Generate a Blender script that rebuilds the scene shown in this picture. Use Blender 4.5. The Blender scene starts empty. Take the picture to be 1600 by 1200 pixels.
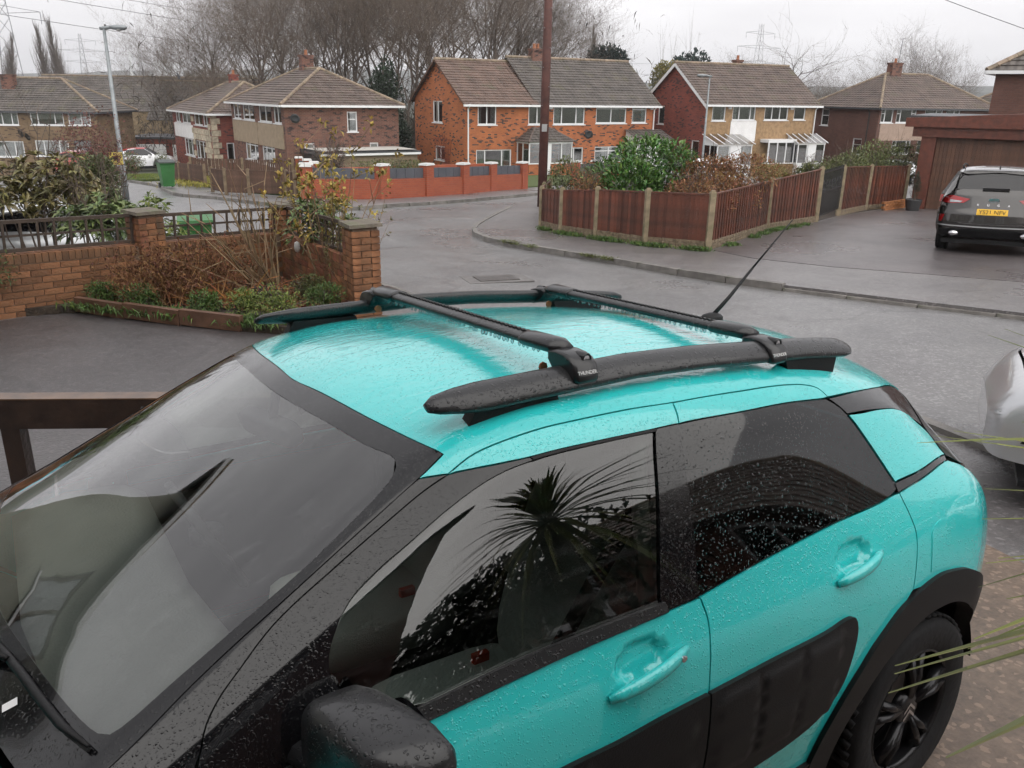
import bpy, bmesh, math, random
import numpy as np
from mathutils import Vector, Matrix
from mathutils.geometry import delaunay_2d_cdt
R_=math.radians
scene=bpy.context.scene
COL=scene.collection
# ---------------------------------------------------------------- camera, sky, sun, exposure
PITCH,ROLL,CAMZ,SLOPE=R_(19.3),R_(1.0),2.0,.056
cd=bpy.data.cameras.new('camera');cam=bpy.data.objects.new('camera',cd);COL.objects.link(cam)
_d=Vector((0,math.cos(PITCH),-math.sin(PITCH)));_r=Vector((1,0,0));_u=_r.cross(_d)
_r2=_r*math.cos(ROLL)+_u*math.sin(ROLL);_u2=-_r*math.sin(ROLL)+_u*math.cos(ROLL)
_m=Matrix(((_r2.x,_u2.x,-_d.x),(_r2.y,_u2.y,-_d.y),(_r2.z,_u2.z,-_d.z))).to_4x4();_m.translation=(0,0,CAMZ)
cam.matrix_world=_m
cd.sensor_fit='HORIZONTAL';cd.sensor_width=36;cd.lens=36*1300/1600;cd.clip_start=.02;cd.clip_end=9000
scene.camera=cam
w=bpy.data.worlds.new('World');scene.world=w;w.use_nodes=True
nt=w.node_tree;N=nt.nodes;Lk=nt.links
for n in list(N):N.remove(n)
out=N.new('ShaderNodeOutputWorld');bg=N.new('ShaderNodeBackground');bg.inputs[1].default_value=.1
sky=N.new('ShaderNodeTexSky');sky.sky_type='NISHITA';sky.sun_disc=False
SUN_EL,SUN_AZ=42,150       # soft light from behind the camera, a little to the right
sky.sun_elevation=R_(SUN_EL);sky.sun_rotation=R_(SUN_AZ);sky.dust_density=4;sky.air_density=1.5;sky.ozone_density=1
hs=N.new('ShaderNodeHueSaturation');hs.inputs['Saturation'].default_value=.12;hs.inputs['Value'].default_value=.55
tc=N.new('ShaderNodeTexCoord');mp=N.new('ShaderNodeMapping');mp.inputs['Scale'].default_value=(1.0,1.0,4.5)
no=N.new('ShaderNodeTexNoise');no.inputs['Scale'].default_value=1.6;no.inputs['Detail'].default_value=6;no.inputs['Roughness'].default_value=.5
cr=N.new('ShaderNodeValToRGB');cr.color_ramp.elements[0].position=.32;cr.color_ramp.elements[0].color=(3.9,3.82,3.98,1);cr.color_ramp.elements[1].position=.68;cr.color_ramp.elements[1].color=(5.75,5.66,5.78,1)
mx=N.new('ShaderNodeMixRGB');mx.inputs[0].default_value=.82
Lk.new(tc.outputs['Generated'],mp.inputs[0]);Lk.new(mp.outputs[0],no.inputs['Vector']);Lk.new(no.outputs['Fac'],cr.inputs[0])
Lk.new(sky.outputs[0],hs.inputs['Color']);Lk.new(hs.outputs[0],mx.inputs[1]);Lk.new(cr.outputs[0],mx.inputs[2]);Lk.new(mx.outputs[0],bg.inputs[0]);Lk.new(bg.outputs[0],out.inputs[0])
sl=bpy.data.lights.new('sun','SUN');so=bpy.data.objects.new('sun',sl);COL.objects.link(so)
sl.energy=1.5;sl.angle=R_(120);sl.color=(1,.96,.9)
_az=R_(SUN_AZ);_el=R_(SUN_EL);sd=Vector((math.sin(_az)*math.cos(_el),math.cos(_az)*math.cos(_el),math.sin(_el)))
so.rotation_euler=sd.to_track_quat('Z','Y').to_euler()
vs=scene.view_settings;vs.view_transform='Standard';vs.look='None';vs.exposure=1.2;vs.gamma=1;vs.use_curve_mapping=False
scene.render.engine='CYCLES'
try: scene.cycles.max_bounces=5;scene.cycles.diffuse_bounces=2;scene.cycles.glossy_bounces=3;scene.cycles.transmission_bounces=3;scene.cycles.transparent_max_bounces=10;scene.cycles.volume_bounces=0;scene.cycles.use_adaptive_sampling=True;scene.cycles.adaptive_threshold=.03;scene.cycles.caustics_reflective=False;scene.cycles.caustics_refractive=False
except Exception: pass
# ---------------------------------------------------------------- helpers
def gz(x,y):
    "ground height"
    yy=y if y<62 else 62+(y-62)*.45 if y<120 else 88.1+(y-120)*.12
    z=-SLOPE*max(yy,-60)
    if x<-16: z-=min(.05*(-16-x),1.1)*min(max((y-38)/20,0),1)
    d=-.785*(x+3.35)+.62*(y-12.2)      # the side street drops behind the garden wall
    if d>.2 and x<-3.6 and y<27:z-=.5*min((d-.2)/1.,1)*min((-3.6-x)/1.5,1)*(1-min(max((y-20)/7,0),1))
    return z
MATS={}
def nodes(m):
    m.use_nodes=True;t=m.node_tree;b=t.nodes.get('Principled BSDF');return t,t.nodes,t.links,b
def mat(name,col,rough=.6,var=.25,scale=3.,metal=0.,bump=0.,bscale=40.,coat=0.,spec=.5,detail=5,island=0.,coord='Object',spots=None):
    "principled with noise-broken colour; island: colour jitter per loose piece"
    if name in MATS:return MATS[name]
    m=bpy.data.materials.new(name);t,n,l,b=nodes(m)
    b.inputs['Roughness'].default_value=rough;b.inputs['Metallic'].default_value=metal;b.inputs['Specular IOR Level'].default_value=spec
    b.inputs['Coat Weight'].default_value=coat;b.inputs['Coat Roughness'].default_value=.04
    tc=n.new('ShaderNodeTexCoord');no=n.new('ShaderNodeTexNoise');no.inputs['Scale'].default_value=scale;no.inputs['Detail'].default_value=detail
    l.new(tc.outputs[coord],no.inputs['Vector'])
    r=n.new('ShaderNodeValToRGB');c=Vector(col[:3])
    lo=c*(1-var);hi=c*(1+var)
    r.color_ramp.elements[0].position=.3;r.color_ramp.elements[1].position=.7
    r.color_ramp.elements[0].color=(*lo,1);r.color_ramp.elements[1].color=(*[min(v,1) for v in hi],1)
    l.new(no.outputs['Fac'],r.inputs[0]);last=r.outputs[0]
    if spots:
        c2,sc2,lo2,hi2=spots
        n2=n.new('ShaderNodeTexNoise');n2.inputs['Scale'].default_value=sc2;n2.inputs['Detail'].default_value=4;l.new(tc.outputs[coord],n2.inputs['Vector'])
        rr=n.new('ShaderNodeMapRange');rr.inputs[1].default_value=lo2;rr.inputs[2].default_value=hi2;l.new(n2.outputs['Fac'],rr.inputs[0])
        mm=n.new('ShaderNodeMixRGB');l.new(rr.outputs[0],mm.inputs[0]);l.new(last,mm.inputs[1]);mm.inputs[2].default_value=(*c2,1);last=mm.outputs[0]
    if island:
        g=n.new('ShaderNodeNewGeometry');oi=n.new('ShaderNodeObjectInfo');ad=n.new('ShaderNodeMath');ad.operation='ADD';l.new(g.outputs['Random Per Island'],ad.inputs[0]);l.new(oi.outputs['Random'],ad.inputs[1])
        fr=n.new('ShaderNodeMath');fr.operation='FRACT';l.new(ad.outputs[0],fr.inputs[0])
        mr=n.new('ShaderNodeMapRange');mr.inputs[3].default_value=1-island;mr.inputs[4].default_value=1+island;l.new(fr.outputs[0],mr.inputs[0])
        h=n.new('ShaderNodeHueSaturation');l.new(mr.outputs[0],h.inputs['Value']);l.new(last,h.inputs['Color'])
        m2=n.new('ShaderNodeMapRange');m2.inputs[3].default_value=.5-island*.06;m2.inputs[4].default_value=.5+island*.06;l.new(g.outputs['Random Per Island'],m2.inputs[0]);l.new(m2.outputs[0],h.inputs['Hue'])
        last=h.outputs[0]
    l.new(last,b.inputs['Base Color'])
    if bump:
        n3=n.new('ShaderNodeTexNoise');n3.inputs['Scale'].default_value=bscale;n3.inputs['Detail'].default_value=6;l.new(tc.outputs[coord],n3.inputs['Vector'])
        bp=n.new('ShaderNodeBump');bp.inputs['Strength'].default_value=bump;bp.inputs['Distance'].default_value=.02;l.new(n3.outputs['Fac'],bp.inputs['Height']);l.new(bp.outputs[0],b.inputs['Normal'])
    MATS[name]=m;return m
def brickmat(name,c1,c2,mortar,rough=.8,msize=.008,dark=None,stain=.2):
    if name in MATS:return MATS[name]
    m=bpy.data.materials.new(name);t,n,l,b=nodes(m);b.inputs['Roughness'].default_value=rough
    tc=n.new('ShaderNodeTexCoord');br=n.new('ShaderNodeTexBrick')
    br.inputs['Color1'].default_value=(*c1,1);br.inputs['Color2'].default_value=(*c2,1);br.inputs['Mortar'].default_value=(*mortar,1)
    br.inputs['Scale'].default_value=1;br.inputs['Mortar Size'].default_value=msize;br.inputs['Brick Width'].default_value=.225;br.inputs['Row Height'].default_value=.075;br.inputs['Bias'].default_value=-.1
    l.new(tc.outputs['UV'],br.inputs['Vector'])
    no=n.new('ShaderNodeTexNoise');no.inputs['Scale'].default_value=.9;no.inputs['Detail'].default_value=8;no.inputs['Roughness'].default_value=.65;l.new(tc.outputs['UV'],no.inputs['Vector'])
    mr=n.new('ShaderNodeMapRange');mr.inputs[1].default_value=.3;mr.inputs[2].default_value=.7;mr.inputs[3].default_value=1-stain;mr.inputs[4].default_value=1+stain;l.new(no.outputs['Fac'],mr.inputs[0])
    last=br.outputs['Color']
    if dark:   # scattered burnt bricks
        b2=n.new('ShaderNodeTexBrick');b2.inputs['Color1'].default_value=(0,0,0,1);b2.inputs['Color2'].default_value=(1,1,1,1);b2.inputs['Mortar'].default_value=(0,0,0,1)
        for k,v in (('Scale',1),('Mortar Size',.0),('Brick Width',.225),('Row Height',.075),('Bias',0.)):b2.inputs[k].default_value=v
        l.new(tc.outputs['UV'],b2.inputs['Vector'])
        r2=n.new('ShaderNodeMapRange');r2.inputs[1].default_value=.80;r2.inputs[2].default_value=.88;l.new(b2.outputs['Color'],r2.inputs[0])
        mm=n.new('ShaderNodeMixRGB');l.new(r2.outputs[0],mm.inputs[0]);l.new(last,mm.inputs[1]);mm.inputs[2].default_value=(*dark,1);last=mm.outputs[0]
    h=n.new('ShaderNodeHueSaturation');l.new(last,h.inputs['Color']);l.new(mr.outputs[0],h.inputs['Value']);l.new(h.outputs[0],b.inputs['Base Color'])
    bp=n.new('ShaderNodeBump');bp.inputs['Strength'].default_value=.5;bp.inputs['Distance'].default_value=.01;bp.invert=True;l.new(br.outputs['Fac'],bp.inputs['Height']);l.new(bp.outputs[0],b.inputs['Normal'])
    MATS[name]=m;return m
def glassmat(name,tint=(.8,.85,.83),refl=.06,rough=.02,drops=0.,k=1.9,haze=0.,smear=0.):
    "clear pane: tinted see-through plus a fresnel mirror; drops: beads of rain as relief"
    if name in MATS:return MATS[name]
    m=bpy.data.materials.new(name);m.use_nodes=True;t=m.node_tree;n=t.nodes;l=t.links
    for q in list(n):n.remove(q)
    o=n.new('ShaderNodeOutputMaterial');tr=n.new('ShaderNodeBsdfTransparent');tr.inputs[0].default_value=(*tint,1)
    gl=n.new('ShaderNodeBsdfGlossy');gl.inputs['Roughness'].default_value=rough
    fr=n.new('ShaderNodeFresnel');fr.inputs['IOR'].default_value=1.5
    mx=n.new('ShaderNodeMixShader');md=n.new('ShaderNodeMath');md.operation='MULTIPLY_ADD';md.inputs[1].default_value=k;md.inputs[2].default_value=refl;md.use_clamp=True
    l.new(fr.outputs[0],md.inputs[0]);l.new(md.outputs[0],mx.inputs[0]);l.new(tr.outputs[0],mx.inputs[1]);l.new(gl.outputs[0],mx.inputs[2])
    last=mx.outputs[0]
    if drops:
        hgt=dropnet(n,l,drops);bp=n.new('ShaderNodeBump');bp.inputs['Strength'].default_value=.9;bp.inputs['Distance'].default_value=.002;l.new(hgt,bp.inputs['Height'])
        l.new(bp.outputs[0],gl.inputs['Normal']);l.new(bp.outputs[0],fr.inputs['Normal'])
        if haze:
            df=n.new('ShaderNodeBsdfDiffuse');df.inputs[0].default_value=(.5,.52,.52,1);m3=n.new('ShaderNodeMixShader')
            q=n.new('ShaderNodeMath');q.operation='MULTIPLY';q.inputs[1].default_value=haze;l.new(hgt,q.inputs[0]);l.new(q.outputs[0],m3.inputs[0]);l.new(last,m3.inputs[1]);l.new(df.outputs[0],m3.inputs[2]);last=m3.outputs[0]
    if smear:   # wiper smears and dried runs
        tc=n.new('ShaderNodeTexCoord');acc=None
        for sc,lo,hi,am in (((5,34,34),.55,.78,1.),((60,190,60),.62,.72,.8)):
            mp=n.new('ShaderNodeMapping');mp.inputs['Scale'].default_value=sc;mp.inputs['Rotation'].default_value=(0,0,.5);nz=n.new('ShaderNodeTexNoise');nz.inputs['Scale'].default_value=1;nz.inputs['Detail'].default_value=5;l.new(tc.outputs['Object'],mp.inputs[0]);l.new(mp.outputs[0],nz.inputs['Vector'])
            r=n.new('ShaderNodeMapRange');r.inputs[1].default_value=lo;r.inputs[2].default_value=hi;r.inputs[4].default_value=am*smear;l.new(nz.outputs['Fac'],r.inputs[0])
            if acc is None:acc=r.outputs[0]
            else:
                a=n.new('ShaderNodeMath');a.operation='ADD';l.new(acc,a.inputs[0]);l.new(r.outputs[0],a.inputs[1]);acc=a.outputs[0]
        df=n.new('ShaderNodeBsdfDiffuse');df.inputs[0].default_value=(.62,.64,.64,1);m3=n.new('ShaderNodeMixShader');l.new(acc,m3.inputs[0]);l.new(last,m3.inputs[1]);l.new(df.outputs[0],m3.inputs[2]);last=m3.outputs[0]
    l.new(last,o.inputs[0]);MATS[name]=m;return m
def dropnet(n,l,dens,sc=(115,210)):
    "rain beads: rounded caps on random voronoi cells, two sizes"
    tc=n.new('ShaderNodeTexCoord');nz=n.new('ShaderNodeTexNoise');nz.inputs['Scale'].default_value=60;l.new(tc.outputs['Object'],nz.inputs['Vector'])
    mxv=n.new('ShaderNodeMixRGB');mxv.blend_type='ADD';mxv.inputs[0].default_value=.012;l.new(tc.outputs['Object'],mxv.inputs[1]);l.new(nz.outputs['Color'],mxv.inputs[2])
    acc=None
    for s,rad,th in ((sc[0],.42,1-dens*.75),(sc[1],.40,1-dens)):
        v=n.new('ShaderNodeTexVoronoi');v.inputs['Scale'].default_value=s;l.new(mxv.outputs[0],v.inputs['Vector'])
        sp=n.new('ShaderNodeSeparateColor');l.new(v.outputs['Color'],sp.inputs[0])
        # radius varies per cell
        rr=n.new('ShaderNodeMath');rr.operation='MULTIPLY_ADD';rr.inputs[1].default_value=rad*.55;rr.inputs[2].default_value=rad*.45;l.new(sp.outputs[1],rr.inputs[0])
        dv=n.new('ShaderNodeMath');dv.operation='DIVIDE';l.new(v.outputs['Distance'],dv.inputs[0]);l.new(rr.outputs[0],dv.inputs[1])
        sq=n.new('ShaderNodeMath');sq.operation='POWER';sq.inputs[1].default_value=2;l.new(dv.outputs[0],sq.inputs[0])
        om=n.new('ShaderNodeMath');om.operation='SUBTRACT';om.inputs[0].default_value=1;om.use_clamp=True;l.new(sq.outputs[0],om.inputs[1])
        st=n.new('ShaderNodeMath');st.operation='SQRT';l.new(om.outputs[0],st.inputs[0])
        g=n.new('ShaderNodeMath');g.operation='GREATER_THAN';g.inputs[1].default_value=th;l.new(sp.outputs[0],g.inputs[0])
        k=n.new('ShaderNodeMath');k.operation='MULTIPLY';l.new(st.outputs[0],k.inputs[0]);l.new(g.outputs[0],k.inputs[1])
        k2=n.new('ShaderNodeMath');k2.operation='MULTIPLY';k2.inputs[1].default_value=80/s;l.new(k.outputs[0],k2.inputs[0])
        if acc is None:acc=k2.outputs[0]
        else:
            a=n.new('ShaderNodeMath');a.operation='MAXIMUM';l.new(acc,a.inputs[0]);l.new(k2.outputs[0],a.inputs[1]);acc=a.outputs[0]
    return acc
def wetmat(name,col,rough=.3,coat=1.,drops=.5,strength=.7,metal=0.,sc=(115,210),ripple=0.,spec=.5):
    if name in MATS:return MATS[name]
    m=bpy.data.materials.new(name);t,n,l,b=nodes(m)
    b.inputs['Base Color'].default_value=(*col,1);b.inputs['Roughness'].default_value=rough;b.inputs['Metallic'].default_value=metal
    b.inputs['Coat Weight'].default_value=coat;b.inputs['Coat Roughness'].default_value=.03;b.inputs['Specular IOR Level'].default_value=spec
    hgt=dropnet(n,l,drops,sc)
    if ripple:
        tc=n.new('ShaderNodeTexCoord');mp=n.new('ShaderNodeMapping');mp.inputs['Scale'].default_value=(9,22,9);no=n.new('ShaderNodeTexNoise');no.inputs['Scale'].default_value=1.;no.inputs['Detail'].default_value=7;no.inputs['Distortion'].default_value=1.2
        l.new(tc.outputs['Object'],mp.inputs[0]);l.new(mp.outputs[0],no.inputs['Vector'])
        q=n.new('ShaderNodeMath');q.operation='MULTIPLY_ADD';q.inputs[1].default_value=ripple;l.new(no.outputs['Fac'],q.inputs[0]);l.new(hgt,q.inputs[2]);hgt=q.outputs[0]
    bp=n.new('ShaderNodeBump');bp.inputs['Strength'].default_value=strength;bp.inputs['Distance'].default_value=.002;l.new(hgt,bp.inputs['Height'])
    l.new(bp.outputs[0],b.inputs['Normal']);l.new(bp.outputs[0],b.inputs['Coat Normal'])
    MATS[name]=m;return m
class MB:
    "collects faces; build() makes ONE mesh object, with box-mapped UVs in metres"
    def __init__(s):s.v=[];s.f=[];s.uv={}
    def face(s,pts,uv=None):
        i=len(s.v);s.v+=[tuple(p) for p in pts];s.f.append(list(range(i,i+len(pts))))
        if uv:s.uv[len(s.f)-1]=uv
        return s
    def box(s,c,d,rz=0,rot=None,taper=1.):
        hx,hy,hz=d[0]/2,d[1]/2,d[2]/2;M=rot if rot is not None else Matrix.Rotation(rz,3,'Z')
        P=[]
        for z in (-1,1):
            k=taper if z>0 else 1
            for x,y in ((-1,-1),(1,-1),(1,1),(-1,1)):
                P.append(tuple(Vector(c)+M@Vector((x*hx*k,y*hy*k,z*hz))))
        i=len(s.v);s.v+=P
        for q in ((3,2,1,0),(4,5,6,7),(0,1,5,4),(1,2,6,5),(2,3,7,6),(3,0,4,7)):s.f.append([i+k for k in q])
        return s
    def span(s,x0,x1,y0,y1,z0,z1):
        return s.box(((x0+x1)/2,(y0+y1)/2,(z0+z1)/2),(x1-x0,y1-y0,z1-z0))
    def tube(s,pts,r,n=6,cap=True,flat=None,tilt=0.):
        "sweep; r number or list; flat=(a,b) ellipse factors"
        pts=[Vector(p) for p in pts];m=len(pts)
        rs=r if isinstance(r,(list,tuple)) else [r]*m
        i0=len(s.v);up=None
        for k,p in enumerate(pts):
            d=(pts[min(k+1,m-1)]-pts[max(k-1,0)])
            if d.length<1e-9:d=Vector((0,0,1))
            d.normalize()
            if up is None:up=Vector((0,0,1)) if abs(d.z)<.9 else Vector((1,0,0))
            a=d.cross(up)
            if a.length<1e-6:a=d.cross(Vector((0,1,0)))
            a.normalize();b=a.cross(d).normalized()
            fa,fb=flat if flat else (1,1)
            for j in range(n):
                t=2*math.pi*j/n;ca,cb=math.cos(t)*rs[k]*fa,math.sin(t)*rs[k]*fb;s.v.append(tuple(p+a*(ca*math.cos(tilt)-cb*math.sin(tilt))+b*(ca*math.sin(tilt)+cb*math.cos(tilt))))
        for k in range(m-1):
            for j in range(n):
                a=i0+k*n+j;b=i0+k*n+(j+1)%n;s.f.append([a,b,b+n,a+n])
        if cap:
            s.f.append([i0+j for j in range(n)][::-1]);e=i0+(m-1)*n;s.f.append([e+j for j in range(n)])
        return s
    def lathe(s,prof,c=(0,0,0),n=16,axis='Z',cap=True):
        i0=len(s.v);c=Vector(c)
        for r,h in prof:
            for j in range(n):
                t=2*math.pi*j/n;a,b=r*math.cos(t),r*math.sin(t)
                s.v.append(tuple(c+(Vector((a,b,h)) if axis=='Z' else Vector((a,h,b)) if axis=='Y' else Vector((h,a,b)))))
        for k in range(len(prof)-1):
            for j in range(n):
                a=i0+k*n+j;b=i0+k*n+(j+1)%n
                q=[a,b,b+n,a+n];s.f.append(q if axis!='Y' else q[::-1])
        if cap:
            f1=[i0+j for j in range(n)];f2=[i0+(len(prof)-1)*n+j for j in range(n)]
            s.f.append(f1[::-1] if axis!='Y' else f1);s.f.append(f2 if axis!='Y' else f2[::-1])
        return s
    def prism(s,poly,z0,z1):
        "vertical prism over a plan polygon (ccw); z0,z1 numbers or functions of (x,y)"
        f0=z0 if callable(z0) else (lambda x,y:z0);f1=z1 if callable(z1) else (lambda x,y:z1)
        n=len(poly);i=len(s.v)
        s.v+=[(x,y,f0(x,y)) for x,y in poly]+[(x,y,f1(x,y)) for x,y in poly]
        s.f.append([i+k for k in range(n)][::-1]);s.f.append([i+n+k for k in range(n)])
        for k in range(n):
            a=i+k;b=i+(k+1)%n;s.f.append([a,b,b+n,a+n])
        return s
    def add(s,o):
        i=len(s.v);s.v+=o.v;k0=len(s.f);s.f+=[[a+i for a in f] for f in o.f]
        for k,u in o.uv.items():s.uv[k0+k]=u
        return s
    def mesh(s,name,m,smooth=False,uv=True):
        me=bpy.data.meshes.new(name);me.from_pydata(s.v,[],s.f)
        if m is not None:me.materials.append(m)
        if uv and len(s.f)<60000:
            ul=me.uv_layers.new(name='UVMap');co=ul.data
            for p in me.polygons:
                nn=p.normal;g=s.uv.get(p.index)
                for k,li in enumerate(p.loop_indices):
                    if g:co[li].uv=g[k];continue
                    x,y,z=s.v[me.loops[li].vertex_index]
                    if abs(nn.z)>.75:co[li].uv=(x,y)
                    elif abs(nn.x)>abs(nn.y):co[li].uv=(y,z)
                    else:co[li].uv=(x,z)
        if smooth:me.polygons.foreach_set('use_smooth',[True]*len(me.polygons))
        me.update();return me
    def build(s,name,m,parent=None,smooth=False,uv=True,loc=None):
        o=bpy.data.objects.new(name,s.mesh(name,m,smooth,uv));COL.objects.link(o)
        if parent is not None:o.parent=parent
        if loc:o.location=loc
        return o
def tag(o,label=None,cat=None,group=None,kind=None):
    if label:o['label']=label
    if cat:o['category']=cat
    if group:o['group']=group
    if kind:o['kind']=kind
    return o
def empty(name,loc,rz=0,label=None,cat=None,group=None):
    o=bpy.data.objects.new(name,None);COL.objects.link(o);o.location=loc;o.rotation_euler=(0,0,rz);o.empty_display_size=.2
    return tag(o,label,cat,group)
def link(name,me,parent,loc=(0,0,0),rot=None,scale=None):
    o=bpy.data.objects.new(name,me);COL.objects.link(o);o.parent=parent;o.location=loc
    if rot is not None:o.rotation_euler=rot
    if scale is not None:o.scale=scale
    return o
def copy_tree(o,parent=None):
    c=o.copy();COL.objects.link(c);c.parent=parent
    for ch in o.children:copy_tree(ch,c)
    return c
def text(name,s,size,m,parent,mtx,extrude=.001,align='CENTER'):
    cu=bpy.data.curves.new(name,'FONT');cu.body=s;cu.size=size;cu.extrude=extrude;cu.align_x=align;cu.align_y='CENTER'
    o=bpy.data.objects.new('tmp_text',cu);COL.objects.link(o);dg=bpy.context.evaluated_depsgraph_get()
    me=bpy.data.meshes.new_from_object(o.evaluated_get(dg));COL.objects.unlink(o);bpy.data.objects.remove(o)
    me.materials.clear();me.materials.append(m)
    q=bpy.data.objects.new(name,me);COL.objects.link(q);q.parent=parent;q.matrix_local=mtx;return q
# ---------------------------------------------------------------- car bodies: one smooth shell, panels trimmed out of it
ST_HATCH=[
(-.68,[(0,.82),(.30,.82),(.47,.82),(.54,.82),(.61,.815),(.67,.80),(.70,.75),(.715,.55),(.66,.30)]),
(-.60,[(0,1.02),(.30,1.01),(.50,1.00),(.58,.985),(.66,.95),(.73,.91),(.765,.84),(.775,.58),(.71,.26)]),
(-.50,[(0,1.20),(.28,1.19),(.50,1.15),(.58,1.11),(.665,1.06),(.77,.98),(.81,.88),(.82,.60),(.75,.24)]),
(-.37,[(0,1.345),(.28,1.325),(.50,1.27),(.565,1.22),(.645,1.15),(.80,1.00),(.843,.89),(.855,.62),(.79,.22)]),
(-.15,[(0,1.415),(.28,1.395),(.525,1.335),(.60,1.285),(.655,1.235),(.81,1.01),(.85,.89),(.865,.62),(.80,.22)]),
(.17,[(0,1.46),(.28,1.44),(.55,1.395),(.625,1.345),(.665,1.295),(.81,1.0),(.852,.88),(.868,.62),(.80,.22)]),
(.50,[(0,1.485),(.28,1.468),(.56,1.428),(.635,1.385),(.672,1.335),(.81,.99),(.852,.87),(.868,.62),(.80,.22)]),
(.82,[(0,1.492),(.28,1.476),(.565,1.44),(.638,1.40),(.675,1.352),(.81,.985),(.852,.86),(.868,.62),(.80,.22)]),
(1.15,[(0,1.48),(.28,1.465),(.565,1.432),(.640,1.39),(.68,1.34),(.81,.98),(.852,.85),(.868,.62),(.80,.22)]),
(1.36,[(0,1.458),(.28,1.443),(.572,1.402),(.642,1.362),(.69,1.305),(.81,.978),(.852,.845),(.868,.62),(.80,.22)]),
(1.47,[(0,1.43),(.28,1.415),(.585,1.362),(.645,1.325),(.697,1.27),(.81,.976),(.852,.84),(.867,.62),(.80,.22)]),
(1.60,[(0,1.365),(.28,1.352),(.604,1.295),(.658,1.258),(.712,1.21),(.81,.972),(.852,.84),(.866,.62),(.80,.22)]),
(1.85,[(0,1.235),(.30,1.222),(.645,1.155),(.695,1.125),(.742,1.09),(.812,.965),(.85,.83),(.862,.62),(.80,.22)]),
(2.10,[(0,1.11),(.30,1.095),(.685,1.02),(.73,.995),(.768,.97),(.812,.92),(.845,.80),(.855,.60),(.80,.22)]),
(2.32,[(0,1.00),(.35,.985),(.70,.93),(.74,.91),(.775,.885),(.81,.85),(.84,.76),(.85,.58),(.80,.22)]),
(2.7,[(0,.955),(.35,.945),(.66,.91),(.72,.885),(.77,.85),(.80,.80),(.825,.72),(.835,.55),(.79,.22)]),
(3.05,[(0,.88),(.35,.87),(.60,.84),(.66,.815),(.71,.78),(.74,.74),(.765,.67),(.775,.5),(.74,.22)]),
(3.25,[(0,.78),(.33,.77),(.52,.75),(.58,.73),(.62,.70),(.65,.67),(.67,.61),(.68,.48),(.66,.22)]),
(3.35,[(0,.64),(.3,.64),(.46,.63),(.51,.62),(.55,.60),(.58,.58),(.60,.54),(.60,.44),(.58,.24)]),
(3.40,[(0,.56),(.2,.56),(.32,.555),(.35,.55),(.38,.54),(.40,.53),(.41,.51),(.41,.42),(.39,.28)]),

]
class Surf:
    WS=np.array([0,.28,.57,.66,.73,1.09,1.22,1.46,1.87])
    def __init__(s,ST):
        s.X=np.array([a[0] for a in ST]);s.C=np.array([a[1] for a in ST],float)
        h=np.diff(s.X).reshape(-1,1,1);d=np.diff(s.C,axis=0)/h;m=np.zeros_like(s.C);a,b=d[:-1],d[1:]
        w1=2*h[1:]+h[:-1];w2=h[1:]+2*h[:-1]
        with np.errstate(all='ignore'):m[1:-1]=np.where(a*b>0,(w1+w2)/(w1/a+w2/b),0)
        m[0]=d[0];m[-1]=d[-1];s.M=m
    def ev(s,x,u):
        x=np.asarray(x,float);u=np.asarray(u,float);sg=np.where(u<0,-1.,1.);u=np.clip(np.abs(u),0,8)
        i=np.clip(np.searchsorted(s.X,x)-1,0,len(s.X)-2);h=(s.X[i+1]-s.X[i]);t=(x-s.X[i])/h
        h=h[:,None,None];t=t[:,None,None]
        c=(2*t**3-3*t**2+1)*s.C[i]+(t**3-2*t**2+t)*h*s.M[i]+(-2*t**3+3*t**2)*s.C[i+1]+(t**3-t**2)*h*s.M[i+1]
        e=np.concatenate([c[:,1:2]*[-1,1],c,2*c[:,-1:]-c[:,-2:-1]],1)
        k=np.clip(u.astype(int),0,7);r=np.arange(len(x))
        p0,p1,p2,p3=e[r,k],e[r,k+1],e[r,k+2],e[r,k+3]
        f=lambda q:np.sqrt(np.linalg.norm(q,axis=1))[:,None]+1e-6
        A,B,D=f(p1-p0),f(p2-p1),f(p3-p2)
        m0=B*((p1-p0)/A-(p2-p0)/(A+B)+(p2-p1)/B);m1=B*((p2-p1)/B-(p3-p1)/(B+D)+(p3-p2)/D)
        t=(u-k)[:,None];p=(2*t**3-3*t**2+1)*p1+(t**3-2*t**2+t)*m0+(-2*t**3+3*t**2)*p2+(t**3-t**2)*m1
        return np.stack([x,p[:,0]*sg,p[:,1]],1)
    def w(s,u):return np.sign(u)*np.interp(np.abs(u),np.arange(9),s.WS)
    def uw(s,w):return np.sign(w)*np.interp(np.abs(w),s.WS,np.arange(9))
    def pos(s,x,w,disp=None,off=0.):
        x=np.asarray(x,float);w=np.asarray(w,float);e=2e-3
        lo,hi=s.X[0]+1e-4,s.X[-1]-1e-4
        def base(x,w):
            return s.ev(np.clip(x,lo,hi),s.uw(w))
        p=base(x,w);xa=np.clip(x-e,lo,hi-2*e);n=np.cross(base(xa+2*e,w)-base(xa,w),base(x,w+e)-base(x,w-e))
        n/=np.linalg.norm(n,axis=1)[:,None]+1e-12
        n*=-1 if (n[:,2]*1+n[:,1]*np.sign(w)).mean()<0 else 1
        o=off
        if disp is not None:o=off+disp(x,s.uw(w))
        p2=p+n*np.reshape(o,(-1,1)) if np.ndim(o) else p+n*o
        return p2,n
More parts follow.
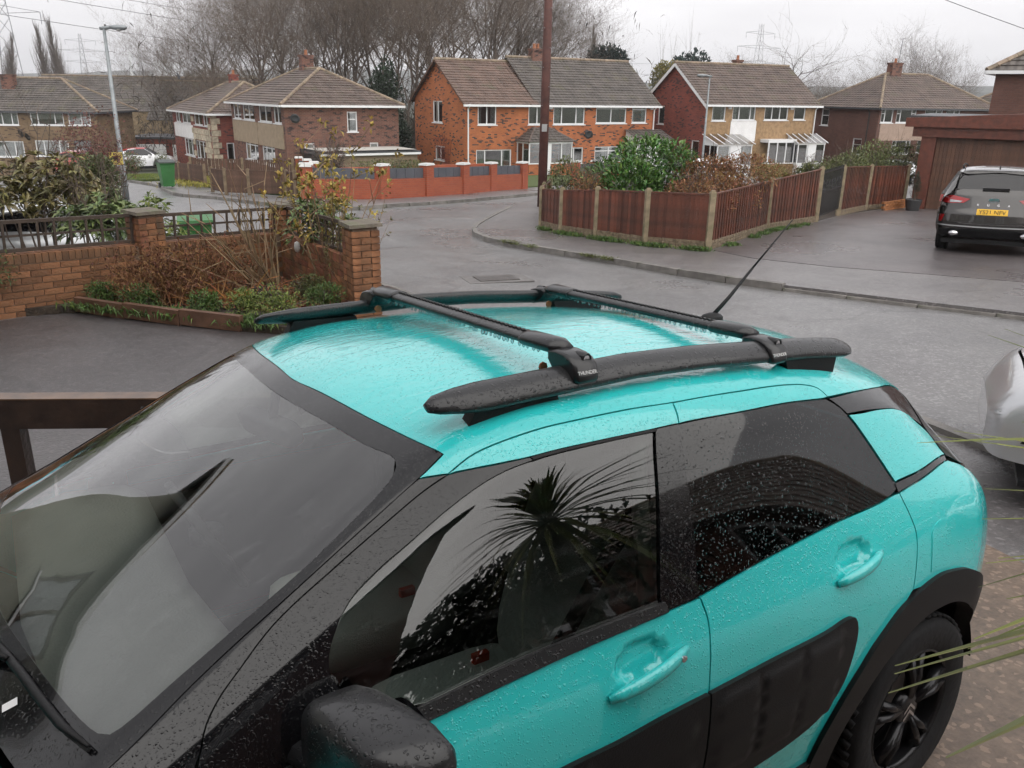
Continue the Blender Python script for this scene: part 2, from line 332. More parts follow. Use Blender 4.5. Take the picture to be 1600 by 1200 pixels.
def spline2(pts,step,closed=True):
    "polyline through (a,b[,corner]) points: rounded between the corners, then resampled"
    n=len(pts);out=[]
    P=[np.array(p[:2],float) for p in pts];c=[len(p)>2 for p in pts]
    rng=range(n if closed else n-1)
    for i in rng:
        p1,p2=P[i],P[(i+1)%n]
        p0=P[i-1] if (not c[i] and (closed or i>0)) else 2*p1-p2
        p3=P[(i+2)%n] if (not c[(i+1)%n] and (closed or i+2<n)) else 2*p2-p1
        f=lambda q:math.sqrt(np.linalg.norm(q))+1e-9
        A,B,D=f(p1-p0),f(p2-p1),f(p3-p2)
        m0=B*((p1-p0)/A-(p2-p0)/(A+B)+(p2-p1)/B);m1=B*((p2-p1)/B-(p3-p1)/(B+D)+(p3-p2)/D)
        k=max(1,int(np.linalg.norm(p2-p1)/step+.5))
        for j in range(k):
            t=j/k;out.append((2*t**3-3*t**2+1)*p1+(t**3-2*t**2+t)*m0+(-2*t**3+3*t**2)*p2+(t**3-t**2)*m1)
    if not closed:out.append(P[-1])
    return np.array(out)
def inside(P,q):
    x,y=q[:,0][:,None],q[:,1][:,None];a=P;b=np.roll(P,-1,0)
    with np.errstate(all='ignore'):
        c=((a[:,1]>y)!=(b[:,1]>y))&(x<(b[:,0]-a[:,0])*(y-a[:,1])/(b[:,1]-a[:,1])+a[:,0])
    return c.sum(1)%2==1
def fill2(P,h):
    "triangulate a closed 2-D outline with interior points"
    lo=P.min(0);hi=P.max(0);xs=np.arange(lo[0]+h/2,hi[0],h);ys=np.arange(lo[1]+h/2,hi[1],h*.87)
    g=np.array([(x+(h/2 if j%2 else 0),y) for j,y in enumerate(ys) for x in xs]) if len(xs) and len(ys) else np.zeros((0,2))
    if len(g):
        g=g[inside(P,g)]
        if len(g):
            d=np.min(np.linalg.norm(g[:,None]-P[None],axis=2),axis=1);g=g[d>h*.45]
    V=[Vector(p) for p in P]+[Vector(p) for p in g];n=len(P)
    v,e,f,*_=delaunay_2d_cdt(V,[(i,(i+1)%n) for i in range(n)],[list(range(n))],1,1e-6)
    return np.array([(a.x,a.y) for a in v]),[list(q) for q in f]
def offset2(P,g):
    if not g:return P
    a=np.roll(P,1,0);b=np.roll(P,-1,0);t=b-a;t/=np.linalg.norm(t,axis=1)[:,None]+1e-9
    area=.5*np.sum(P[:,0]*np.roll(P[:,1],-1)-np.roll(P[:,0],-1)*P[:,1])
    nn=np.stack([-t[:,1],t[:,0]],1)*(1 if area>0 else -1);return P+nn*g
def finish(name,p,nrm,f,m,parent,fl,mirror,posts=None):
    p=np.array(p);f=[list(q) for q in f]
    # face direction
    out=[]
    for q in f:
        a,b,c=p[q[0]],p[q[1]],p[q[2]]
        if np.dot(np.cross(b-a,c-a),nrm[q[0]])<0:q=q[::-1]
        out.append(q)
    f=out
    if fl:
        cnt={}
        for q in f:
            for a,b in zip(q,q[1:]+q[:1]):cnt[(a,b)]=cnt.get((a,b),0)+1
        be=[(a,b) for (a,b) in cnt if (b,a) not in cnt]
        n0=len(p);ids={};vs=[];ns=[]
        for a,b in be:
            for k in (a,b):
                if k not in ids:ids[k]=None
        vs=list(p);ns=list(nrm)
        for a,b in be:
            i=len(vs);e=p[b]-p[a];sn=np.cross(e,nrm[a]);l=np.linalg.norm(sn);sn=sn/l if l>1e-9 else nrm[a]
            vs+=[p[a],p[b],p[b]-nrm[b]*fl,p[a]-nrm[a]*fl];ns+=[sn]*4;f.append([i+1,i,i+3,i+2])
        p=np.array(vs);nrm=np.array(ns)
    if mirror:
        p=p*[1,-1,1];nrm=nrm*[1,-1,1];f=[q[::-1] for q in f]
    me=bpy.data.meshes.new(name);me.from_pydata([tuple(a) for a in p],[],f);me.materials.append(m)
    me.polygons.foreach_set('use_smooth',[True]*len(me.polygons))
    me.normals_split_custom_set_from_vertices([tuple(a) for a in nrm]);me.update()
    o=bpy.data.objects.new(name,me);COL.objects.link(o);o.parent=parent;return o
def panel(name,S,outl,m,parent,off=0.,gap=.0025,fl=.012,h=.035,mirror=False,disp=None):
    P=np.array([(a[0],float(S.w(np.array(a[1])))) for a in outl]);pts=[(P[i][0],P[i][1],1) if len(outl[i])>2 else (P[i][0],P[i][1]) for i in range(len(outl))]
    B=offset2(spline2(pts,h*.6),gap);v,f=fill2(B,h)
    p,n=S.pos(v[:,0],v[:,1],disp,off)
    if disp is not None:
        e=3e-3;pa,_=S.pos(v[:,0]+e,v[:,1],disp,off);pb,_=S.pos(v[:,0]-e,v[:,1],disp,off);pc,_=S.pos(v[:,0],v[:,1]+e,disp,off);pd,_=S.pos(v[:,0],v[:,1]-e,disp,off)
        n2=np.cross(pa-pb,pc-pd);n2/=np.linalg.norm(n2,axis=1)[:,None];n2*=np.sign((n2*n).sum(1))[:,None];n=n2
    return finish(name,p,n,f,m,parent,fl,mirror)
def sym(half):
    "half outline from centre line front to centre line rear -> whole outline"
    return half+[(a[0],-a[1],*a[2:]) for a in half[::-1] if abs(a[1])>1e-6]
# ---------------------------------------------------------------- ground, road, pavements
def wet_asphalt(name,col,lo,hi,var=.32,puddle=.0,warm=None):
    m=bpy.data.materials.new(name);t,n,l,b=nodes(m);tc=n.new('ShaderNodeTexCoord')
    def noise(s,d=6,r=.6,dist=0):
        x=n.new('ShaderNodeTexNoise');x.inputs['Scale'].default_value=s;x.inputs['Detail'].default_value=d;x.inputs['Roughness'].default_value=r;x.inputs['Distortion'].default_value=dist;l.new(tc.outputs['Object'],x.inputs['Vector']);return x.outputs['Fac']
    def rng(i,a,b_,c,d):
        q=n.new('ShaderNodeMapRange');l.new(i,q.inputs[0])
        for k,v in enumerate((a,b_,c,d)):q.inputs[k+1].default_value=v
        return q.outputs[0]
    big=noise(.30,5,.55,.1);fine=noise(55,3);mid=noise(2.6,6,.7)
    r=n.new('ShaderNodeValToRGB');c=Vector(col);r.color_ramp.elements[0].position=.38;r.color_ramp.elements[1].position=.62
    r.color_ramp.elements[0].color=(*(c*(1-var)),1);r.color_ramp.elements[1].color=(*(c*(1+var)),1)
    mixf=n.new('ShaderNodeMath');mixf.operation='MULTIPLY_ADD';mixf.inputs[1].default_value=.25;l.new(fine,mixf.inputs[0])
    m14=noise(13,5,.7);hm_=n.new('ShaderNodeMath');hm_.operation='MULTIPLY';hm_.inputs[1].default_value=.45;l.new(m14,hm_.inputs[0]);h=n.new('ShaderNodeMath');h.operation='MULTIPLY_ADD';h.inputs[1].default_value=.30;l.new(mid,h.inputs[0]);l.new(hm_.outputs[0],h.inputs[2]);l.new(h.outputs[0],mixf.inputs[2])
    l.new(mixf.outputs[0],r.inputs[0]);last=r.outputs[0]
    # pale chippings
    v=n.new('ShaderNodeTexVoronoi');v.inputs['Scale'].default_value=48;l.new(tc.outputs['Object'],v.inputs['Vector'])
    sp=n.new('ShaderNodeSeparateColor');l.new(v.outputs['Color'],sp.inputs[0]);g=rng(sp.outputs[0],.86,.9,0,.6)
    mm=n.new('ShaderNodeMixRGB');l.new(g,mm.inputs[0]);l.new(last,mm.inputs[1]);mm.inputs[2].default_value=(*(c*2.2),1);last=mm.outputs[0]
    # long mid-scale darker patches and thin cracks
    pm=rng(noise(.5,7,.6,.3),.48,.58,0,.4);m2=n.new('ShaderNodeMixRGB');m2.blend_type='MULTIPLY';l.new(pm,m2.inputs[0]);l.new(last,m2.inputs[1]);m2.inputs[2].default_value=(.55,.55,.57,1);last=m2.outputs[0]
    vc=n.new('ShaderNodeTexVoronoi');vc.feature='DISTANCE_TO_EDGE';vc.inputs['Scale'].default_value=.23;
    w=n.new('ShaderNodeMixRGB');w.blend_type='ADD';w.inputs[0].default_value=1.2;nz=n.new('ShaderNodeTexNoise');nz.inputs['Scale'].default_value=1.1;nz.inputs['Detail'].default_value=8;l.new(tc.outputs['Object'],nz.inputs['Vector']);l.new(tc.outputs['Object'],w.inputs[1]);l.new(nz.outputs['Color'],w.inputs[2]);l.new(w.outputs[0],vc.inputs['Vector'])
    ck=rng(vc.outputs['Distance'],0,.010,.35,0);m3=n.new('ShaderNodeMixRGB');m3.blend_type='MULTIPLY';l.new(ck,m3.inputs[0]);l.new(last,m3.inputs[1]);m3.inputs[2].default_value=(.3,.3,.3,1);last=m3.outputs[0]
    l.new(last,b.inputs['Base Color']);ad=n.new('ShaderNodeMath');ad.operation='MULTIPLY_ADD';ad.inputs[1].default_value=.15;l.new(mid,ad.inputs[0]);hb=n.new('ShaderNodeMath');hb.operation='MULTIPLY';hb.inputs[1].default_value=.85;l.new(big,hb.inputs[0]);l.new(hb.outputs[0],ad.inputs[2]);l.new(rng(ad.outputs[0],.36,.64,lo,hi),b.inputs['Roughness'])
    b.inputs['Specular IOR Level'].default_value=.7
    bp=n.new('ShaderNodeBump');bp.inputs['Strength'].default_value=.5;bp.inputs['Distance'].default_value=.008;l.new(fine,bp.inputs['Height']);l.new(bp.outputs[0],b.inputs['Normal'])
    MATS[name]=m;return m
M_ROAD=wet_asphalt('wet_road_asphalt',(.135,.132,.133),.24,.42)
M_PAVE=wet_asphalt('wet_pavement_asphalt',(.125,.117,.117),.26,.46)
M_DRIVE=wet_asphalt('wet_drive_asphalt',(.058,.052,.053),.26,.5)
M_DRIVER=wet_asphalt('wet_neighbour_drive',(.088,.077,.078),.24,.44)
M_CONC=wet_asphalt('wet_brown_concrete',(.12,.085,.062),.45,.75,.4)
M_KERB=mat('kerb_concrete',(.15,.14,.13),.5,.3,6,bump=.4,island=.2,spots=((.05,.06,.03),3.,.55,.7))
M_GRASS=mat('short_grass',(.06,.085,.02),.9,.4,12,bump=.8,bscale=60)
M_SOIL=mat('wet_soil',(.035,.024,.016),.8,.5,14,bump=1.,bscale=30)
M_FIELD=mat('far_field',(.045,.05,.028),.95,.4,.02)
def P(x,y,h=0):return (x,y,gz(x,y)+h)
def sheet(name,poly,h,m,kind='structure',step=6.,parent=None):
    "thin sheet following the ground"
    pts=spline2([(p[0],p[1],1) for p in poly],step);v,f=fill2(pts,step)
    mb=MB();mb.v=[P(a,b,h) for a,b in v]
    for q in f:
        a,b,c=[Vector(mb.v[k]) for k in q[:3]];mb.f.append(q if (b-a).cross(c-a).z>0 else q[::-1])
    o=mb.build(name,m,parent)
    if kind:o['kind']=kind
    return o
def slab(name,poly,h,m,parent=None):
    mb=MB()
    a=sum(poly[i][0]*poly[(i+1)%len(poly)][1]-poly[(i+1)%len(poly)][0]*poly[i][1] for i in range(len(poly)))
    if a<0:poly=poly[::-1]
    mb.prism(poly,lambda x,y:gz(x,y)-.05,lambda x,y:gz(x,y)+h);o=mb.build(name,m,parent);o['kind']='structure';return o
def groundmesh():
    mb=MB();ys=[-40,-20,-8,-4,0,10,20,30,38,42,46,50,54,58,62,70,80,90,100,110,120,140,170,210,260,330,420,560,800,1200,1700,2300]
    xs=[-2400,-1500,-700,-350,-200,-130,-90,-70,-55,-46,-40,-36,-32,-28,-24,-20,-16,-8,0,8,16,24,32,40,55,70,100,150,250,450,900,1500,2400]
    for y in ys:
        for x in xs:mb.v.append((x,y,gz(x,y)-(.75 if abs(x)<45 and -6<y<59 else .02)))
    n=len(xs)
    for j in range(len(ys)-1):
        for i in range(n-1):a=j*n+i;mb.f.append([a,a+1,a+1+n,a+n])
    return mb
tag(groundmesh().build('ground',M_FIELD),kind='structure')
sheet('road',[(-46,-7),(46,-7),(46,60),(-46,60)],.0,M_ROAD,step=2)
KR=[(10.5,6.9),(8.4,8.5),(6.4,10.05),(5.2,10.95),(4.0,11.92),(2.9,13.0),(1.7,14.6),(.6,15.9),(-.35,17.2),(-.82,18.4),(-.95,19.8),(-.7,22.5),(-.1,27),(1.3,34),(3.2,42),(6,52),(9,60)]
slab('pavement',KR+[(46,60),(46,-5),(18,1.2)],.085,M_PAVE)
slab('driveway',[(4.30,14.95),(5.4,13.98),(6.7,13.3),(8.2,12.4),(13,9.6),(26,14),(26,38),(14.2,30.2),(9.7,25.3),(8.2,22.95),(6.07,20.25),(3.85,16.05)],.092,M_DRIVER)
slab('garden_soil',[(3.75,16.1),(6.07,20.3),(8.2,23),(9.7,25.3),(13.6,30.2),(16,40),(12,46),(3.6,40),(1.2,27),(.7,20),(1.1,18.9),(1.8,18),(2.7,16.9)],.10,M_SOIL)
KO=[(-19.5,41.5),(-17.69,39.12),(-15.16,35.86),(-13.2,32.2),(-11.92,30.1),(-10.27,29.0),(-8.68,27.4),(-6.69,26.07),(-5.6,25.9),(-4.59,26.29),(-3.4,27.4),(-2.3,28.9),(-.6,31.8),(.91,34.65),(3,39),(6.5,47.5),(11,58)]
slab('pavement',KO+[(12,62),(-30,62),(-24,46)],.085,M_PAVE)
slab('garden_soil',[(-7.4,30.2),(-4.8,30.9),(-2.5,33.8),(.2,39),(4,46),(9,56),(0,60),(-14,57),(-18,44),(-13.5,36.8),(-11.6,33.5),(-9,31.8)],.095,M_GRASS)
slab('grass_verge',[(-18.0,39.6),(-16.9,41.6),(-21.6,52.0),(-23.6,51.2)],.11,M_GRASS)
slab('grass_verge',[(-20.5,40.5),(-19.4,40.0),(-24.6,51.0),(-26,50.5)],.10,M_GRASS)
# our side of the road
KN=[(-13.5,26.5),(-9.5,19.5),(-7.0,16.6),(-4.4,14.2),(-2.6,12.9),(-1.2,10.6),(-.6,9.2),(.9,7.9),(2.3,6.9),(3.08,6.0),(3.26,5.55),(3.43,5.05),(3.9,4.3),(6.2,2.4),(10.5,-.8)]
slab('pavement',KN[4:]+[(10.5,-7),(-30,-7),(-30,-5),(-11.5,2.0),(-3.5,12.05)],.006,M_PAVE)
slab('driveway',[(-1.75,9.6),(-3.25,12.0),(-7.7,6.4),(-10,3.4),(-10,-6.5),(-2.8,2.4),(-1.6,4.6),(1.8,5.0),(1.3,6.6),(-.6,8.6)],.012,M_DRIVE)
slab('driveway',[(-2.9,2.1),(-1.6,4.55),(1.8,4.95),(2.45,4.05),(2.60,3.66),(3.1,2.2),(4.4,-1),(4.4,-6.9),(-8,-6.9)],.010,M_CONC)
slab('flower_bed',[(-5.9,9.05),(-5.1,9.45),(-4.4,9.15),(-3.65,8.85),(-2.9,8.6),(-2.3,8.45),(-1.85,9.2),(-2.1,9.6),(-3.4,11.9)],.10,M_SOIL)
def kerb(path,m=M_KERB,h=.10,w=.13,L=.92,side=-1,drop=None,label=None):
    "kerb stones one by one along a path"
    pts=spline2([(p[0],p[1]) for p in path],.12,closed=False);d=np.concatenate([[0],np.cumsum(np.linalg.norm(np.diff(pts,axis=0),axis=1))])
    root=tag(empty('kerb',P(*pts[0])),kind='structure');n=int(d[-1]/L);ms={}
    rd=random.Random(5)
    at=lambda s:np.array([np.interp(s,d,pts[:,0]),np.interp(s,d,pts[:,1])])
    base=Vector(P(*pts[0]))
    for k in range(n):
        a=at(k*L+.006);b=at((k+1)*L-.006);c=(a+b)/2;t=b-a;ln=np.linalg.norm(t);ang=math.atan2(t[1],t[0])
        hh=h
        if drop and drop[0]<c[0]<drop[1] and drop[2]<c[1]<drop[3]:hh=.035
        key=(round(hh,3))
        if key not in ms:
            mb=MB();mb.box((0,0,0),(L-.012,w,.2));v=mb.v
            v=[(x,y*(.8 if z>0 else 1),z) for x,y,z in v];mb.v=v;ms[key]=mb.mesh('kerb_stone',m)
        slope=(gz(*b)-gz(*a))/max(ln,.01)
        o=link('kerb_stone',ms[key],root,(c[0]-base.x,c[1]-base.y,gz(*c)-base.z+hh-.1+.008+rd.uniform(-.004,.004)),(0,-math.atan(slope),ang),(ln/(L-.012),1,1))
        # lengthwise pitch after turning
        o.rotation_mode='XYZ'
    return root
kerb(KR[:13],drop=(3.9,10.6,6,12.2));kerb(KO[1:16]);kerb(KN[4:13],h=.03,drop=(-1.2,3.3,5.2,10))
# manhole cover in the road
mh=empty('manhole_cover',P(-.27,12.58,.006),0,'worn oval iron manhole cover in the wet road','manhole cover');mh.rotation_euler=(-math.atan(SLOPE),0,.3)
MB().box((0,0,0),(1.0,.75,.012)).build('frame_patch',mat('cover_patch',(.125,.118,.115),.45,.3,8,bump=.4),mh)
MB().box((0,0,.008),(.62,.46,.014)).build('cover_plate',mat('cast_iron',(.095,.088,.084),.4,.3,20,metal=.5,bump=.5),mh)
# far hills
def hill(name,x0,x1,y,top,m,seed,base=-14,depth=500):
    rd=random.Random(seed);mb=MB();n=60;ph=[rd.uniform(0,6) for _ in range(5)]
    for i in range(n+1):
        t=i/n;x=x0+(x1-x0)*t
        e=math.sin(math.pi*t)**.5;hh=top*(.72+.16*math.sin(4*t*math.pi+ph[0])+.07*math.sin(13*t+ph[1])+.035*math.sin(37*t+ph[2])+.02*math.sin(90*t+ph[3]))*e
        for k,(dy,f) in enumerate(((-depth,0),(-depth*.6,.45),(-depth*.25,.85),(0,1),(depth*.5,.6),(depth,0))):mb.v.append((x,y+dy,base+(hh-base)*f+ (rd.uniform(-1,1)*.012*top if f>.3 else 0)))
    for i in range(n):
        for k in range(5):a=i*6+k;mb.f.append([a,a+6,a+7,a+1])
    return tag(mb.build(name,m,None,True),kind='structure')
M_HILL=mat('wooded_hill',(.028,.032,.024),.95,.45,.012,detail=9)
hill('hills',-1400,900,1500,40,M_HILL,3);hill('hills',-200,1900,1300,34,M_HILL,8)
hill('hills',-900,-120,900,19,mat('hill_field',(.05,.055,.03),.95,.4,.01,detail=8),5,depth=260)
hill('hills',330,1250,820,30,M_HILL,12,depth=260)
# ---------------------------------------------------------------- houses
M_UPVC=mat('white_upvc',(.72,.73,.74),.35,.06,2)
M_PANE=glassmat('window_pane',(.8,.84,.84),.16,.02)
M_CURT=mat('net_curtain',(.66,.66,.65),.9,.25,6);M_BLIND=mat('pale_blind',(.42,.41,.38),.85,.1,2);M_DARKC=mat('dark_curtain',(.13,.10,.09),.9,.3,5)
M_ROOF1=None
def roofmat(name,col,moss=(.11,.10,.06)):
    m=mat(name,col,.55,.35,1.4,bump=0,island=.0,detail=9,coord='UV',spots=(moss,.8,.55,.78));t=m.node_tree;n=t.nodes;l=t.links;b=n['Principled BSDF']
    tc=n.new('ShaderNodeTexCoord');w=n.new('ShaderNodeTexWave');w.bands_direction='X';w.inputs['Scale'].default_value=1.05;w.inputs['Distortion'].default_value=0;l.new(tc.outputs['UV'],w.inputs['Vector'])
    bp=n.new('ShaderNodeBump');bp.inputs['Strength'].default_value=.8;bp.inputs['Distance'].default_value=.05;l.new(w.outputs['Fac'],bp.inputs['Height']);l.new(bp.outputs[0],b.inputs['Normal']);return m
M_ROOFB=roofmat('brown_concrete_tiles',(.105,.078,.066));M_ROOFG=roofmat('grey_brown_tiles',(.088,.076,.068));M_ROOFR=roofmat('red_brown_tiles',(.125,.083,.066))
M_RIDGE=mat('ridge_tiles',(.20,.155,.11),.7,.3,5,island=.2)
M_BKO=brickmat('orange_brick',(.42,.135,.045),(.34,.098,.035),(.22,.10,.055),dark=(.06,.04,.035))
M_BKO2=brickmat('plain_orange_brick',(.44,.165,.06),(.39,.14,.05),(.36,.17,.09))
M_BKR=brickmat('red_brick',(.25,.062,.04),(.17,.04,.03),(.12,.06,.05),dark=(.06,.03,.03))
M_BKB=brickmat('brown_brick',(.15,.055,.035),(.09,.034,.025),(.20,.15,.12),dark=(.035,.02,.02))
M_BKT=brickmat('buff_brick',(.20,.135,.075),(.16,.10,.055),(.17,.13,.09),dark=(.08,.05,.035))
M_BKD=brickmat('dark_brown_brick',(.13,.058,.042),(.10,.043,.033),(.10,.06,.048))
M_RENDB=mat('beige_pebbledash',(.29,.225,.155),.9,.15,3,bump=.4,bscale=80);M_RENDP=mat('pinkish_render',(.34,.25,.20),.9,.12,3,bump=.3)
M_RENDC=mat('cream_render',(.33,.34,.28),.85,.12,1.5,bump=.3);M_TANST=mat('tan_render',(.30,.195,.105),.9,.25,4,bump=.4,bscale=25)
M_WPANEL=mat('white_cladding',(.75,.75,.75),.5,.06,2);M_STONE=mat('pale_stone',(.42,.36,.27),.85,.4,5,bump=.8,bscale=9,island=.2)
M_LEAD=mat('dark_grey_metal',(.05,.052,.058),.45,.2,3);M_BLKP=mat('black_pipe',(.03,.025,.022),.5,.2)
class House:
    def __init__(s,name,loc,deg,L,d,H,wallm,label,cat='house',group=None):
        s.L,s.d,s.H,s.m=L,d,H,wallm;s.e=empty(name,loc,R_(deg),label,cat,group);s.wins={'S':[],'W':[],'E':[],'N':[]};s.doors={}
    def P(s,f,a,z,o=0):
        return {'S':(a,-o,z),'W':(-o,a,z),'E':(s.L+o,a,z),'N':(a,s.d+o,z)}[f]
    def quad(s,mb,f,a0,a1,z0,z1,o=0):
        q=[s.P(f,a0,z0,o),s.P(f,a1,z0,o),s.P(f,a1,z1,o),s.P(f,a0,z1,o)]
        mb.face(q if f in 'SE' else q[::-1])
    def bx(s,mb,f,a0,a1,z0,z1,o0,o1):
        p=s.P(f,a0,z0,o0);q=s.P(f,a1,z1,o1);lo=[min(a,b) for a,b in zip(p,q)];hi=[max(a,b) for a,b in zip(p,q)];mb.span(lo[0],hi[0],lo[1],hi[1],lo[2],hi[2])
    def walls(s,gables=(),rise=0,faces='SWEN',mats=None):
        mats=mats or {}
        for f in faces:
            W=s.L if f in 'SN' else s.d;hs=s.wins[f];mb=MB()
            xs=sorted({0,W,*[h[0] for h in hs],*[h[1] for h in hs]});zs=sorted({-1.2,s.H,*[h[2] for h in hs],*[h[3] for h in hs]})
            for i in range(len(xs)-1):
                for j in range(len(zs)-1):
                    cx,cz=(xs[i]+xs[i+1])/2,(zs[j]+zs[j+1])/2
                    if not any(h[0]<cx<h[1] and h[2]<cz<h[3] for h in hs):s.quad(mb,f,xs[i],xs[i+1],zs[j],zs[j+1])
            for a0,a1,z0,z1 in hs:
                D=-.10
                for q in ([s.P(f,a0,z0),s.P(f,a0,z1),s.P(f,a0,z1,D),s.P(f,a0,z0,D)],[s.P(f,a1,z0),s.P(f,a1,z0,D),s.P(f,a1,z1,D),s.P(f,a1,z1)],[s.P(f,a0,z1),s.P(f,a1,z1),s.P(f,a1,z1,D),s.P(f,a0,z1,D)],[s.P(f,a0,z0),s.P(f,a0,z0,D),s.P(f,a1,z0,D),s.P(f,a1,z0)]):mb.face(q)
            if f in gables:mb.face([s.P(f,0,s.H),s.P(f,W,s.H),s.P(f,W/2,s.H+rise)] if f in 'SE' else [s.P(f,0,s.H),s.P(f,W/2,s.H+rise),s.P(f,W,s.H)])
            mb.build('wall',mats.get(f,s.m),s.e)
        ci=MB().face([(0,0,s.H-.02),(s.L,0,s.H-.02),(s.L,s.d,s.H-.02),(0,s.d,s.H-.02)]);ci.face([(0,0,2.35),(s.L,0,2.35),(s.L,s.d,2.35),(0,s.d,2.35)]);ci.build('ceiling',M_BLIND,s.e)
        # cross wall so that rooms are closed
        iw=MB();iw.face([(0,s.d*.55,-.5),(s.L,s.d*.55,-.5),(s.L,s.d*.55,s.H),(0,s.d*.55,s.H)]) if s.L>s.d else iw.face([(s.L*.55,0,-.5),(s.L*.55,s.d,-.5),(s.L*.55,s.d,s.H),(s.L*.55,0,s.H)]);iw.build('inner_wall',mat('room_wall',(.22,.2,.18),.9,.1),s.e)
    def window(s,f,a0,a1,z0,z1,cols=(.5,),trans=None,cur='net',fm=None,tcols=None,inset=.05,cut=True,name='window'):
        fm=fm or M_UPVC;a0,a1=min(a0,a1),max(a0,a1)
        if cut:s.wins[f].append((a0,a1,z0,z1))
        fr=MB();t=.075;o1=-inset;o0=o1-.06
        for b in ((a0,a0+t,z0,z1),(a1-t,a1,z0,z1),(a0+t,a1-t,z0,z0+t),(a0+t,a1-t,z1-t,z1)):s.bx(fr,f,*b,o0,o1)
        xs=[a0+t]+[a0+(a1-a0)*c for c in cols]+[a1-t]
        for c in cols:x=a0+(a1-a0)*c;s.bx(fr,f,x-.035,x+.035,z0+t,z1-t,o0+.004,o1-.004)
        zs=[z0+t,z1-t]
        if trans:
            zt=z0+(z1-z0)*trans;zs=[z0+t,zt,z1-t]
            tc_=tcols if tcols is not None else range(len(xs)-1)
            for k in tc_:s.bx(fr,f,xs[k]+.036,xs[k+1]-.036,zt-.03,zt+.03,o0+.008,o1-.008)
        w=fr.build(name,fm,s.e)
        for k in range(len(xs)-1):
            pb=MB();s.bx(pb,f,xs[k],xs[k+1],z0+t,z1-t,o0+.02,o0+.026);pb.build('pane',M_PANE,w)
        sb=MB();s.bx(sb,f,a0-.06,a1+.06,z0-.06,z0,-.1,.06);sb.build('sill',M_UPVC,w)
        D=-.17
        if cur in ('net','dark'):
            cb=MB();n=10;wd=(a1-a0)*.24
            for sa in (a0+.02,a1-.02-wd):
                for i in range(n):
                    x0=sa+wd*i/n;x1=sa+wd*(i+1)/n;d0=D+(.03 if i%2 else -.03);d1=D+(-.03 if i%2 else .03)
                    cb.face([s.P(f,x0,z0-.05,d0),s.P(f,x1,z0-.05,d1),s.P(f,x1,z1,d1),s.P(f,x0,z1,d0)])
            cb.build('curtain',M_CURT if cur=='net' else M_DARKC,w)
        elif cur=='full':
            cb=MB();n=26
            for i in range(n):
                x0=a0+(a1-a0)*i/n;x1=a0+(a1-a0)*(i+1)/n;d0=D+(.03 if i%2 else -.03);d1=D+(-.03 if i%2 else .03)
                cb.face([s.P(f,x0,z0-.05,d0),s.P(f,x1,z0-.05,d1),s.P(f,x1,z1,d1),s.P(f,x0,z1,d0)])
            cb.build('curtain',M_CURT,w)
        elif cur=='blind':
            cb=MB();s.bx(cb,f,a0+.03,a1-.03,z0+(z1-z0)*.42,z1,D,D+.01);cb.build('blind',M_BLIND,w)
        return w
    def slope(s,mb,A,B,C_,D_,n):
        "stepped tile courses: eave A-B, ridge D_-C_"
        A,B,C_,D_=map(Vector,(A,B,C_,D_));nn=(B-A).cross(D_-A).normalized()
        if nn.z<0:nn=-nn
        ux=(B-A).normalized();sl=((D_-A)-(D_-A).dot(ux)*ux).length
        for i in range(n):
            t0,t1=i/n,(i+1)/n;p=A.lerp(D_,t0);q=B.lerp(C_,t0);r=B.lerp(C_,t1);u=A.lerp(D_,t1)
            up=nn*.042;uv=[((x-A).dot(ux),k*sl) for x,k in ((p,t0),(q,t0),(r,t1),(u,t1))]
            mb.face([p+up,q+up,r,u],uv);mb.face([p,q,q+up,p+up],[uv[0],uv[1],uv[1],uv[0]])
    def tiles_ridge(s,mb,a,b,r=.11,step=.42):
        a,b=Vector(a),Vector(b);n=max(1,int((b-a).length/step))
        for k in range(n):
            p=a.lerp(b,k/n);q=a.lerp(b,(k+.97)/n);mb.tube([p,q],[r,r*.93],7)
    def roof(s,kind,rise,m,oh=.32,n=16,ridge_y=True,x0=None,x1=None,name='roof',hipE=True,hipW=True,ridgem=None):
        L,d,H=s.L,s.d,s.H;x0=-oh if x0 is None else x0;x1=L+oh if x1 is None else x1;k=rise/(d/2) if kind!='hipy' else rise/(L/2)
        rf=MB();rg=MB()
        if kind in ('gable','hip'):
            ez=H-oh*k;hw=d/2+oh;xa=x0 if (kind=='gable' or not hipW) else x0+hw;xb=x1 if (kind=='gable' or not hipE) else x1-hw
            zr=H+rise
            s.slope(rf,(x0,-oh,ez),(x1,-oh,ez),(xb,d/2,zr),(xa,d/2,zr),n);s.slope(rf,(x1,d+oh,ez),(x0,d+oh,ez),(xa,d/2,zr),(xb,d/2,zr),n)
            if kind=='hip':
                if hipW:s.slope(rf,(x0,d+oh,ez),(x0,-oh,ez),(xa,d/2,zr),(xa,d/2,zr),n)
                if hipE:s.slope(rf,(x1,-oh,ez),(x1,d+oh,ez),(xb,d/2,zr),(xb,d/2,zr),n)
            s.tiles_ridge(rg,(xa,d/2,zr+.02),(xb,d/2,zr+.02))
            if kind=='hip':
                for cx,xx,on in ((x0,xa,hipW),(x1,xb,hipE)):
                    if on:
                        for cy in (-oh,d+oh):s.tiles_ridge(rg,(cx,cy,ez+.03),(xx,d/2,zr+.02))
        else:
            ez=H-oh*k;hw=L/2+oh;y0,y1=-oh,d+oh;zr=H+rise;ya,yb=y0+hw,y1-hw
            s.slope(rf,(-oh,y1,ez),(-oh,y0,ez),(L/2,ya,zr),(L/2,yb,zr),n);s.slope(rf,(L+oh,y0,ez),(L+oh,y1,ez),(L/2,yb,zr),(L/2,ya,zr),n)
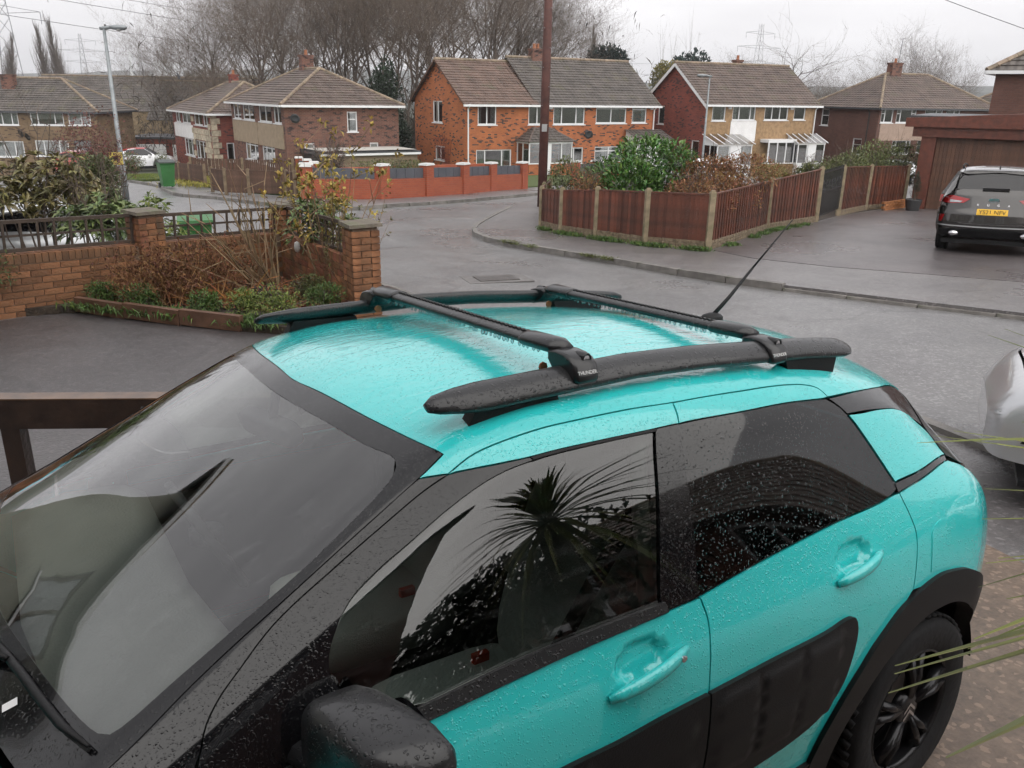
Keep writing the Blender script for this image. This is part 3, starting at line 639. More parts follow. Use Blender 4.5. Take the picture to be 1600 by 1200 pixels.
            s.slope(rf,(-oh,y0,ez),(L+oh,y0,ez),(L/2,ya,zr),(L/2,ya,zr),n);s.slope(rf,(L+oh,y1,ez),(-oh,y1,ez),(L/2,yb,zr),(L/2,yb,zr),n)
            s.tiles_ridge(rg,(L/2,ya,zr+.02),(L/2,yb,zr+.02))
            for cy,yy in ((y0,ya),(y1,yb)):
                for cx in (-oh,L+oh):s.tiles_ridge(rg,(cx,cy,ez+.03),(L/2,yy,zr+.02))
        r=rf.build(name,m,s.e);rg.build('ridge_tiles',ridgem or M_RIDGE,r);s.ez=ez;s.oh=oh;return r
    def gutters(s,faces='SWEN',m=None,ext=None):
        m=m or M_UPVC;o=s.oh;ez=s.ez
        g=MB();L,d=s.L,s.d
        for f in faces:
            if f=='S':g.box((L/2,-o-.02,ez-.05),(L+2*o,.13,.13));g.box((L/2,-o/2,ez-.10),(L+o,o,.02))
            if f=='N':g.box((L/2,d+o+.02,ez-.05),(L+2*o,.13,.13))
            if f=='W':g.box((-o-.02,d/2,ez-.055),(.13,d+2*o-.02,.12));g.box((-o/2,d/2,ez-.105),(o,d+o,.02))
            if f=='E':g.box((L+o+.02,d/2,ez-.055),(.13,d+2*o-.02,.12))
        g.build('gutter',m,s.e)
    def pipe(s,f,a,m=None,z0=0,z1=None,o=.09):
        z1=z1 if z1 is not None else s.H-.25;p=MB()
        p.tube([s.P(f,a,z0,o),s.P(f,a,z1-.25,o),s.P(f,a,z1-.05,s.oh),s.P(f,a,z1+.05,s.oh)],.045,8);p.build('downpipe',m or M_UPVC,s.e)
    def chimney(s,x,y,z,w=.7,d=.55,h=1.1,m=None,pots=2):
        c=MB();c.span(x-w/2,x+w/2,y-d/2,y+d/2,z-1.,z+h-.12);c.span(x-w/2-.05,x+w/2+.05,y-d/2-.05,y+d/2+.05,z+h-.12,z+h);ch=c.build('chimney',m or s.m,s.e)
        for i in range(pots):
            MB().lathe([(.11,0),(.13,.05),(.10,.1),(.10,.28),(.13,.30),(.09,.32)],(x+(i-(pots-1)/2)*.28,y,z+h),10).build('chimney_pot',mat('terracotta',(.30,.12,.06),.8,.2),ch)
        fl=MB().span(x-w/2-.12,x+w/2+.12,y-d/2-.2,y+d/2+.12,z-.38,z-.30);fl.build('lead_flashing',mat('lead',(.35,.35,.35),.6,.2),ch);return ch
    def dish(s,f,a,z,m=None):
        p=s.P(f,a,z,.3);dm=MB().lathe([(.02,0),(.16,.02),(.28,.07),(.285,.075),(.16,.03),(.02,.01)],(0,0,0),18,'Y').build('satellite_dish',m or M_LEAD,s.e,True,loc=p)
        dm.rotation_euler=(R_(-18),0,R_(150 if f=='S' else 60));MB().tube([(0,0,0),(0,-.25 if f=='S' else 0,-.05),(0,-.3,-.1)],.02,6).build('dish_arm',m or M_LEAD,dm)
    def slabp(s,name,f,a0,a1,z0,z1,m,o=.035):
        b=MB();s.bx(b,f,min(a0,a1),max(a0,a1),z0,z1,-.01,o);return b.build(name,m,s.e)
    def barge(s,f,rise,m,w=.2,y=0):
        "bargeboards up a gable"
        b=MB();o=s.oh;d=s.d;k=rise/(d/2);x=-o+.03 if f=='W' else s.L+o-.03
        for y0,y1 in ((-o,d/2),(d+o,d/2)):
            z0=s.H-o*k;z1=s.H+rise;t=.045
            for xx in (x-t/2,):
                q=[(xx,y0,z0-w),(xx,y1,z1-w),(xx,y1,z1),(xx,y0,z0)];q2=[(xx+t,*p[1:]) for p in q];i=len(b.v);b.v+=q+q2
                b.f+=[[i,i+1,i+2,i+3],[i+7,i+6,i+5,i+4],[i,i+4,i+5,i+1],[i+1,i+5,i+6,i+2],[i+2,i+6,i+7,i+3],[i+3,i+7,i+4,i]]
        b.build('bargeboard',m,s.e)
def door_panel(h,f,a0,a1,z0,z1,m,o=.0):
    b=MB();h.bx(b,f,a0,a1,z0,z1,-.06,o);d=b.build('door',m,h.e);hb=MB();h.bx(hb,f,a1-.14,a1-.09,z0+.95,z0+1.1,o,o+.05);hb.build('handle',M_CHROME_H,d);return d
M_CHROME_H=mat('door_metal',(.5,.5,.5),.3,.1,metal=1)
# --- orange brick pair with the tiled porches
B=-3.05
h=House('orange_brick_house',(-3.14,54,B),31.3,15.1,7.5,4.55,M_BKO,'bright orange brick semi-detached house with gable end and tiled hipped porch')
z=lambda a:a-B
h.window('S',.84,2.19,z(.06),z(1.42),(.5,),cur='net');h.window('S',4.57,5.95,z(.06),z(1.42),(.5,),cur='dark');h.window('S',6.5,9.03,z(.06),z(1.42),(.27,.73),cur='net')
h.window('S',9.96,12.56,z(.12),z(1.44),(.5,),.72,cur='none',tcols=(0,1));h.window('S',13.06,14.35,z(.14),z(1.44),(),.68,cur='net')
h.window('S',.73,3.33,z(-2.55),z(-1.45),(.25,.73),cur='net');h.window('S',7.5,9.02,z(-2.5),z(-1.42),(.5,),cur='dark');h.window('S',9.99,12.4,z(-2.4),z(-1.4),(.5,),.7,cur='full')
h.window('W',3.26,4.69,z(.06),z(1.42),(.5,),cur='net');h.window('W',2.95,4.39,z(-2.31),z(-1.4),(.5,),cur='dark')
h.walls('WE',2.45);h.roof('gable',2.45,M_ROOFR,n=17,x1=5.2,name='extension_roof')
h.roof('gable',2.75,M_ROOFG,n=18,x0=5.0);h.gutters('S');h.pipe('S',.12,z0=0);h.pipe('S',14.95,z0=.9);h.barge('W',2.45,mat('brown_board',(.10,.05,.03),.7,.2),.10)
h.chimney(7.4,3.75,h.H+2.6,.85,.55,.75,M_BKB,2);h.dish('S',9.2,z(-.55))
for a in (6.25,14.75):h.slabp('alarm_box','S',a-.13,a+.13,z(1.02),z(1.36),M_UPVC,.09)
# porches
def porch(h,a0,a1,dep,hw,roofm,style):
    o=.02;fr=MB();f='S'
    def bar(x,y0,z0,z1):fr.box((x,-y0,(z0+z1)/2),(.07,.07,z1-z0))
    for x in np.linspace(a0,a1,5 if style=='hip' else 4):bar(x,dep,.75,hw)
    for x in (a0,a1):bar(x,dep/2,.75,hw);bar(x,.06,.75,hw)
    fr.box(((a0+a1)/2,-dep/2-.02,hw),(a1-a0+.1,dep+.1,.1));fr.box(((a0+a1)/2,-dep,.78),(a1-a0+.07,.09,.07))
    for x in (a0,a1):fr.box((x,-dep/2,.78),(.09,dep,.07))
    pr=fr.build('porch',M_UPVC,h.e)
    MB().box(((a0+a1)/2,-dep/2,.3),(a1-a0+.04,dep+.04,.92)).build('porch_base',h.m if style=='hip' else M_UPVC,pr)
    xs=np.linspace(a0,a1,5 if style=='hip' else 4)
    for i in range(len(xs)-1):
        MB().box(((xs[i]+xs[i+1])/2,-dep+.005,(.8+hw)/2),(xs[i+1]-xs[i]-.07,.01,hw-.85)).build('pane',M_PANE,pr)
    for x in (a0,a1):MB().box((x,-dep/2,(.8+hw)/2),(.01,dep-.1,hw-.85)).build('pane',M_PANE,pr)
    door=MB().box(((xs[1]+xs[2])/2+.02,-dep-.03,hw/2+.02),(xs[2]-xs[1]-.1,.05,hw-.1)).build('porch_door',M_UPVC,pr)
    rf=MB();oh=.18;zt=hw+.06;hs=h
    if style=='hip':
        A=(a0-oh,-dep-oh,zt);Bq=(a1+oh,-dep-oh,zt);mx_=(a0+a1)/2;top=zt+.85;C2=(mx_+.5,-.35,top);D2=(mx_-.5,-.35,top)
        hs.slope(rf,A,Bq,C2,D2,6);hs.slope(rf,(a0-oh,0,zt),A,D2,(mx_-.5,0,top),6);hs.slope(rf,Bq,(a1+oh,0,zt),(mx_+.5,0,top),C2,6);rf.build('porch_roof',roofm,pr)
        rg=MB();hs.tiles_ridge(rg,A,D2,.07);hs.tiles_ridge(rg,Bq,C2,.07);rg.build('porch_ridge',M_ROOFB,pr)
    else:
        top=zt+.6;A=(a0-oh,-dep-oh,zt);Bq=(a1+oh,-dep-oh,zt);C2=(a1+oh,-.02,top);D2=(a0-oh,-.02,top)
        if style=='tile':hs.slope(rf,A,Bq,C2,D2,6);rf.build('porch_roof',roofm,pr)
        else:
            rf.face([A,Bq,C2,D2]);g=rf.build('porch_roof',glassmat('polycarbonate',(.55,.5,.42),.12,.2),pr);rb=MB()
            for k in range(6):x=a0-oh+(a1-a0+2*oh)*k/5;rb.tube([(x,-dep-oh,zt+.01),(x,-.02,top+.01)],.035,4)
            rb.build('glazing_bar',M_UPVC,pr)
        for x in (a0,a1):MB().face([(x,-dep,hw+.05),(x,-.02,hw+.05),(x,-.02,top-.03)]).build('porch_cheek',M_UPVC,pr)
    return pr
porch(h,3.75,7.0,1.5,2.05,M_ROOFG,'hip');porch(h,12.6,15.5,1.3,2.1,M_ROOFG,'tile')
tr=MB();rd=random.Random(4)
for k in range(9):     # wooden fan trellis on the gable
    x=1.9+k*.36;tr.tube([h.P('W',2.3+k*.10,.5,.03),h.P('W',1.9+k*.33,2.5-abs(k-4)*.12,.05)],.018,4)
for zz in (.9,1.5,2.1):tr.tube([h.P('W',2.1-(zz-.9)*.2,zz,.04),h.P('W',3.4+(zz)*.6,zz,.04)],.018,4)
tr.build('wall_trellis',mat('trellis_red',(.16,.035,.02),.7,.2),h.e)
# --- red brick pair with white porch and bay
B=-3.35
h=House('red_brick_house',(13.2,61,B),25.2,10.0,7.5,5.0,M_BKR,'red brick semi-detached house with white bargeboards, tan rendered front and white conservatory porch');z=lambda a:a-B
h.window('S',.51,1.68,z(.36),z(1.5),(),cur='net');h.window('S',2.29,4.36,z(.4),z(1.5),(.3,.78),cur='net');h.window('S',5.17,7.38,z(.42),z(1.52),(.33,.66),cur='full');h.window('S',7.92,9.02,z(.44),z(1.52),(),cur='full')
h.window('S',3.3,4.33,z(-2.2),z(-1.14),(.5,),cur='dark');h.window('W',5.04,5.87,z(-.06),z(1.25),(),cur='full');h.window('W',.54,1.44,z(-2.44),z(-1.0),(),cur='full')
h.walls('WE',2.6,mats={'S':M_TANST});h.roof('gable',2.6,M_ROOFB,n=17);h.gutters('S');h.pipe('S',9.9,z0=0);h.barge('W',2.6,M_UPVC,.26);h.chimney(5.6,4.1,h.H+2.5,.6,.5,.45,M_BKB,1)
h.slabp('cladding_panel','S',2.2,4.5,z(-1.05),z(.33),M_WPANEL);porch(h,.0,2.95,1.6,2.15,None,'glass');porch(h,7.6,10.1,1.2,2.15,None,'glass')
bay=MB();bay.box((6.35,-.45,2.35),(2.6,1.0,.22));bb=bay.build('bay_window',M_UPVC,h.e)
for x in (5.1,5.9,6.7,7.5):MB().box((x,-.9,1.5),(.08,.08,1.5)).build('bay_mullion',M_UPVC,bb)
for x in (5.5,6.3,7.1):MB().box((x,-.89,1.5),(.7,.02,1.45)).build('pane',M_PANE,bb)
MB().box((6.3,-.45,.4),(2.5,.95,.75)).build('bay_base',M_TANST,bb);MB().box((6.3,-.48,.79),(2.6,1.05,.06)).build('sill',M_UPVC,bb)
for a in (2.0,7.65):h.slabp('alarm_box','S',a-.12,a+.12,z(1.15),z(1.45),M_UPVC,.09)
# --- brown hipped pair on the right
B=-3.7
h=House('brown_brick_house',(27.3,66,B),22.5,12.0,7.5,5.25,M_BKD,'dark brown brick hipped-roof house with pinkish render band, partly behind the timber garage');z=lambda a:a-B
h.window('S',.2,1.41,z(.3),z(1.42),(.34,),.6,cur='blind',tcols=(0,));h.window('S',1.73,3.73,z(.3),z(1.42),(.22,.78),.6,cur='blind',tcols=(0,2));h.window('S',4.6,6.46,z(.3),z(1.42),(.66,),cur='full');h.window('S',6.8,8.3,z(.3),z(1.42),(.6,),cur='blind')
h.window('S',1.74,3.64,z(-2.0),z(-.97),(.22,.78),.6,cur='full',tcols=(0,2));h.window('S',4.33,5.6,z(-1.9),z(-.95),(),cur='full');h.window('W',5.29,6.17,z(-.1),z(1.2),(),.6,cur='net');h.window('W',1.37,2.31,z(-2.16),z(-.92),(),.62,cur='net')
h.walls();h.roof('hip',2.35,M_ROOFB,n=16);h.gutters('SW',M_LEAD);h.pipe('W',.9,M_BLKP);h.slabp('render_band','S',.25,5.9,z(-1.0),z(.26),M_RENDP);h.chimney(4.6,3.75,h.H+2.2,1.0,.6,1.0,M_BKB,1);h.dish('S',5.2,z(-.5),M_BLKP);h.dish('S',5.7,z(-.45),M_BLKP)
MB().tube([(4.9,3.75,h.H+3.1),(5.0,3.75,h.H+5.0)],.02,5).tube([(4.6,3.75,h.H+4.95),(5.4,3.75,h.H+5.0)],.015,4).build('tv_aerial',M_LEAD,h.e)
h=House('brown_brick_house',(42,72,-3.7),22.5,12,7.5,5.0,M_BKD,'farther brown brick house whose hipped roof shows above the timber garage');h.walls();h.roof('hip',2.35,M_ROOFB,n=16);h.gutters('SW');h.window('S',1,2.4,2.9,4.1,(.5,),cur='net')
# --- brown hipped house on the left, side wall to the camera
B=-3.6
h=House('brown_brick_house',(-13.84,52,B),33,7.45,11.6,4.85,M_BKB,'dark brown brick hipped-roof house with beige rendered band and flat-roofed black garage beside it');z=lambda a:a-B
for a,b in ((9.2,11.1),(6.1,8.8),(2.5,5.15),(.6,2.1)):h.window('W',a,b,z(-.02),z(1.18),(.5,),cur='net')
h.window('W',5.85,8.8,z(-2.62),z(-1.28),(.3,.7),.75,cur='net');h.window('W',2.35,5.0,z(-2.66),z(-1.25),(.3,.7),.75,cur='net')
h.window('S',3.95,4.62,z(-.48),z(.72),(),.62,cur='full');h.window('S',1.12,1.75,z(-1.6),z(-1.12),(),cur='net');h.window('S',5.4,6.0,z(-1.7),z(-1.15),(),cur='full')
h.walls();h.roof('hipy',2.0,M_ROOFB,n=15);h.gutters('SW');h.slabp('render_band','W',.35,5.5,z(-1.5),z(-.1),M_RENDB);h.slabp('render_band','W',5.6,11.4,z(-1.5),z(-.1),M_RENDB);h.chimney(3.9,6.6,h.H+1.75,.8,.6,1.15,M_BKB,1);h.dish('S',.55,z(.35));h.pipe('S',2.7,M_BLKP,z1=2.9)
g=House('flat_roofed_garage',(-11.3,49.9,-3.75),33,6.2,3.4,2.15,mat('drab_render',(.19,.145,.10),.9,.15,3),'low flat-roofed garage with dark boarded end beside the brown hipped house','garage');g.walls();g.oh=.1
MB().box((3.1,1.7,2.2),(6.5,3.7,.16)).build('flat_roof',M_LEAD,g.e);MB().box((3.1,-.19,2.13),(6.5,.03,.12)).build('fascia',M_UPVC,g.e)
for k in range(9):MB().box((-.03,1.7,.15+k*.23),(.05,3.3,.205)).build('board',mat('black_boards',(.025,.025,.028),.6,.2),g.e)
# --- pale stone / white panel pair behind it
B=-4.45
h=House('pale_fronted_house',(-21.77,62,B),34,7.4,11.6,4.85,M_BKR,'red brick hipped-roof house with white panel and pale stone front');z=lambda a:a-B
for a,b in ((8.9,10.6),(5.85,8.5),(2.35,4.75),(.6,2.15)):h.window('W',a,b,z(-.68),z(.3),(.5,),cur='net')
h.window('W',5.5,8.5,z(-3.1),z(-1.8),(.3,.7),cur='net');h.window('W',2.2,4.95,z(-3.15),z(-1.8),(.3,.7),cur='net');h.window('S',.94,1.5,z(-3.1),z(-1.78),(),cur='net')
h.walls();h.roof('hipy',2.0,M_ROOFB,n=15);h.gutters('SW');h.slabp('cladding_panel','W',5.3,11.2,z(-1.78),z(-.75),M_WPANEL);h.chimney(3.9,7,h.H+1.7,.6,.6,.9,M_BKR,1);h.dish('W',6.6,h.H+2.4)
sq=MB();rd=random.Random(2)
for i in range(11):
    for j in range(7):
        if not(3.2<=0):pass
        y=.15+j*.72+(.3 if i%2 else 0);zz=.2+i*.42
        if any(a-.1<y+.3<b+.1 and c-.3<zz+.2<d+.1 for a,b,c,d in ((.6,2.15,z(-.68),z(.3)),(2.35,4.75,z(-.68),z(.3)),(2.2,4.95,z(-3.15),z(-1.8)))):continue
        st=MB();st.box((-.02-rd.random()*.02,y+.34,zz+.2),(.06,.66,.39));st.build('stone',M_STONE,h.e)
for i in range(11):MB().box((.18+.1*(i%2),-.03,.2+i*.42+.2),(.4+.25*(i%2),.07,.39)).build('quoin_stone',M_STONE,h.e)
# --- buff brick house far left
B=-4.6
h=House('buff_brick_house',(-44.5,65.4,B),4,12.55,7.5,4.85,M_BKT,'buff brown brick hipped-roof house with white windows at the left edge behind the shrubs');z=lambda a:a-B;o=8.0
h.window('S',o-2.9,o-1.22,z(-.95),z(.1),(.3,.72),cur='full');h.window('S',o-.33,o+2.12,z(-.92),z(.12),(.22,.73),cur='blind');h.window('S',o+2.45,o+4.1,z(-.9),z(.13),(.58,),cur='blind')
h.window('S',o-3.2,o-1.14,z(-3.3),z(-2.12),(.3,.68),cur='full');h.window('S',o-.28,o+2.2,z(-3.2),z(-2.03),(.26,.72),cur='blind');h.window('S',o+2.6,o+3.9,z(-4.2),z(-2.0),(.3,),cur='dark',fm=M_LEAD)
h.walls();h.roof('hip',2.2,M_ROOFG,n=15);h.gutters('SE',M_LEAD);h.dish('S',o-1.0,z(-1.5),M_BLKP);h.dish('S',o-.55,z(-1.75),M_BLKP);h.chimney(o-2.7,2.6,h.H+1.5,.9,.6,.95,M_BKB,0)
# --- long stone barn roofs and garages beyond
h=House('stone_barn',(-39,92,-6.2),2,17.5,9,4.9,mat('old_stone',(.21,.155,.095),.9,.4,2.5,bump=.8,bscale=6),'long old stone building with sagging slate roof far left behind the lamp post','barn');h.walls('WE',3.8);h.roof('gable',3.9,M_ROOFG,n=14,oh=.1);h.slabp('barn_doors','S',9.2,12.2,1.2,3.3,M_BLKP)
h=House('long_slate_roof_house',(-58,104,-6.0),3,26,9,5.2,MATS['old_stone'],'long low house with mossy slate roof behind the buff brick house');h.walls('WE',3.6);h.roof('gable',3.9,M_ROOFG,n=14,oh=.1);h.chimney(25.4,4.5,h.H+3.4,.6,.6,.9,M_STONE,0)
for x,lab in ((-34.2,'left garage with white up-and-over door behind the red and white off-roader'),(-30.6,'right garage with white up-and-over door next to the pale-fronted house')):
    g=House('garage_block',(x,76,-5.05),6,3.5,6,2.7,M_BKR,lab,'garage','garages with white doors');g.walls();g.oh=.1;MB().box((1.75,3,2.75),(3.6,6.2,.16)).build('flat_roof',M_LEAD,g.e);gd=MB().box((1.75,-.02,1.12),(2.9,.05,2.2)).build('garage_door',M_WPANEL,g.e)
    for k in range(5):MB().box((1.75,-.05,.3+k*.42),(2.8,.015,.36)).build('door_slat',M_WPANEL,gd)
# --- timber garage on the right drive
M_TIMB=mat('red_brown_timber',(.10,.028,.016),.45,.35,6,bump=.3,bscale=30)
M_TIMD=mat('brown_boards',(.085,.038,.022),.5,.35,5,bump=.3,bscale=30,island=.2)
g=empty('timber_garage',(13.75,29.2,gz(13.75,29.2)+.08),R_(-30),'red-brown timber double garage with boarded door behind the black sport utility car','garage')
for x in (0.12,6.6):MB().box((x,0,1.3),(.45,.3,2.65)).build('door_post',M_TIMB,g)
MB().box((3.3,-.05,2.55),(7.4,.35,.32)).build('lintel',M_TIMB,g);fa=MB();fa.v=[(x,y,z) for y in (-.36,.12) for x,z in ((-.65,2.70),(-.65,2.98),(3.3,3.22),(7.25,2.98),(7.25,2.70),(3.3,2.72))];fa.f=[[5,4,3,2,1,0],[6,7,8,9,10,11]]+[[k,(k+1)%6,6+(k+1)%6,6+k] for k in range(6)];fa.build('fascia',M_TIMB,g)
MB().box((3.3,3.3,3.0),(7.7,6.9,.12)).build('flat_roof',M_LEAD,g)
for x in (-.05,6.8):MB().box((x,3.2,1.3),(.12,6.2,2.6)).build('side_wall',M_TIMD,g)
bm_=MB().box((0,0,0),(.115,.04,2.35)).mesh('board',M_TIMD)
for k in range(49):link('board',bm_,g,(.42+k*.122,.08,1.2))
MB().box((3.3,.14,1.2),(6.2,.05,2.4)).build('door_backing',M_TIMB,g);MB().box((3.35,-.38,2.86),(.22,.02,.12)).build('warning_label',mat('label_red',(.4,.06,.03),.5,.1),g)
# --- neighbours just outside the frame (they show in the car's glass)
h=House('brick_house',(19.35,36,-1.95),-35,9,8,5.3,M_BKD,'brown brick house end rising behind the timber garage at the right edge');h.walls();h.roof('hip',2.6,M_ROOFG,n=14);h.gutters('SW')
h=House('cream_rendered_house',(-13.4,-.9,-.25),-5,6.8,8,5.0,M_RENDC,'cream rendered house with brown window frames left of the drive, mirrored in the windscreen')
M_BRF=mat('brown_frames',(.07,.045,.03),.5,.2)
for f,W in (('E',8),('N',7),('S',7)):
    for a in (.7,2.9,5.0):
        h.window(f,a,a+1.5,3.2,4.4,(.5,),cur='net',fm=M_BRF);h.window(f,a,a+1.5,.9,2.2,(.5,),.7,cur='net',fm=M_BRF)
h.walls();h.roof('hip',2.4,M_ROOFR,n=14);h.gutters('SWEN')
h=House('brick_bungalow',(20,-9,-.2),0,9,16,2.5,M_BKB,'dark brick bungalow across the side garden, mirrored in the car windows');h.window('W',2,4,.9,2.0,(.5,));h.window('W',8,10,.9,2.0,(.5,));h.walls();h.roof('hipy',1.9,M_ROOFB,n=12);h.gutters('SWEN',M_BLKP)
h=House('brick_house',(-5.2,-9.3,.0),0,8.6,8,5.2,M_BKD,'brown brick house behind the camera whose wall darkens the car doors');h.window('N',.8,2.6,1,2.3,(.5,),cur='net');h.window('N',.8,2.6,3.4,4.6,(.5,),cur='net');h.window('N',4.6,6.2,3.4,4.6,(.5,),cur='net');h.window('E',2,3.6,3.4,4.6,(.5,),cur='net');h.wins['N'].append((4.9,5.9,.1,2.2))
MB().box((5.4,8.05,1.15),(1.0,.06,2.1)).build('front_door',mat('dark_green_door',(.02,.05,.035),.4,.1),h.e);h.walls();h.roof('hipy',2.2,M_ROOFB,n=12);h.gutters('SWEN',M_BLKP)
# ---------------------------------------------------------------- garden walls and fences
M_BRICK=mat('old_wall_brick',(.22,.092,.042),.75,.35,7,bump=.5,bscale=50,island=.28,spots=((.07,.045,.025),2.,.5,.72))
M_MORT=mat('old_mortar',(.17,.12,.085),.9,.3,8,bump=.4)
M_SLABC=mat('weathered_coping',(.13,.11,.085),.75,.35,5,bump=.5,bscale=30,spots=((.08,.09,.04),4.,.5,.7))
M_TRELW=mat('dark_trellis_wood',(.05,.034,.024),.7,.35,8,bump=.4,bscale=40)
rdw=random.Random(11)
BRM=MB().box((0,0,0),(.215,.10,.065)).mesh('brick',M_BRICK);SOL=MB().box((0,0,0),(.065,.21,.103)).mesh('brick',M_BRICK)
wall_root=empty('brick_garden_wall',P(-3.35,12.2),0,'weathered brown brick garden wall with pillars around the flower bed','wall')
WB=Vector(P(-3.35,12.2))
def wl(x,y,z):return Vector((x,y,z))-WB
def brick_run(a,b,h,face,count,zoff=0.,thick=.215,stuffmb=None,solidier=True):
    "wall from a to b; face=+1/-1 side that carries single bricks"
    a,b=Vector(a),Vector(b);t=(b-a);L=t.length;t.normalize();nrm=Vector((t.y,-t.x))*face;ang=math.atan2(t.y,t.x);slope=(gz(*b)-gz(*a))/L
    c=(a+b)/2;co=MB();co.box((0,0,0),(L,thick-.03,h-.02));
    o=co.build('mortar_core',M_MORT,wall_root,loc=tuple(wl(c.x,c.y,gz(*c)+(h-.02)/2+zoff)));o.rotation_euler=(0,-math.atan(slope),ang)
    rows=int(round((h-.11)/.075)) if solidier else int(h/.075)
    for r in range(rows):
        n=int(L/.225)+1
        for k in range(n):
            s=(k+.5)*.225-(.1125 if r%2 else 0)
            if s<.05 or s>L-.02:continue
            p=a+t*s+nrm*(thick/2-.052+rdw.uniform(-.0025,.0025));zz=gz(a.x+t.x*s,a.y+t.y*s)+zoff+.0375+r*.075
            if count[0]>0:
                link('brick',BRM,wall_root,tuple(wl(p.x,p.y,zz)),(rdw.uniform(-.01,.01),-math.atan(slope),ang));count[0]-=1
            else:stuffmb.box(tuple(wl(p.x,p.y,zz)),(.215,.10,.065),ang)
            q=a+t*s-nrm*(thick/2-.052);stuffmb.box(tuple(wl(q.x,q.y,zz)),(.215,.10,.065),ang)
    if solidier:
        n=int(L/.075)
        for k in range(n):
            s=(k+.5)*.075;p=a+t*s;zz=gz(p.x,p.y)+zoff+h-.05
            if count[1]>0:link('brick',SOL,wall_root,tuple(wl(p.x,p.y,zz+rdw.uniform(-.002,.003))),(0,-math.atan(slope),ang));count[1]-=1
            else:stuffmb.box(tuple(wl(p.x,p.y,zz)),(.065,.21,.103),ang)
def pillar(x,y,h,w,ang,single,stuffmb,cap=.038):
    z0=gz(x,y);rows=int(h/.075);co=MB().box((0,0,0),(w-.04,w-.04,h)).build('mortar_core',M_MORT,wall_root,loc=tuple(wl(x,y,z0+h/2)));co.rotation_euler=(0,0,ang)
    M=Matrix.Rotation(ang,3,'Z');nb=2
    for r in range(rows):
        for side in range(4):
            Ms=Matrix.Rotation(ang+side*math.pi/2,3,'Z')
            for k in range(nb):
                full=(k==0)==((r+side)%2==0);ln=.215 if full else .102;cx=(-w/2+ln/2) if k==0 else (w/2-ln/2)
                v=Ms@Vector((cx,-(w/2-.05),0));zz=z0+.0375+r*.075
                if single and side in single:link('brick',BRM,wall_root,tuple(wl(x+v.x,y+v.y,zz)),(0,0,ang+side*math.pi/2),(ln/.215,.96,1))
                else:stuffmb.box(tuple(wl(x+v.x,y+v.y,zz)),(ln,.096,.065),ang+side*math.pi/2)
    c=MB();c.box((0,0,0),(w+.06,w+.06,cap),taper=.97);o=c.build('coping_slab',M_SLABC,wall_root,loc=tuple(wl(x,y,z0+h+cap/2)));o.rotation_euler=(.02,.01,ang)
SM=MB();D1=Vector((.62,.785)).normalized();ANG1=math.atan2(D1.y,D1.x)
pC=Vector((-3.35,12.2));p1=pC-D1*2.12;pW=pC-D1*6.2;pE=Vector((-1.74,9.42));D2=(pE-pC).normalized();ANG2=math.atan2(D2.y,D2.x)
WH=.71;cnt=[170,60]
brick_run(p1-D1*2.6,p1-D1*.16,WH,1,cnt,stuffmb=SM);brick_run(p1+D1*.16,pC-D1*.16,WH,1,cnt,stuffmb=SM)
brick_run(pW,p1-D1*2.6,WH,1,[0,0],stuffmb=SM);brick_run(pC+D2*.16,pE-D2*.16,WH,1,[0,0],stuffmb=SM)
pillar(p1.x,p1.y,1.09,.33,ANG1,(0,),SM);pillar(pC.x,pC.y,1.09,.33,ANG1,None,SM);pillar(pE.x,pE.y,1.09,.33,ANG2,(0,1,2),SM)
SM.build('brick_backing',M_BRICK,wall_root)['kind']='stuff'
def trellis(a,b,zb,h,label,nx,nz=3):
    a,b=Vector(a),Vector(b);t=(b-a);L=t.length;t.normalize();ang=math.atan2(t.y,t.x);sl=(gz(*b)-gz(*a))/L
    e=empty('wooden_trellis',(a.x,a.y,gz(*a)+zb),ang,label,'trellis','trellis panels on the garden wall');e.rotation_euler=(0,-math.atan(sl),ang)
    for z in (0.02,h-.02):MB().box((L/2,0,z),(L,.045,.04)).build('rail',M_TRELW,e)
    um=MB().box((0,-.012,h/2),(.028,.016,h-.03)).mesh('slat',M_TRELW)
    for k in range(nx+1):link('slat',um,e,(.02+(L-.04)*k/nx,0,0))
    hm=MB().box((L/2,.012,0),(L-.02,.016,.026)).mesh('slat',M_TRELW)
    for k in range(1,nz):link('slat',hm,e,(0,0,h*k/nz))
trellis(p1-D1*2.6,p1-D1*.17,WH+.02,.36,'dark wooden trellis on the wall left of the first brick pillar, shrub leaves behind',13,2)
trellis(p1+D1*.17,pC-D1*.17,WH+.02,.34,'dark wooden trellis between the two far brick pillars, green bin behind',9,2)
trellis(pC+D2*.17,pE-D2*.17,WH+.0,.38,'dark wooden trellis running down to the near end pillar by the road',11,3)
# bed edging
eb=empty('bed_edging',P(-5.1,9.45),0,'low brown concrete edging between the flower bed and the dark drive','edging')
for (x0,y0),(x1,y1) in (((-5.1,9.45),(-4.4,9.15)),((-4.4,9.15),(-3.65,8.85)),((-3.65,8.85),(-2.9,8.6))):
    L=math.hypot(x1-x0,y1-y0);cx,cy=(x0+x1)/2,(y0+y1)/2;o=MB().box((0,0,0),(L-.01,.07,.17)).build('edging_stone',mat('edging_brown',(.10,.05,.03),.7,.3,8),eb,loc=tuple(Vector(P(cx,cy,.11))-Vector(P(-5.1,9.45))));o.rotation_euler=(0,0,math.atan2(y1-y0,x1-x0))
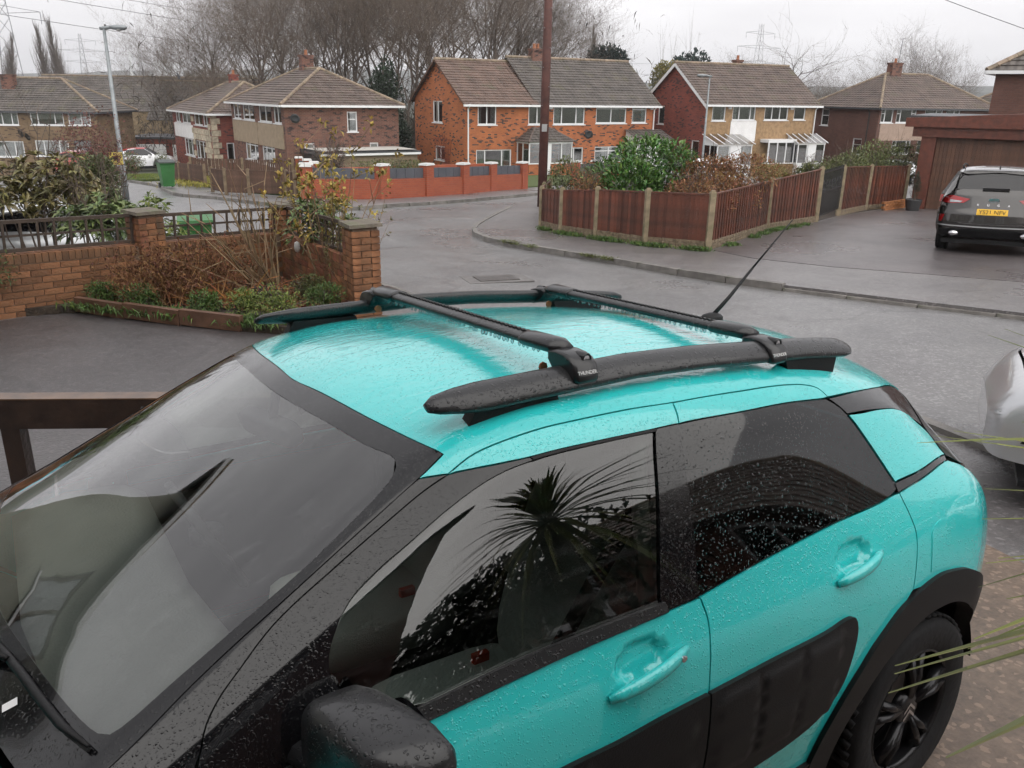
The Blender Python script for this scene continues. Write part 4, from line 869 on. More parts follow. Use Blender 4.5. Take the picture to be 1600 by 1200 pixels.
# low timber barrier at the near left
bf=empty('timber_barrier',P(-2.45,4.3,-.03),R_(4),'low dark wet timber barrier of one thick beam on posts at the left edge','barrier')
M_WETW=mat('dark_wet_timber',(.030,.017,.012),.32,.45,9,bump=.4,bscale=25)
bb=MB();bb.box((.1,.0,.56),(3.6,.10,.17));bb.build('beam',M_WETW,bf)
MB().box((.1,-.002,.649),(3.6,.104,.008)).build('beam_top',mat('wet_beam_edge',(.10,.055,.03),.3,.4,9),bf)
for x in (-1.5,-.32,1.7):MB().box((x,.0,.22),(.10,.09,.52)).build('post',M_WETW,bf)
# --- board fence around the corner garden
M_FBRD=mat('red_brown_fence_boards',(.105,.030,.018),.6,.35,5,bump=.5,bscale=30,island=.42,spots=((.05,.028,.02),2.,.45,.65))
M_FPOST=mat('concrete_fence_post',(.25,.20,.13),.85,.3,6,bump=.4,bscale=40,spots=((.12,.11,.06),4.,.5,.7))
M_GRAV=mat('stone_gravel_board',(.17,.13,.085),.85,.45,14,bump=1.,bscale=16)
def board_fence(pts,heights,name,label,gravel=.17,bw=.105,skip=(),m=None,postm=None,lean=0,cap=True,cat='fence',group=None,gap=0):
    m=m or M_FBRD;postm=postm or M_FPOST
    e=empty(name,P(*pts[0]),0,label,cat,group);O=Vector(P(*pts[0]));meshes={}
    for i,(p,hh) in enumerate(zip(pts,heights)):
        pm=MB().box((0,0,0),(.11,.11,hh+.18));
        pm.box((0,0,(hh+.18)/2+.015),(.07,.07,.03))
        o=pm.build('post',postm,e,loc=tuple(Vector(P(p[0],p[1],hh/2))-O));o.rotation_euler=(rdw.uniform(-.02,.02),rdw.uniform(-.015,.015),rdw.uniform(-.2,.2))
    for i in range(len(pts)-1):
        if i in skip:continue
        a,b=Vector(pts[i]),Vector(pts[i+1]);t=b-a;L=t.length;t.normalize();ang=math.atan2(t.y,t.x);ha,hb=heights[i]-.06,heights[i+1]-.06
        za,zb=gz(*a)+.09,gz(*b)+.09;sl=(zb-za)/L
        if gravel:
            gb=MB();n=max(1,int(L/.9))
            rows=3
            for r in range(rows):
                for k in range(n*4):
                    s0=.06+(L-.12)*k/(n*4);s1=.06+(L-.12)*(k+1)/(n*4);c=a+t*((s0+s1)/2);gb.box(tuple(Vector((c.x,c.y,gz(*c)+.09+gravel*(r+.5)/rows))-O),(s1-s0-.006,.055+rdw.uniform(0,.02),gravel/rows-.006),ang)
            gb.build('gravel_board',M_GRAV,e)
        n=int((L-.12)/(bw*.86))
        for k in range(n):
            s=.06+(L-.12)*(k+.5)/n;c=a+t*s;hh=ha+(hb-ha)*s/L-gravel
            key=round(hh,2)
            if key not in meshes:meshes[key]=MB().box((0,0,key/2),(bw-gap,.016,key)).mesh('board',m)
            c=c+Vector((-t.y,t.x))*(.007 if k%2 else -.007);o=link('board',meshes[key],e,tuple(Vector((c.x,c.y,gz(*c)+.09+gravel+rdw.uniform(-.012,.004)))-O),(lean,rdw.uniform(-.008,.008),ang+.09))
        if cap:
            c=(a+b)/2;o=MB().box((0,0,0),(L-.12,.05,.028)).build('capping_rail',m,e,loc=tuple(Vector((c.x,c.y,gz(*c)+.09+(ha+hb)/2+.012))-O));o.rotation_euler=(0,-math.atan(sl+(hb-ha)/L),ang)
    return e
board_fence([(1.0,24.5),(.75,22),(.62,19.9),(1.04,18.84),(1.74,17.92),(2.63,16.75),(3.73,16.04)],[.95,.95,.95,.98,1.05,1.09,1.10],'board_fence','red-brown board fence with concrete posts curving round the street corner')
board_fence([(3.73,16.04),(6.07,20.23),(8.19,22.93)],[1.1,1.22,1.45],'board_fence','red-brown board fence along the black car drive, left of the iron gate')
board_fence([(9.66,25.24),(11.6,28.0),(13.55,29.6)],[1.46,1.45,1.45],'board_fence','red-brown board fence between the iron gate and the timber garage')
bp_=empty('brick_plinth',P(12.05,27.95,.09),math.atan2(1.25,1.5),'low orange brick plinth under the last fence panel beside the timber garage','plinth');M_OBR=mat('orange_plinth_brick',(.30,.115,.042),.8,.25,6,island=.25)
bm_=MB().box((0,0,0),(.21,.09,.062)).mesh('brick',M_OBR)
for r in range(4):
    for k in range(7):link('brick',bm_,bp_,(.15+k*.222-(.11 if r%2 else 0),-.12,.035+r*.073))
MB().box((.8,-.10,.14),(1.6,.06,.27)).build('mortar_core',M_MORT,bp_)
gt=empty('iron_gate',P(8.25,23.0,.1),math.atan2(25.24-22.93,9.66-8.19),'narrow black wrought iron garden gate between concrete posts','gate')
M_IRON=mat('black_iron',(.012,.012,.013),.45,.2);GL=math.hypot(1.47,2.31)-.3
for zz in (.12,.75,1.28):MB().box((GL/2+.06,0,zz),(GL,.03,.03)).build('rail',M_IRON,gt)
bm_=MB().tube([(0,0,.1),(0,0,1.36)],.011,5).mesh('bar',M_IRON)
for k in range(22):link('bar',bm_,gt,(.08+GL*k/21,0,0))
for k in range(7):
    sc=MB();c=.3+GL*(k)/7.5;sc.tube([(c+.09*math.cos(t)*(1-t/14),0,.95+.12*math.sin(t)*(1-t/14)) for t in np.linspace(0,9,22)],.010,4)
    sc.build('scrollwork',M_IRON,gt)
# --- red wall with grey panels in front of the orange house
M_RWALL=brickmat('red_wall_brick',(.33,.075,.032),(.27,.055,.027),(.26,.10,.06),stain=.15);M_GREYP=mat('slate_grey_panel',(.075,.08,.095),.5,.12,4)
def piers_wall(pts,name,label,lo=.62,hi=1.0,cap=True):
    e=empty(name,P(*pts[0]),0,label,'wall');O=Vector(P(*pts[0]))
    for i in range(len(pts)-1):
        a,b=Vector(pts[i]),Vector(pts[i+1]);t=b-a;L=t.length;t.normalize();ang=math.atan2(t.y,t.x);sl=math.atan((gz(*b)-gz(*a))/L);c=(a+b)/2
        o=MB().box((0,0,0),(L+.02,.215,lo+.3)).build('wall_base',M_RWALL,e,loc=tuple(Vector((c.x,c.y,gz(*c)+.09+lo/2-.15))-O));o.rotation_euler=(0,-sl,ang)
        n=max(1,round((L-.4)/1.0));w=(L-.42)/1
        o=MB().box((0,0,0),(L-.44,.05,hi-lo-.02)).build('grey_panel',M_GREYP,e,loc=tuple(Vector((c.x,c.y,gz(*c)+.09+(lo+hi)/2))-O));o.rotation_euler=(0,-sl,ang)
        for k in range(1,4):
            p=a+t*(.22+(L-.44)*k/4);MB().box((0,-.03,0),(.02,.02,hi-lo-.04)).build('panel_batten',M_GREYP,e,loc=tuple(Vector((p.x,p.y,gz(*p)+.09+(lo+hi)/2))-O)).rotation_euler=(0,0,ang)
    for i,p in enumerate(pts):
        j=min(i,len(pts)-2);t=Vector(pts[j+1])-Vector(pts[j]);ang=math.atan2(t.y,t.x)
        o=MB().box((0,0,0),(.44,.34,hi+.38)).build('pier',M_RWALL,e,loc=tuple(Vector(P(p[0],p[1],.09+hi/2-.1))-O));o.rotation_euler=(0,0,ang)
        q=MB().box((0,0,0),(.52,.42,.07),taper=.85).build('pier_cap',mat('cap_white',(.50,.50,.49),.7,.15,6),o,loc=(0,0,(hi+.38)/2+.035))
    return e
piers_wall([(-7.3,29.75),(-4.75,30.35),(-3.35,32.2),(-2.1,34.2),(-1.05,36.35),(.3,38.5)],'red_panel_wall','bright red brick wall with grey panels and white capped piers facing the junction')
piers_wall([(-7.3,29.75),(-8.0,34.0),(-9.4,38.6),(-11,43.5)],'red_panel_wall','red brick wall run going back beside the flat-roofed garage',.75,.95)
piers_wall([(3.0,43.0),(4.2,45.3),(5.3,47.4)],'red_panel_wall','short red wall with grey panels behind the telegraph pole and laurel')
# planter wall behind
o=MB().box((0,0,0),(9,.25,.7)).build('planter_wall',M_RWALL,None,loc=P(-5.5,43,.5));o.rotation_euler=(0,0,R_(30));tag(o,'low red brick planter wall in front of the orange house gable','wall')
# --- brown post and panel fences on the left
M_PANW=mat('weathered_brown_panel',(.085,.045,.030),.75,.35,6,bump=.3,island=.2);M_PPOST=mat('weathered_timber_post',(.17,.125,.08),.85,.3,6)
board_fence([(-7.85,30.3),(-8.4,31.2),(-9.88,31.47),(-10.71,31.4),(-11.78,33.02)],[.85]*5,'low_panel_fence','low weathered brown panel fence joining the red panelled wall',gravel=0,m=M_PANW,postm=M_PPOST,bw=.13)
board_fence([(-13.2,36.2),(-14.6,38.2),(-15.6,39.6),(-16.83,40.84)],[.85]*4,'low_panel_fence','low weathered brown panel fence beside the far green bin',gravel=0,m=M_PANW,postm=M_PPOST,bw=.13)
board_fence([(-16.9,44.5),(-13.9,43.5),(-11.2,43)],[1.0]*3,'picket_fence','brown picket fence in front of the pale-fronted house',gravel=0,m=M_PANW,postm=M_PPOST,bw=.13,gap=.045,cap=False)
# ---------------------------------------------------------------- street furniture
M_GALV=mat('galvanised_steel',(.23,.25,.26),.45,.2,5,metal=.4);M_GREENB=mat('green_bin_plastic',(.03,.13,.035),.4,.15,3);M_POLEW=mat('creosoted_pole',(.075,.028,.022),.7,.35,4,bump=.4,bscale=20)
def lamp_post(x,y,H,label,arm,m=M_GALV,r=.075):
    e=empty('street_lamp',P(x,y),arm,label,'street lamp')
    MB().tube([(0,0,0),(0,0,1.4)],[r*1.25,r*1.2],12).build('base_column',m,e,True);MB().tube([(0,0,1.38),(0,0,1.45),(0,0,H)],[r*1.2,r,r*.62],12).build('column',m,e,True)
    hd=MB();hd.tube([(-.12,0,H),(.1,0,H+.03),(.35,0,H+.06)],[.05,.06,.05],8)
    sec=[(.18,.05,.04),(.24,.10,.07),(.40,.13,.10),(.62,.12,.09),(.70,.05,.04)]
    i=len(hd.v)
    for xx,w_,hh in sec:
        for k in range(10):t=2*math.pi*k/10;hd.v.append((xx,w_*math.cos(t),H+.05+hh*math.sin(t)*(1 if math.sin(t)<0 else .7)))
    for s_ in range(4):
        for k in range(10):a=i+s_*10+k;b=i+s_*10+(k+1)%10;hd.f.append([a,b,b+10,a+10])
    hd.f.append([i+k for k in range(10)][::-1]);hd.f.append([i+40+k for k in range(10)])
    hd.build('lamp_head',m,e,True)
    MB().lathe([(.001,-.07),(.06,-.06),(.10,-.02),(.10,0)],(.45,0,H+.0),12).build('lamp_bowl',mat('bowl_glass',(.4,.4,.4),.2,.1),e,True);MB().lathe([(.03,0),(.03,.06),(.001,.07)],(.05,0,H+.06),8).build('light_sensor',M_BLKP,e);return e
l1=lamp_post(-12.93,28.1,5.25,'grey street lamp with yellow notice on its column at the left',R_(4))
MB().box((-.13,-.1,1.33),(.42,.02,.4)).build('yellow_notice',mat('yellow_notice_board',(.62,.5,.12),.5,.1),l1);MB().box((-.13,-.113,1.35),(.16,.004,.12)).build('notice_print',M_BLKP,l1)
lamp_post(9.75,45,5.45,'slim grey street lamp in front of the red brick house',R_(195),r=.06)
e=empty('telegraph_pole',P(.85,27),0,'tall dark red-brown wooden telegraph pole behind the corner fence','pole');e.rotation_euler=(0,R_(.3),0)
MB().tube([(0,0,-.3),(0,0,4),(0,0,9.2)],[.15,.135,.115],14).build('pole_shaft',M_POLEW,e,True)
stp=MB().tube([(-.15,0,0),(.15,0,0)],.012,5).mesh('step_iron',M_GALV)
for k in range(9):link('step_iron',stp,e,(.0,-.0,2.6+k*.55),(0,0,(.8 if k%2 else -.8)))
MB().box((0,-.14,2.5),(.16,.02,.22)).build('pole_plate',mat('pole_plate_grey',(.3,.3,.3),.5,.1),e)
def bin_(x,y,rz,label,lid=None,tilt=0):
    e=empty('wheelie_bin',P(x,y,.085),rz,label,'bin','green wheelie bins');b=MB()
    i=0
    for zz,w_,d_ in ((.08,.42,.46),(.9,.54,.62),(.98,.58,.68)):
        for sx,sy in ((-1,-1),(1,-1),(1,1),(-1,1)):b.v.append((sx*w_/2,sy*d_/2,zz))
    for k in range(2):
        for j in range(4):a=k*4+j;c=k*4+(j+1)%4;b.f.append([a,c,c+4,a+4])
    b.f.append([3,2,1,0]);b.f.append([8,9,10,11]);b.build('bin_body',M_GREENB,e)
    li=MB();
    for yy,zz in ((-.37,.98),(-.36,1.03),(0,1.09),(.3,1.08),(.36,1.0)):
        for xx in (-.3,.3):li.v.append((xx,yy,zz))
    for k in range(4):li.f.append([2*k,2*k+1,2*k+3,2*k+2])
    li.f.append([0,2,4,6,8]);li.f.append([9,7,5,3,1]);li.f.append([1,0,8,9]);li.build('bin_lid',lid or M_GREENB,e)
    MB().tube([(-.25,.38,.98),(.25,.38,.98)],.018,6).build('bin_handle',M_GREENB,e)
    for s in (-1,1):MB().lathe([(.10,-.03),(.10,.03)],(s*.24,.28,.10),14,'X').build('bin_wheel',M_TYREB,e)
    return e
M_TYREB=mat('bin_wheel_rubber',(.02,.02,.02),.7,.1)
bin_(-13.8,33.7,R_(35),'dark-lidded green wheelie bin on the far pavement beside the panel fence',mat('dark_bin_lid',(.02,.03,.025),.4,.1));bin_(-5.8,15.2,R_(20),'green wheelie bin behind the trellis of the brick garden wall')
# pylons and wires
M_PYL=mat('pylon_steel',(.16,.165,.18),.6,.1)
def pylon(x,y,H,label,base):
    e=empty('electricity_pylon',(x,y,base),.5,label,'pylon');b=MB();r=.00011*y+.035
    def wdt(z):return (3.2*(1-z/H)**1.3+.55)*H/45
    zs=[0,.12,.24,.36,.47,.57,.66,.74,.81,.88,.94,1]
    for k in range(len(zs)-1):
        z0,z1=zs[k]*H,zs[k+1]*H;w0,w1=wdt(z0)*1.0,wdt(z1)
        for sx in (-1,1):
            for sy in (-1,1):b.tube([(sx*w0,sy*w0,z0),(sx*w1,sy*w1,z1)],r,4)
        for s in (-1,1):
            b.tube([(-w0,s*w0,z0),(w1,s*w1,z1)],r*.6,3);b.tube([(w0,s*w0,z0),(-w1,s*w1,z1)],r*.6,3);b.tube([(s*w0,-w0,z0),(s*w1,w1,z1)],r*.6,3)
    b.build('lattice_tower',M_PYL,e)
    for f,wd in ((.70,.19),(.82,.24),(.93,.16)):
        a=MB()
        for s in (-1,1):
            a.tube([(0,0,f*H+.9),(s*wd*H,0,f*H)],r,3);a.tube([(0,0,f*H-.6),(s*wd*H,0,f*H)],r,3);a.tube([(s*wd*H,0,f*H),(s*wd*H,0,f*H-2.4)],r*1.2,4)
        a.build('cross_arm',M_PYL,e)
    return e
PY=[(-105.5,185,36,'large lattice electricity pylon at the left edge of the sky',-9),(-254,520,50,'small distant electricity pylon left of the street lamp',-20),(-297,700,49,'distant electricity pylon near the white factory',-22),(113,420,56,'lattice electricity pylon above the red brick house roof',-22),(319,720,63,'faint distant electricity pylon above the right-hand brown house',-24)]
for a in PY:pylon(*a)
M_WIRE=mat('wire_grey',(.12,.12,.13),.6,.05)
def wire(a,b,sag,r,label,grp='overhead wires'):
    a,b=Vector(a),Vector(b);o=MB().tube([a.lerp(b,t)-Vector((0,0,sag*4*t*(1-t))) for t in np.linspace(0,1,25)],r,4).build('overhead_wire',M_WIRE);tag(o,label,'wire',grp)
wire((-124,184,25),(170,620,26),9,.06,'thin upper power line sagging across the whole sky');wire((-112,186,21),(180,620,20),9,.06,'thin lower power line sagging across the sky behind the trees')
wire((-118,184,17),(60,560,16),6,.06,'third faint power line crossing above the rooftops on the left')
wire((.85,27,8.9),(21.58,34,3.85),.25,.012,'telephone wire running from the pole down to the house at the right edge')
# far white factory
e=empty('white_factory',(-214,560,-12),.2,'far-off white industrial sheds with pale roof on the left skyline','factory')
MB().box((0,0,14),(40,30,10)).build('shed',mat('factory_white',(.62,.64,.66),.6,.1),e);MB().box((30,8,13),(60,30,7)).build('shed',mat('factory_green',(.22,.30,.30),.6,.1),e)
MB().box((-6,0,22),(16,10,14)).build('tower_block',MATS['factory_white'],e);MB().tube([(-28,0,0),(-28,0,34)],1.0,8).build('chimney_stack',MATS['factory_white'],e)
# ---------------------------------------------------------------- trees and plants
M_BARK=mat('bare_bark',(.095,.072,.058),.9,.3,2,island=.15);M_BARKG=mat('bare_bark_grey',(.12,.10,.09),.9,.3,2,island=.15);M_TWIG=mat('fine_twigs',(.115,.088,.069),.9,.25,2,island=.25)
def tubes_np(segs,n=3):
    "many tapered segments -> MB; segs (p,q,r0,r1)"
    p=np.array([s[0] for s in segs]);q=np.array([s[1] for s in segs]);r0=np.array([s[2] for s in segs]);r1=np.array([s[3] for s in segs])
    d=q-p;d/=np.linalg.norm(d,axis=1)[:,None]+1e-9;ref=np.where(np.abs(d[:,2:3])<.9,np.array([[0,0,1.]]),np.array([[1.,0,0]]))
    a=np.cross(d,ref);a/=np.linalg.norm(a,axis=1)[:,None]+1e-9;b=np.cross(a,d);V=[];m=len(segs)
    V=np.zeros((m,2*n,3))
    for k in range(n):
        t=2*math.pi*k/n;o=a*math.cos(t)+b*math.sin(t);V[:,k]=p+o*r0[:,None];V[:,n+k]=q+o*r1[:,None]
    F=np.zeros((m,n,4),int);base=(np.arange(m)*2*n)[:,None]
    for k in range(n):
        F[:,k]=base+np.array([[k,(k+1)%n,n+(k+1)%n,n+k]])
    mb=MB();mb.v=V.reshape(-1,3).tolist();mb.f=F.reshape(-1,4).tolist();return mb
def grow(rd,H,spread,up,levels,kids,r0,wig=.25,trunkfrac=.35,crown=.5,taper=0):
    big=[];fine=[]
    def branch(p,d,L,r,lv):
        n=3 if lv>0 else 5;pts=[p];dd=d.copy()
        for k in range(n):
            dd=dd+np.array([rd.gauss(0,wig),rd.gauss(0,wig),rd.gauss(0,wig*.6)+up*(.25 if lv else .1)])*(.5 if lv==0 else 1);dd/=np.linalg.norm(dd);pts.append(pts[-1]+dd*L/n)
        tgt=big if lv<2 else fine
        for k in range(n):
            ra=r*(1-.75*k/n);rb=r*(1-.75*(k+1)/n);tgt.append((pts[k],pts[k+1],ra,rb))
        if lv>=levels:return
        K=kids[lv]
        for i in range(K):
            t=(trunkfrac if lv==0 else .2)+(1-(trunkfrac if lv==0 else .2))*(i+rd.random())/K;t=min(t,.99);k=min(int(t*n),n-1);q=pts[k]+(pts[k+1]-pts[k])*(t*n-k)
            az=rd.uniform(0,2*math.pi);ref=np.array([math.cos(az),math.sin(az),0]);sd=np.cross(dd,np.cross(ref,dd));sd/=np.linalg.norm(sd)+1e-9
            nd=dd*(1-spread)+sd*spread+np.array([0,0,up*.4]);nd/=np.linalg.norm(nd)
            branch(q,nd,L*rd.uniform(.42,.68)*(crown/.5*((1.25-t)*1.2 if taper else 1) if lv==0 else 1),max(r*(1-.7*t)*.55,.008),lv+1)
    branch(np.zeros(3),np.array([0,0,1.]),H*.78,r0,0);return big,fine
def tree_meshes(key,seed,H,spread,up,levels,kids,r0,bark,twig,**k):
    big,fine=grow(random.Random(seed),H,spread,up,levels,kids,r0,**k)
    return tubes_np(big,5).mesh(key+'_trunk',bark,uv=False),tubes_np(fine,3).mesh(key+'_crown',twig,uv=False)
def put_tree(ms,x,y,s,rz,label,group=None,name='bare_tree',sz=1.,z=None):
    e=empty(name,(x,y,gz(x,y)-.1 if z is None else z),rz,label,'tree',group);e.scale=(s,s,s*sz);link('trunk',ms[0],e);link('crown',ms[1],e);return e
TM=[tree_meshes('oak%d'%i,20+i,17,.55,.35,4,(13,8,6,5),.21,M_BARK,M_TWIG,crown=.58) for i in range(4)]
TP=[tree_meshes('poplar%d'%i,40+i,20,.20,.9,3,(70,8,5),.22,M_BARKG,M_BARKG,wig=.09,trunkfrac=.06,crown=.24,taper=1) for i in range(2)]
TB=[tree_meshes('birch%d'%i,60+i,12,.5,.3,4,(16,8,6,5),.15,M_BARKG,M_TWIG,crown=.5) for i in range(2)]
rdt=random.Random(77)
WOOD=[]
for i,(px_,Y,s) in enumerate([(318,92,.62),(345,98,.75),(372,88,.78),(400,104,.95),(428,92,.92),(455,100,1.02),(480,86,.9),(505,96,1.08),(532,88,1.05),(556,104,1.2),(580,90,1.12),(604,98,1.22),(628,84,1.05),(650,94,1.22),(672,102,1.28),(695,88,1.1),(718,96,1.25),(742,104,1.3),(764,90,1.1),(786,98,1.18),(806,106,1.22),(826,94,1.05),(846,100,1.05),(866,108,1.0),(640,76,.85),(700,78,.8),(560,78,.78),(470,76,.72),(610,112,1.4),(520,114,1.3),(760,116,1.35)]):
    k=(px_-800)/1300*1.055*Y
    lab="tall bare winter tree in the wood behind "+("the pale-fronted house" if px_<400 else "the brown hipped-roof house" if px_<520 else "the gap between the brown and orange houses" if px_<640 else "the orange gable end" if px_<760 else "the orange house chimney");put_tree(TM[i%4],k,Y,s*(.93 if px_<800 else .74),rdt.uniform(0,6.28),lab,"bare trees of the wood behind the houses")
for px_,Y,s,lab in ((42,150,.98,'leftmost slim bare poplar beside the big pylon'),(62,152,1.06,'second slim bare poplar from the left on the skyline'),(86,150,.96,'third slim bare poplar, standing a little apart'),(145,140,1.0,'slim bare poplar just left of the street lamp'),(163,138,1.05,'slim bare poplar hidden partly by the street lamp column'),(172,136,.78,'short bare poplar just right of the street lamp column'),(900,150,1.05,'slim pale bare poplar right of the telegraph pole')):
    put_tree(TP[int(px_)%2],(px_-800)/1300*1.055*Y,Y,s,rdt.uniform(0,6),lab,'bare poplars','bare_poplar')
for i,(px_,Y,s) in enumerate([(190,110,.55),(100,125,.5),(130,128,.45),(60,130,.42),(20,120,.45),(205,118,.42),(1085,115,.62),(1110,110,.68),(1140,120,.6),(1160,112,.55),(1200,118,.58),(1225,112,.62),(1250,120,.6),(1272,115,.55),(1312,105,.70),(1340,110,.82),(1365,104,.80),(1390,112,.7),(1415,130,.5),(1440,130,.4),(1545,95,.62),(1565,100,.62),(1580,95,.5),(1300,98,.52)]):
    lab="small bare tree on the skyline "+("left of the street lamp" if px_<150 else "behind the old stone barn" if px_<300 else "behind the red brick house ridge" if px_<1290 else "left of the right-hand brown chimney" if px_<1400 else "above the wooded hill on the right" if px_<1500 else "at the right edge");put_tree(TM[i%4],(px_-800)/1300*1.055*Y,Y,s*(.76 if px_>300 else .8),rdt.uniform(0,6.28),lab,"bare trees on the skyline")
put_tree(TB[0],-24.5,72,.62,1.,'dark bare garden tree beside the left street lamp in front of the old barn')
ms_=tree_meshes('snag',91,13,.3,.05,3,(8,5,4),.16,M_BARKG,M_TWIG,wig=.3);o=put_tree(ms_,26.5,92,1.0,2.,'leaning pale bare tree behind the ridge of the red brick house');o.rotation_euler=(.1,-.38,2.)
# leafy things
def leafmesh(name,pts,dirs,L,W,m,rd,fold=.25,droop=.25):
    "one folded leaf (two quads) per point"
    pts=np.array(pts);d=np.array(dirs);n=len(pts);d/=np.linalg.norm(d,axis=1)[:,None]+1e-9
    rng=np.random.default_rng(rd);ref=np.stack([rng.normal(0,.35,n),rng.normal(0,.35,n),np.ones(n)],1);s=np.cross(d,ref);s/=np.linalg.norm(s,axis=1)[:,None]+1e-9;u=np.cross(s,d)
    ln=(L*rng.uniform(.65,1.2,n))[:,None];w=(W*rng.uniform(.7,1.2,n))[:,None]
    b=pts;mid=pts+d*ln*.5+u*ln*.04;tip=pts+d*ln-np.array([0,0,1])*ln*droop*.5;l=mid+s*w*.5+u*w*fold;r=mid-s*w*.5+u*w*fold
    V=np.stack([b,l,tip,r,mid],1).reshape(-1,3);k=np.arange(n)*5
    F=np.concatenate([np.stack([k,k+4,k+2,k+1],1),np.stack([k,k+3,k+2,k+4],1)])
    me=bpy.data.meshes.new(name);me.from_pydata(V.tolist(),[],F.tolist());me.materials.append(m);me.update();return me
def bush(name,loc,r,n,L,W,m,label,seed,cat='shrub',group=None,ros=0,stemm=None,z0=.25,flat=0,nstem=9,shape='ball',dense=.55):
    rd=np.random.default_rng(seed);e=empty(name,loc,0,label,cat,group);rx,ry,rz=r
    # lumpy volume: several lobes
    lob=rd.normal(0,1,(14,3));lob/=np.linalg.norm(lob,axis=1)[:,None];lob*=np.array([rx,ry,rz])*.55;lob[:,2]=lob[:,2]*.75+.12*rz
    if ros:
        c=rd.integers(0,14,n);v=rd.normal(0,1,(n,3));v/=np.linalg.norm(v,axis=1)[:,None];v[:,2]=np.where(v[:,2]<-.3,-v[:,2],v[:,2]);rr=rd.uniform(.35,1,n)**.5
        cen=lob[c]+v*np.array([rx,ry,rz])*.5*rr[:,None];pts=np.repeat(cen,ros,0);out=np.repeat(v,ros,0)*.5+np.array([0,0,.35]);k=np.tile(np.arange(ros),n)*2*math.pi/ros+np.repeat(rd.uniform(0,6,n),ros)
        a=np.cross(out,[[.3,.2,1]]);a/=np.linalg.norm(a,axis=1)[:,None]+1e-9;b=np.cross(out,a);b/=np.linalg.norm(b,axis=1)[:,None]+1e-9
        dirs=a*np.cos(k)[:,None]+b*np.sin(k)[:,None]+out*rd.uniform(.1,.9,len(k))[:,None]
    else:
        c=rd.integers(0,14,n);v=rd.normal(0,1,(n,3));v/=np.linalg.norm(v,axis=1)[:,None];rr=rd.uniform(dense**3,1,n)**(1/3)
        pts=lob[c]+v*np.array([rx,ry,rz])*.48*rr[:,None];dirs=v+rd.normal(0,.6,(n,3))+np.array([0,0,.3])
    if shape=='cone':
        zz=(pts[:,2]-pts[:,2].min())/(np.ptp(pts[:,2])+1e-6);pts[:,:2]*=(1.15-zz)[:,None]
    pts=pts+np.array([0,0,rz*.8+z0*.5]);keep=pts[:,2]>.03;pts,dirs=pts[keep],dirs[keep]
    link('foliage',leafmesh(name+'_foliage',pts,dirs,L,W,m,seed),e)
    segs=[]
    for i in range(nstem):
        t=lob[i%14]*1.1+np.array([0,0,rz*.75+z0]);b0=rd.normal(0,.08,3)*np.array([rx,ry,0])*2;mid=(b0+t)/2+rd.normal(0,.06,3)*rx
        segs+=[(b0,mid,.018+.006*rx,.012),(mid,t,.012,.004)]
        for q in range(4):
            e2=t+rd.normal(0,.28,3)*np.array([rx,ry,rz]);segs.append((mid+(t-mid)*rd.uniform(.2,1),e2,.007,.002))
    link('stem',tubes_np(segs,4).mesh(name+'_stem',stemm or M_BARK,uv=False),e);return e
ML=lambda nme,c,isl=.4,r=.45:mat(nme,c,r,.3,4,island=isl)
LF_RHO=ML('rhododendron_leaf',(.10,.14,.045),.5);LF_RHO2=ML('rhododendron_leaf_bronze',(.15,.13,.05),.5);LF_LAUR=ML('laurel_leaf',(.07,.15,.03),.45,.3);LF_HEDGE=ML('brown_hedge_leaf',(.22,.11,.048),.45,.8)
LF_DK=ML('dark_evergreen_leaf',(.018,.032,.016),.4,.7);LF_YEL=ML('yellowing_leaf',(.24,.18,.03),.4,.6);LF_OLIV=ML('olive_hedge_leaf',(.09,.105,.03),.45,.5);LF_FERN=ML('green_ground_leaf',(.07,.12,.025),.5,.6);LF_DRY=ML('dry_brown_leaf',(.13,.058,.025),.5,.9);LF_LIME=ML('lime_foliage',(.12,.16,.03),.4,.6);LF_BLUE=ML('blue_green_conifer',(.02,.036,.032),.35,.8);LF_RED=ML('russet_leaf',(.12,.045,.035),.4,.7)
# left shrubs beyond the wall
bush('rhododendron',P(-7.1,12.5),(1.2,.8,.75),230,.19,.055,LF_RHO2,'large bronze-green rhododendron behind the left trellis',11,ros=9,z0=1.9)
bush('rhododendron',P(-5.75,11.7),(.7,.5,.6),120,.17,.05,LF_RHO,'dark green rhododendron rising over the wall beside the first brick pillar',12,ros=9,z0=1.5)
bush('rhododendron',P(-8.2,11.7),(.9,.8,.7),150,.19,.055,LF_RHO,'green rhododendron at the left edge behind the trellis',13,ros=9,z0=1.9)
bush('round_shrub',P(-10.2,20.5),(.8,.75,1.15),5200,.11,.06,ML('mottled_leaf',(.075,.085,.032),.5,.6),'dense rounded mottled shrub beside the left street lamp',14,z0=.1)
bush('golden_conifer',P(-10.0,15.6),(.4,.4,.75),2400,.13,.025,LF_LIME,'upright yellow-green conifer between the rhododendrons',15,shape='cone')
bush('spiky_shrub',P(-12.6,18.5),(.8,.8,1.5),800,.5,.035,LF_FERN,'tall grassy spiky shrub at the left edge',16)
bush('russet_shrub',P(-13.2,27),(1.3,1.2,1.6),2400,.10,.05,LF_RED,'russet twiggy shrub in front of the buff brick house',17)
bush('clipped_shrub',P(-6.05,8.9),(.62,.55,.55),3600,.05,.02,ML('clipped_green_leaf',(.05,.075,.02),.4,.7),'clipped small-leaved evergreen on the wall at the left edge',18,z0=.15)
bush('lime_shrub',P(-6.0,14.0),(.5,.45,.9),90,.14,.045,LF_LIME,'light green shrub behind the first brick pillar',19,ros=8)
bush('round_topiary',P(-26.8,60),(.85,.85,.85),1800,.12,.06,LF_OLIV,'clipped round bush in front of the red and white off-roader',20)
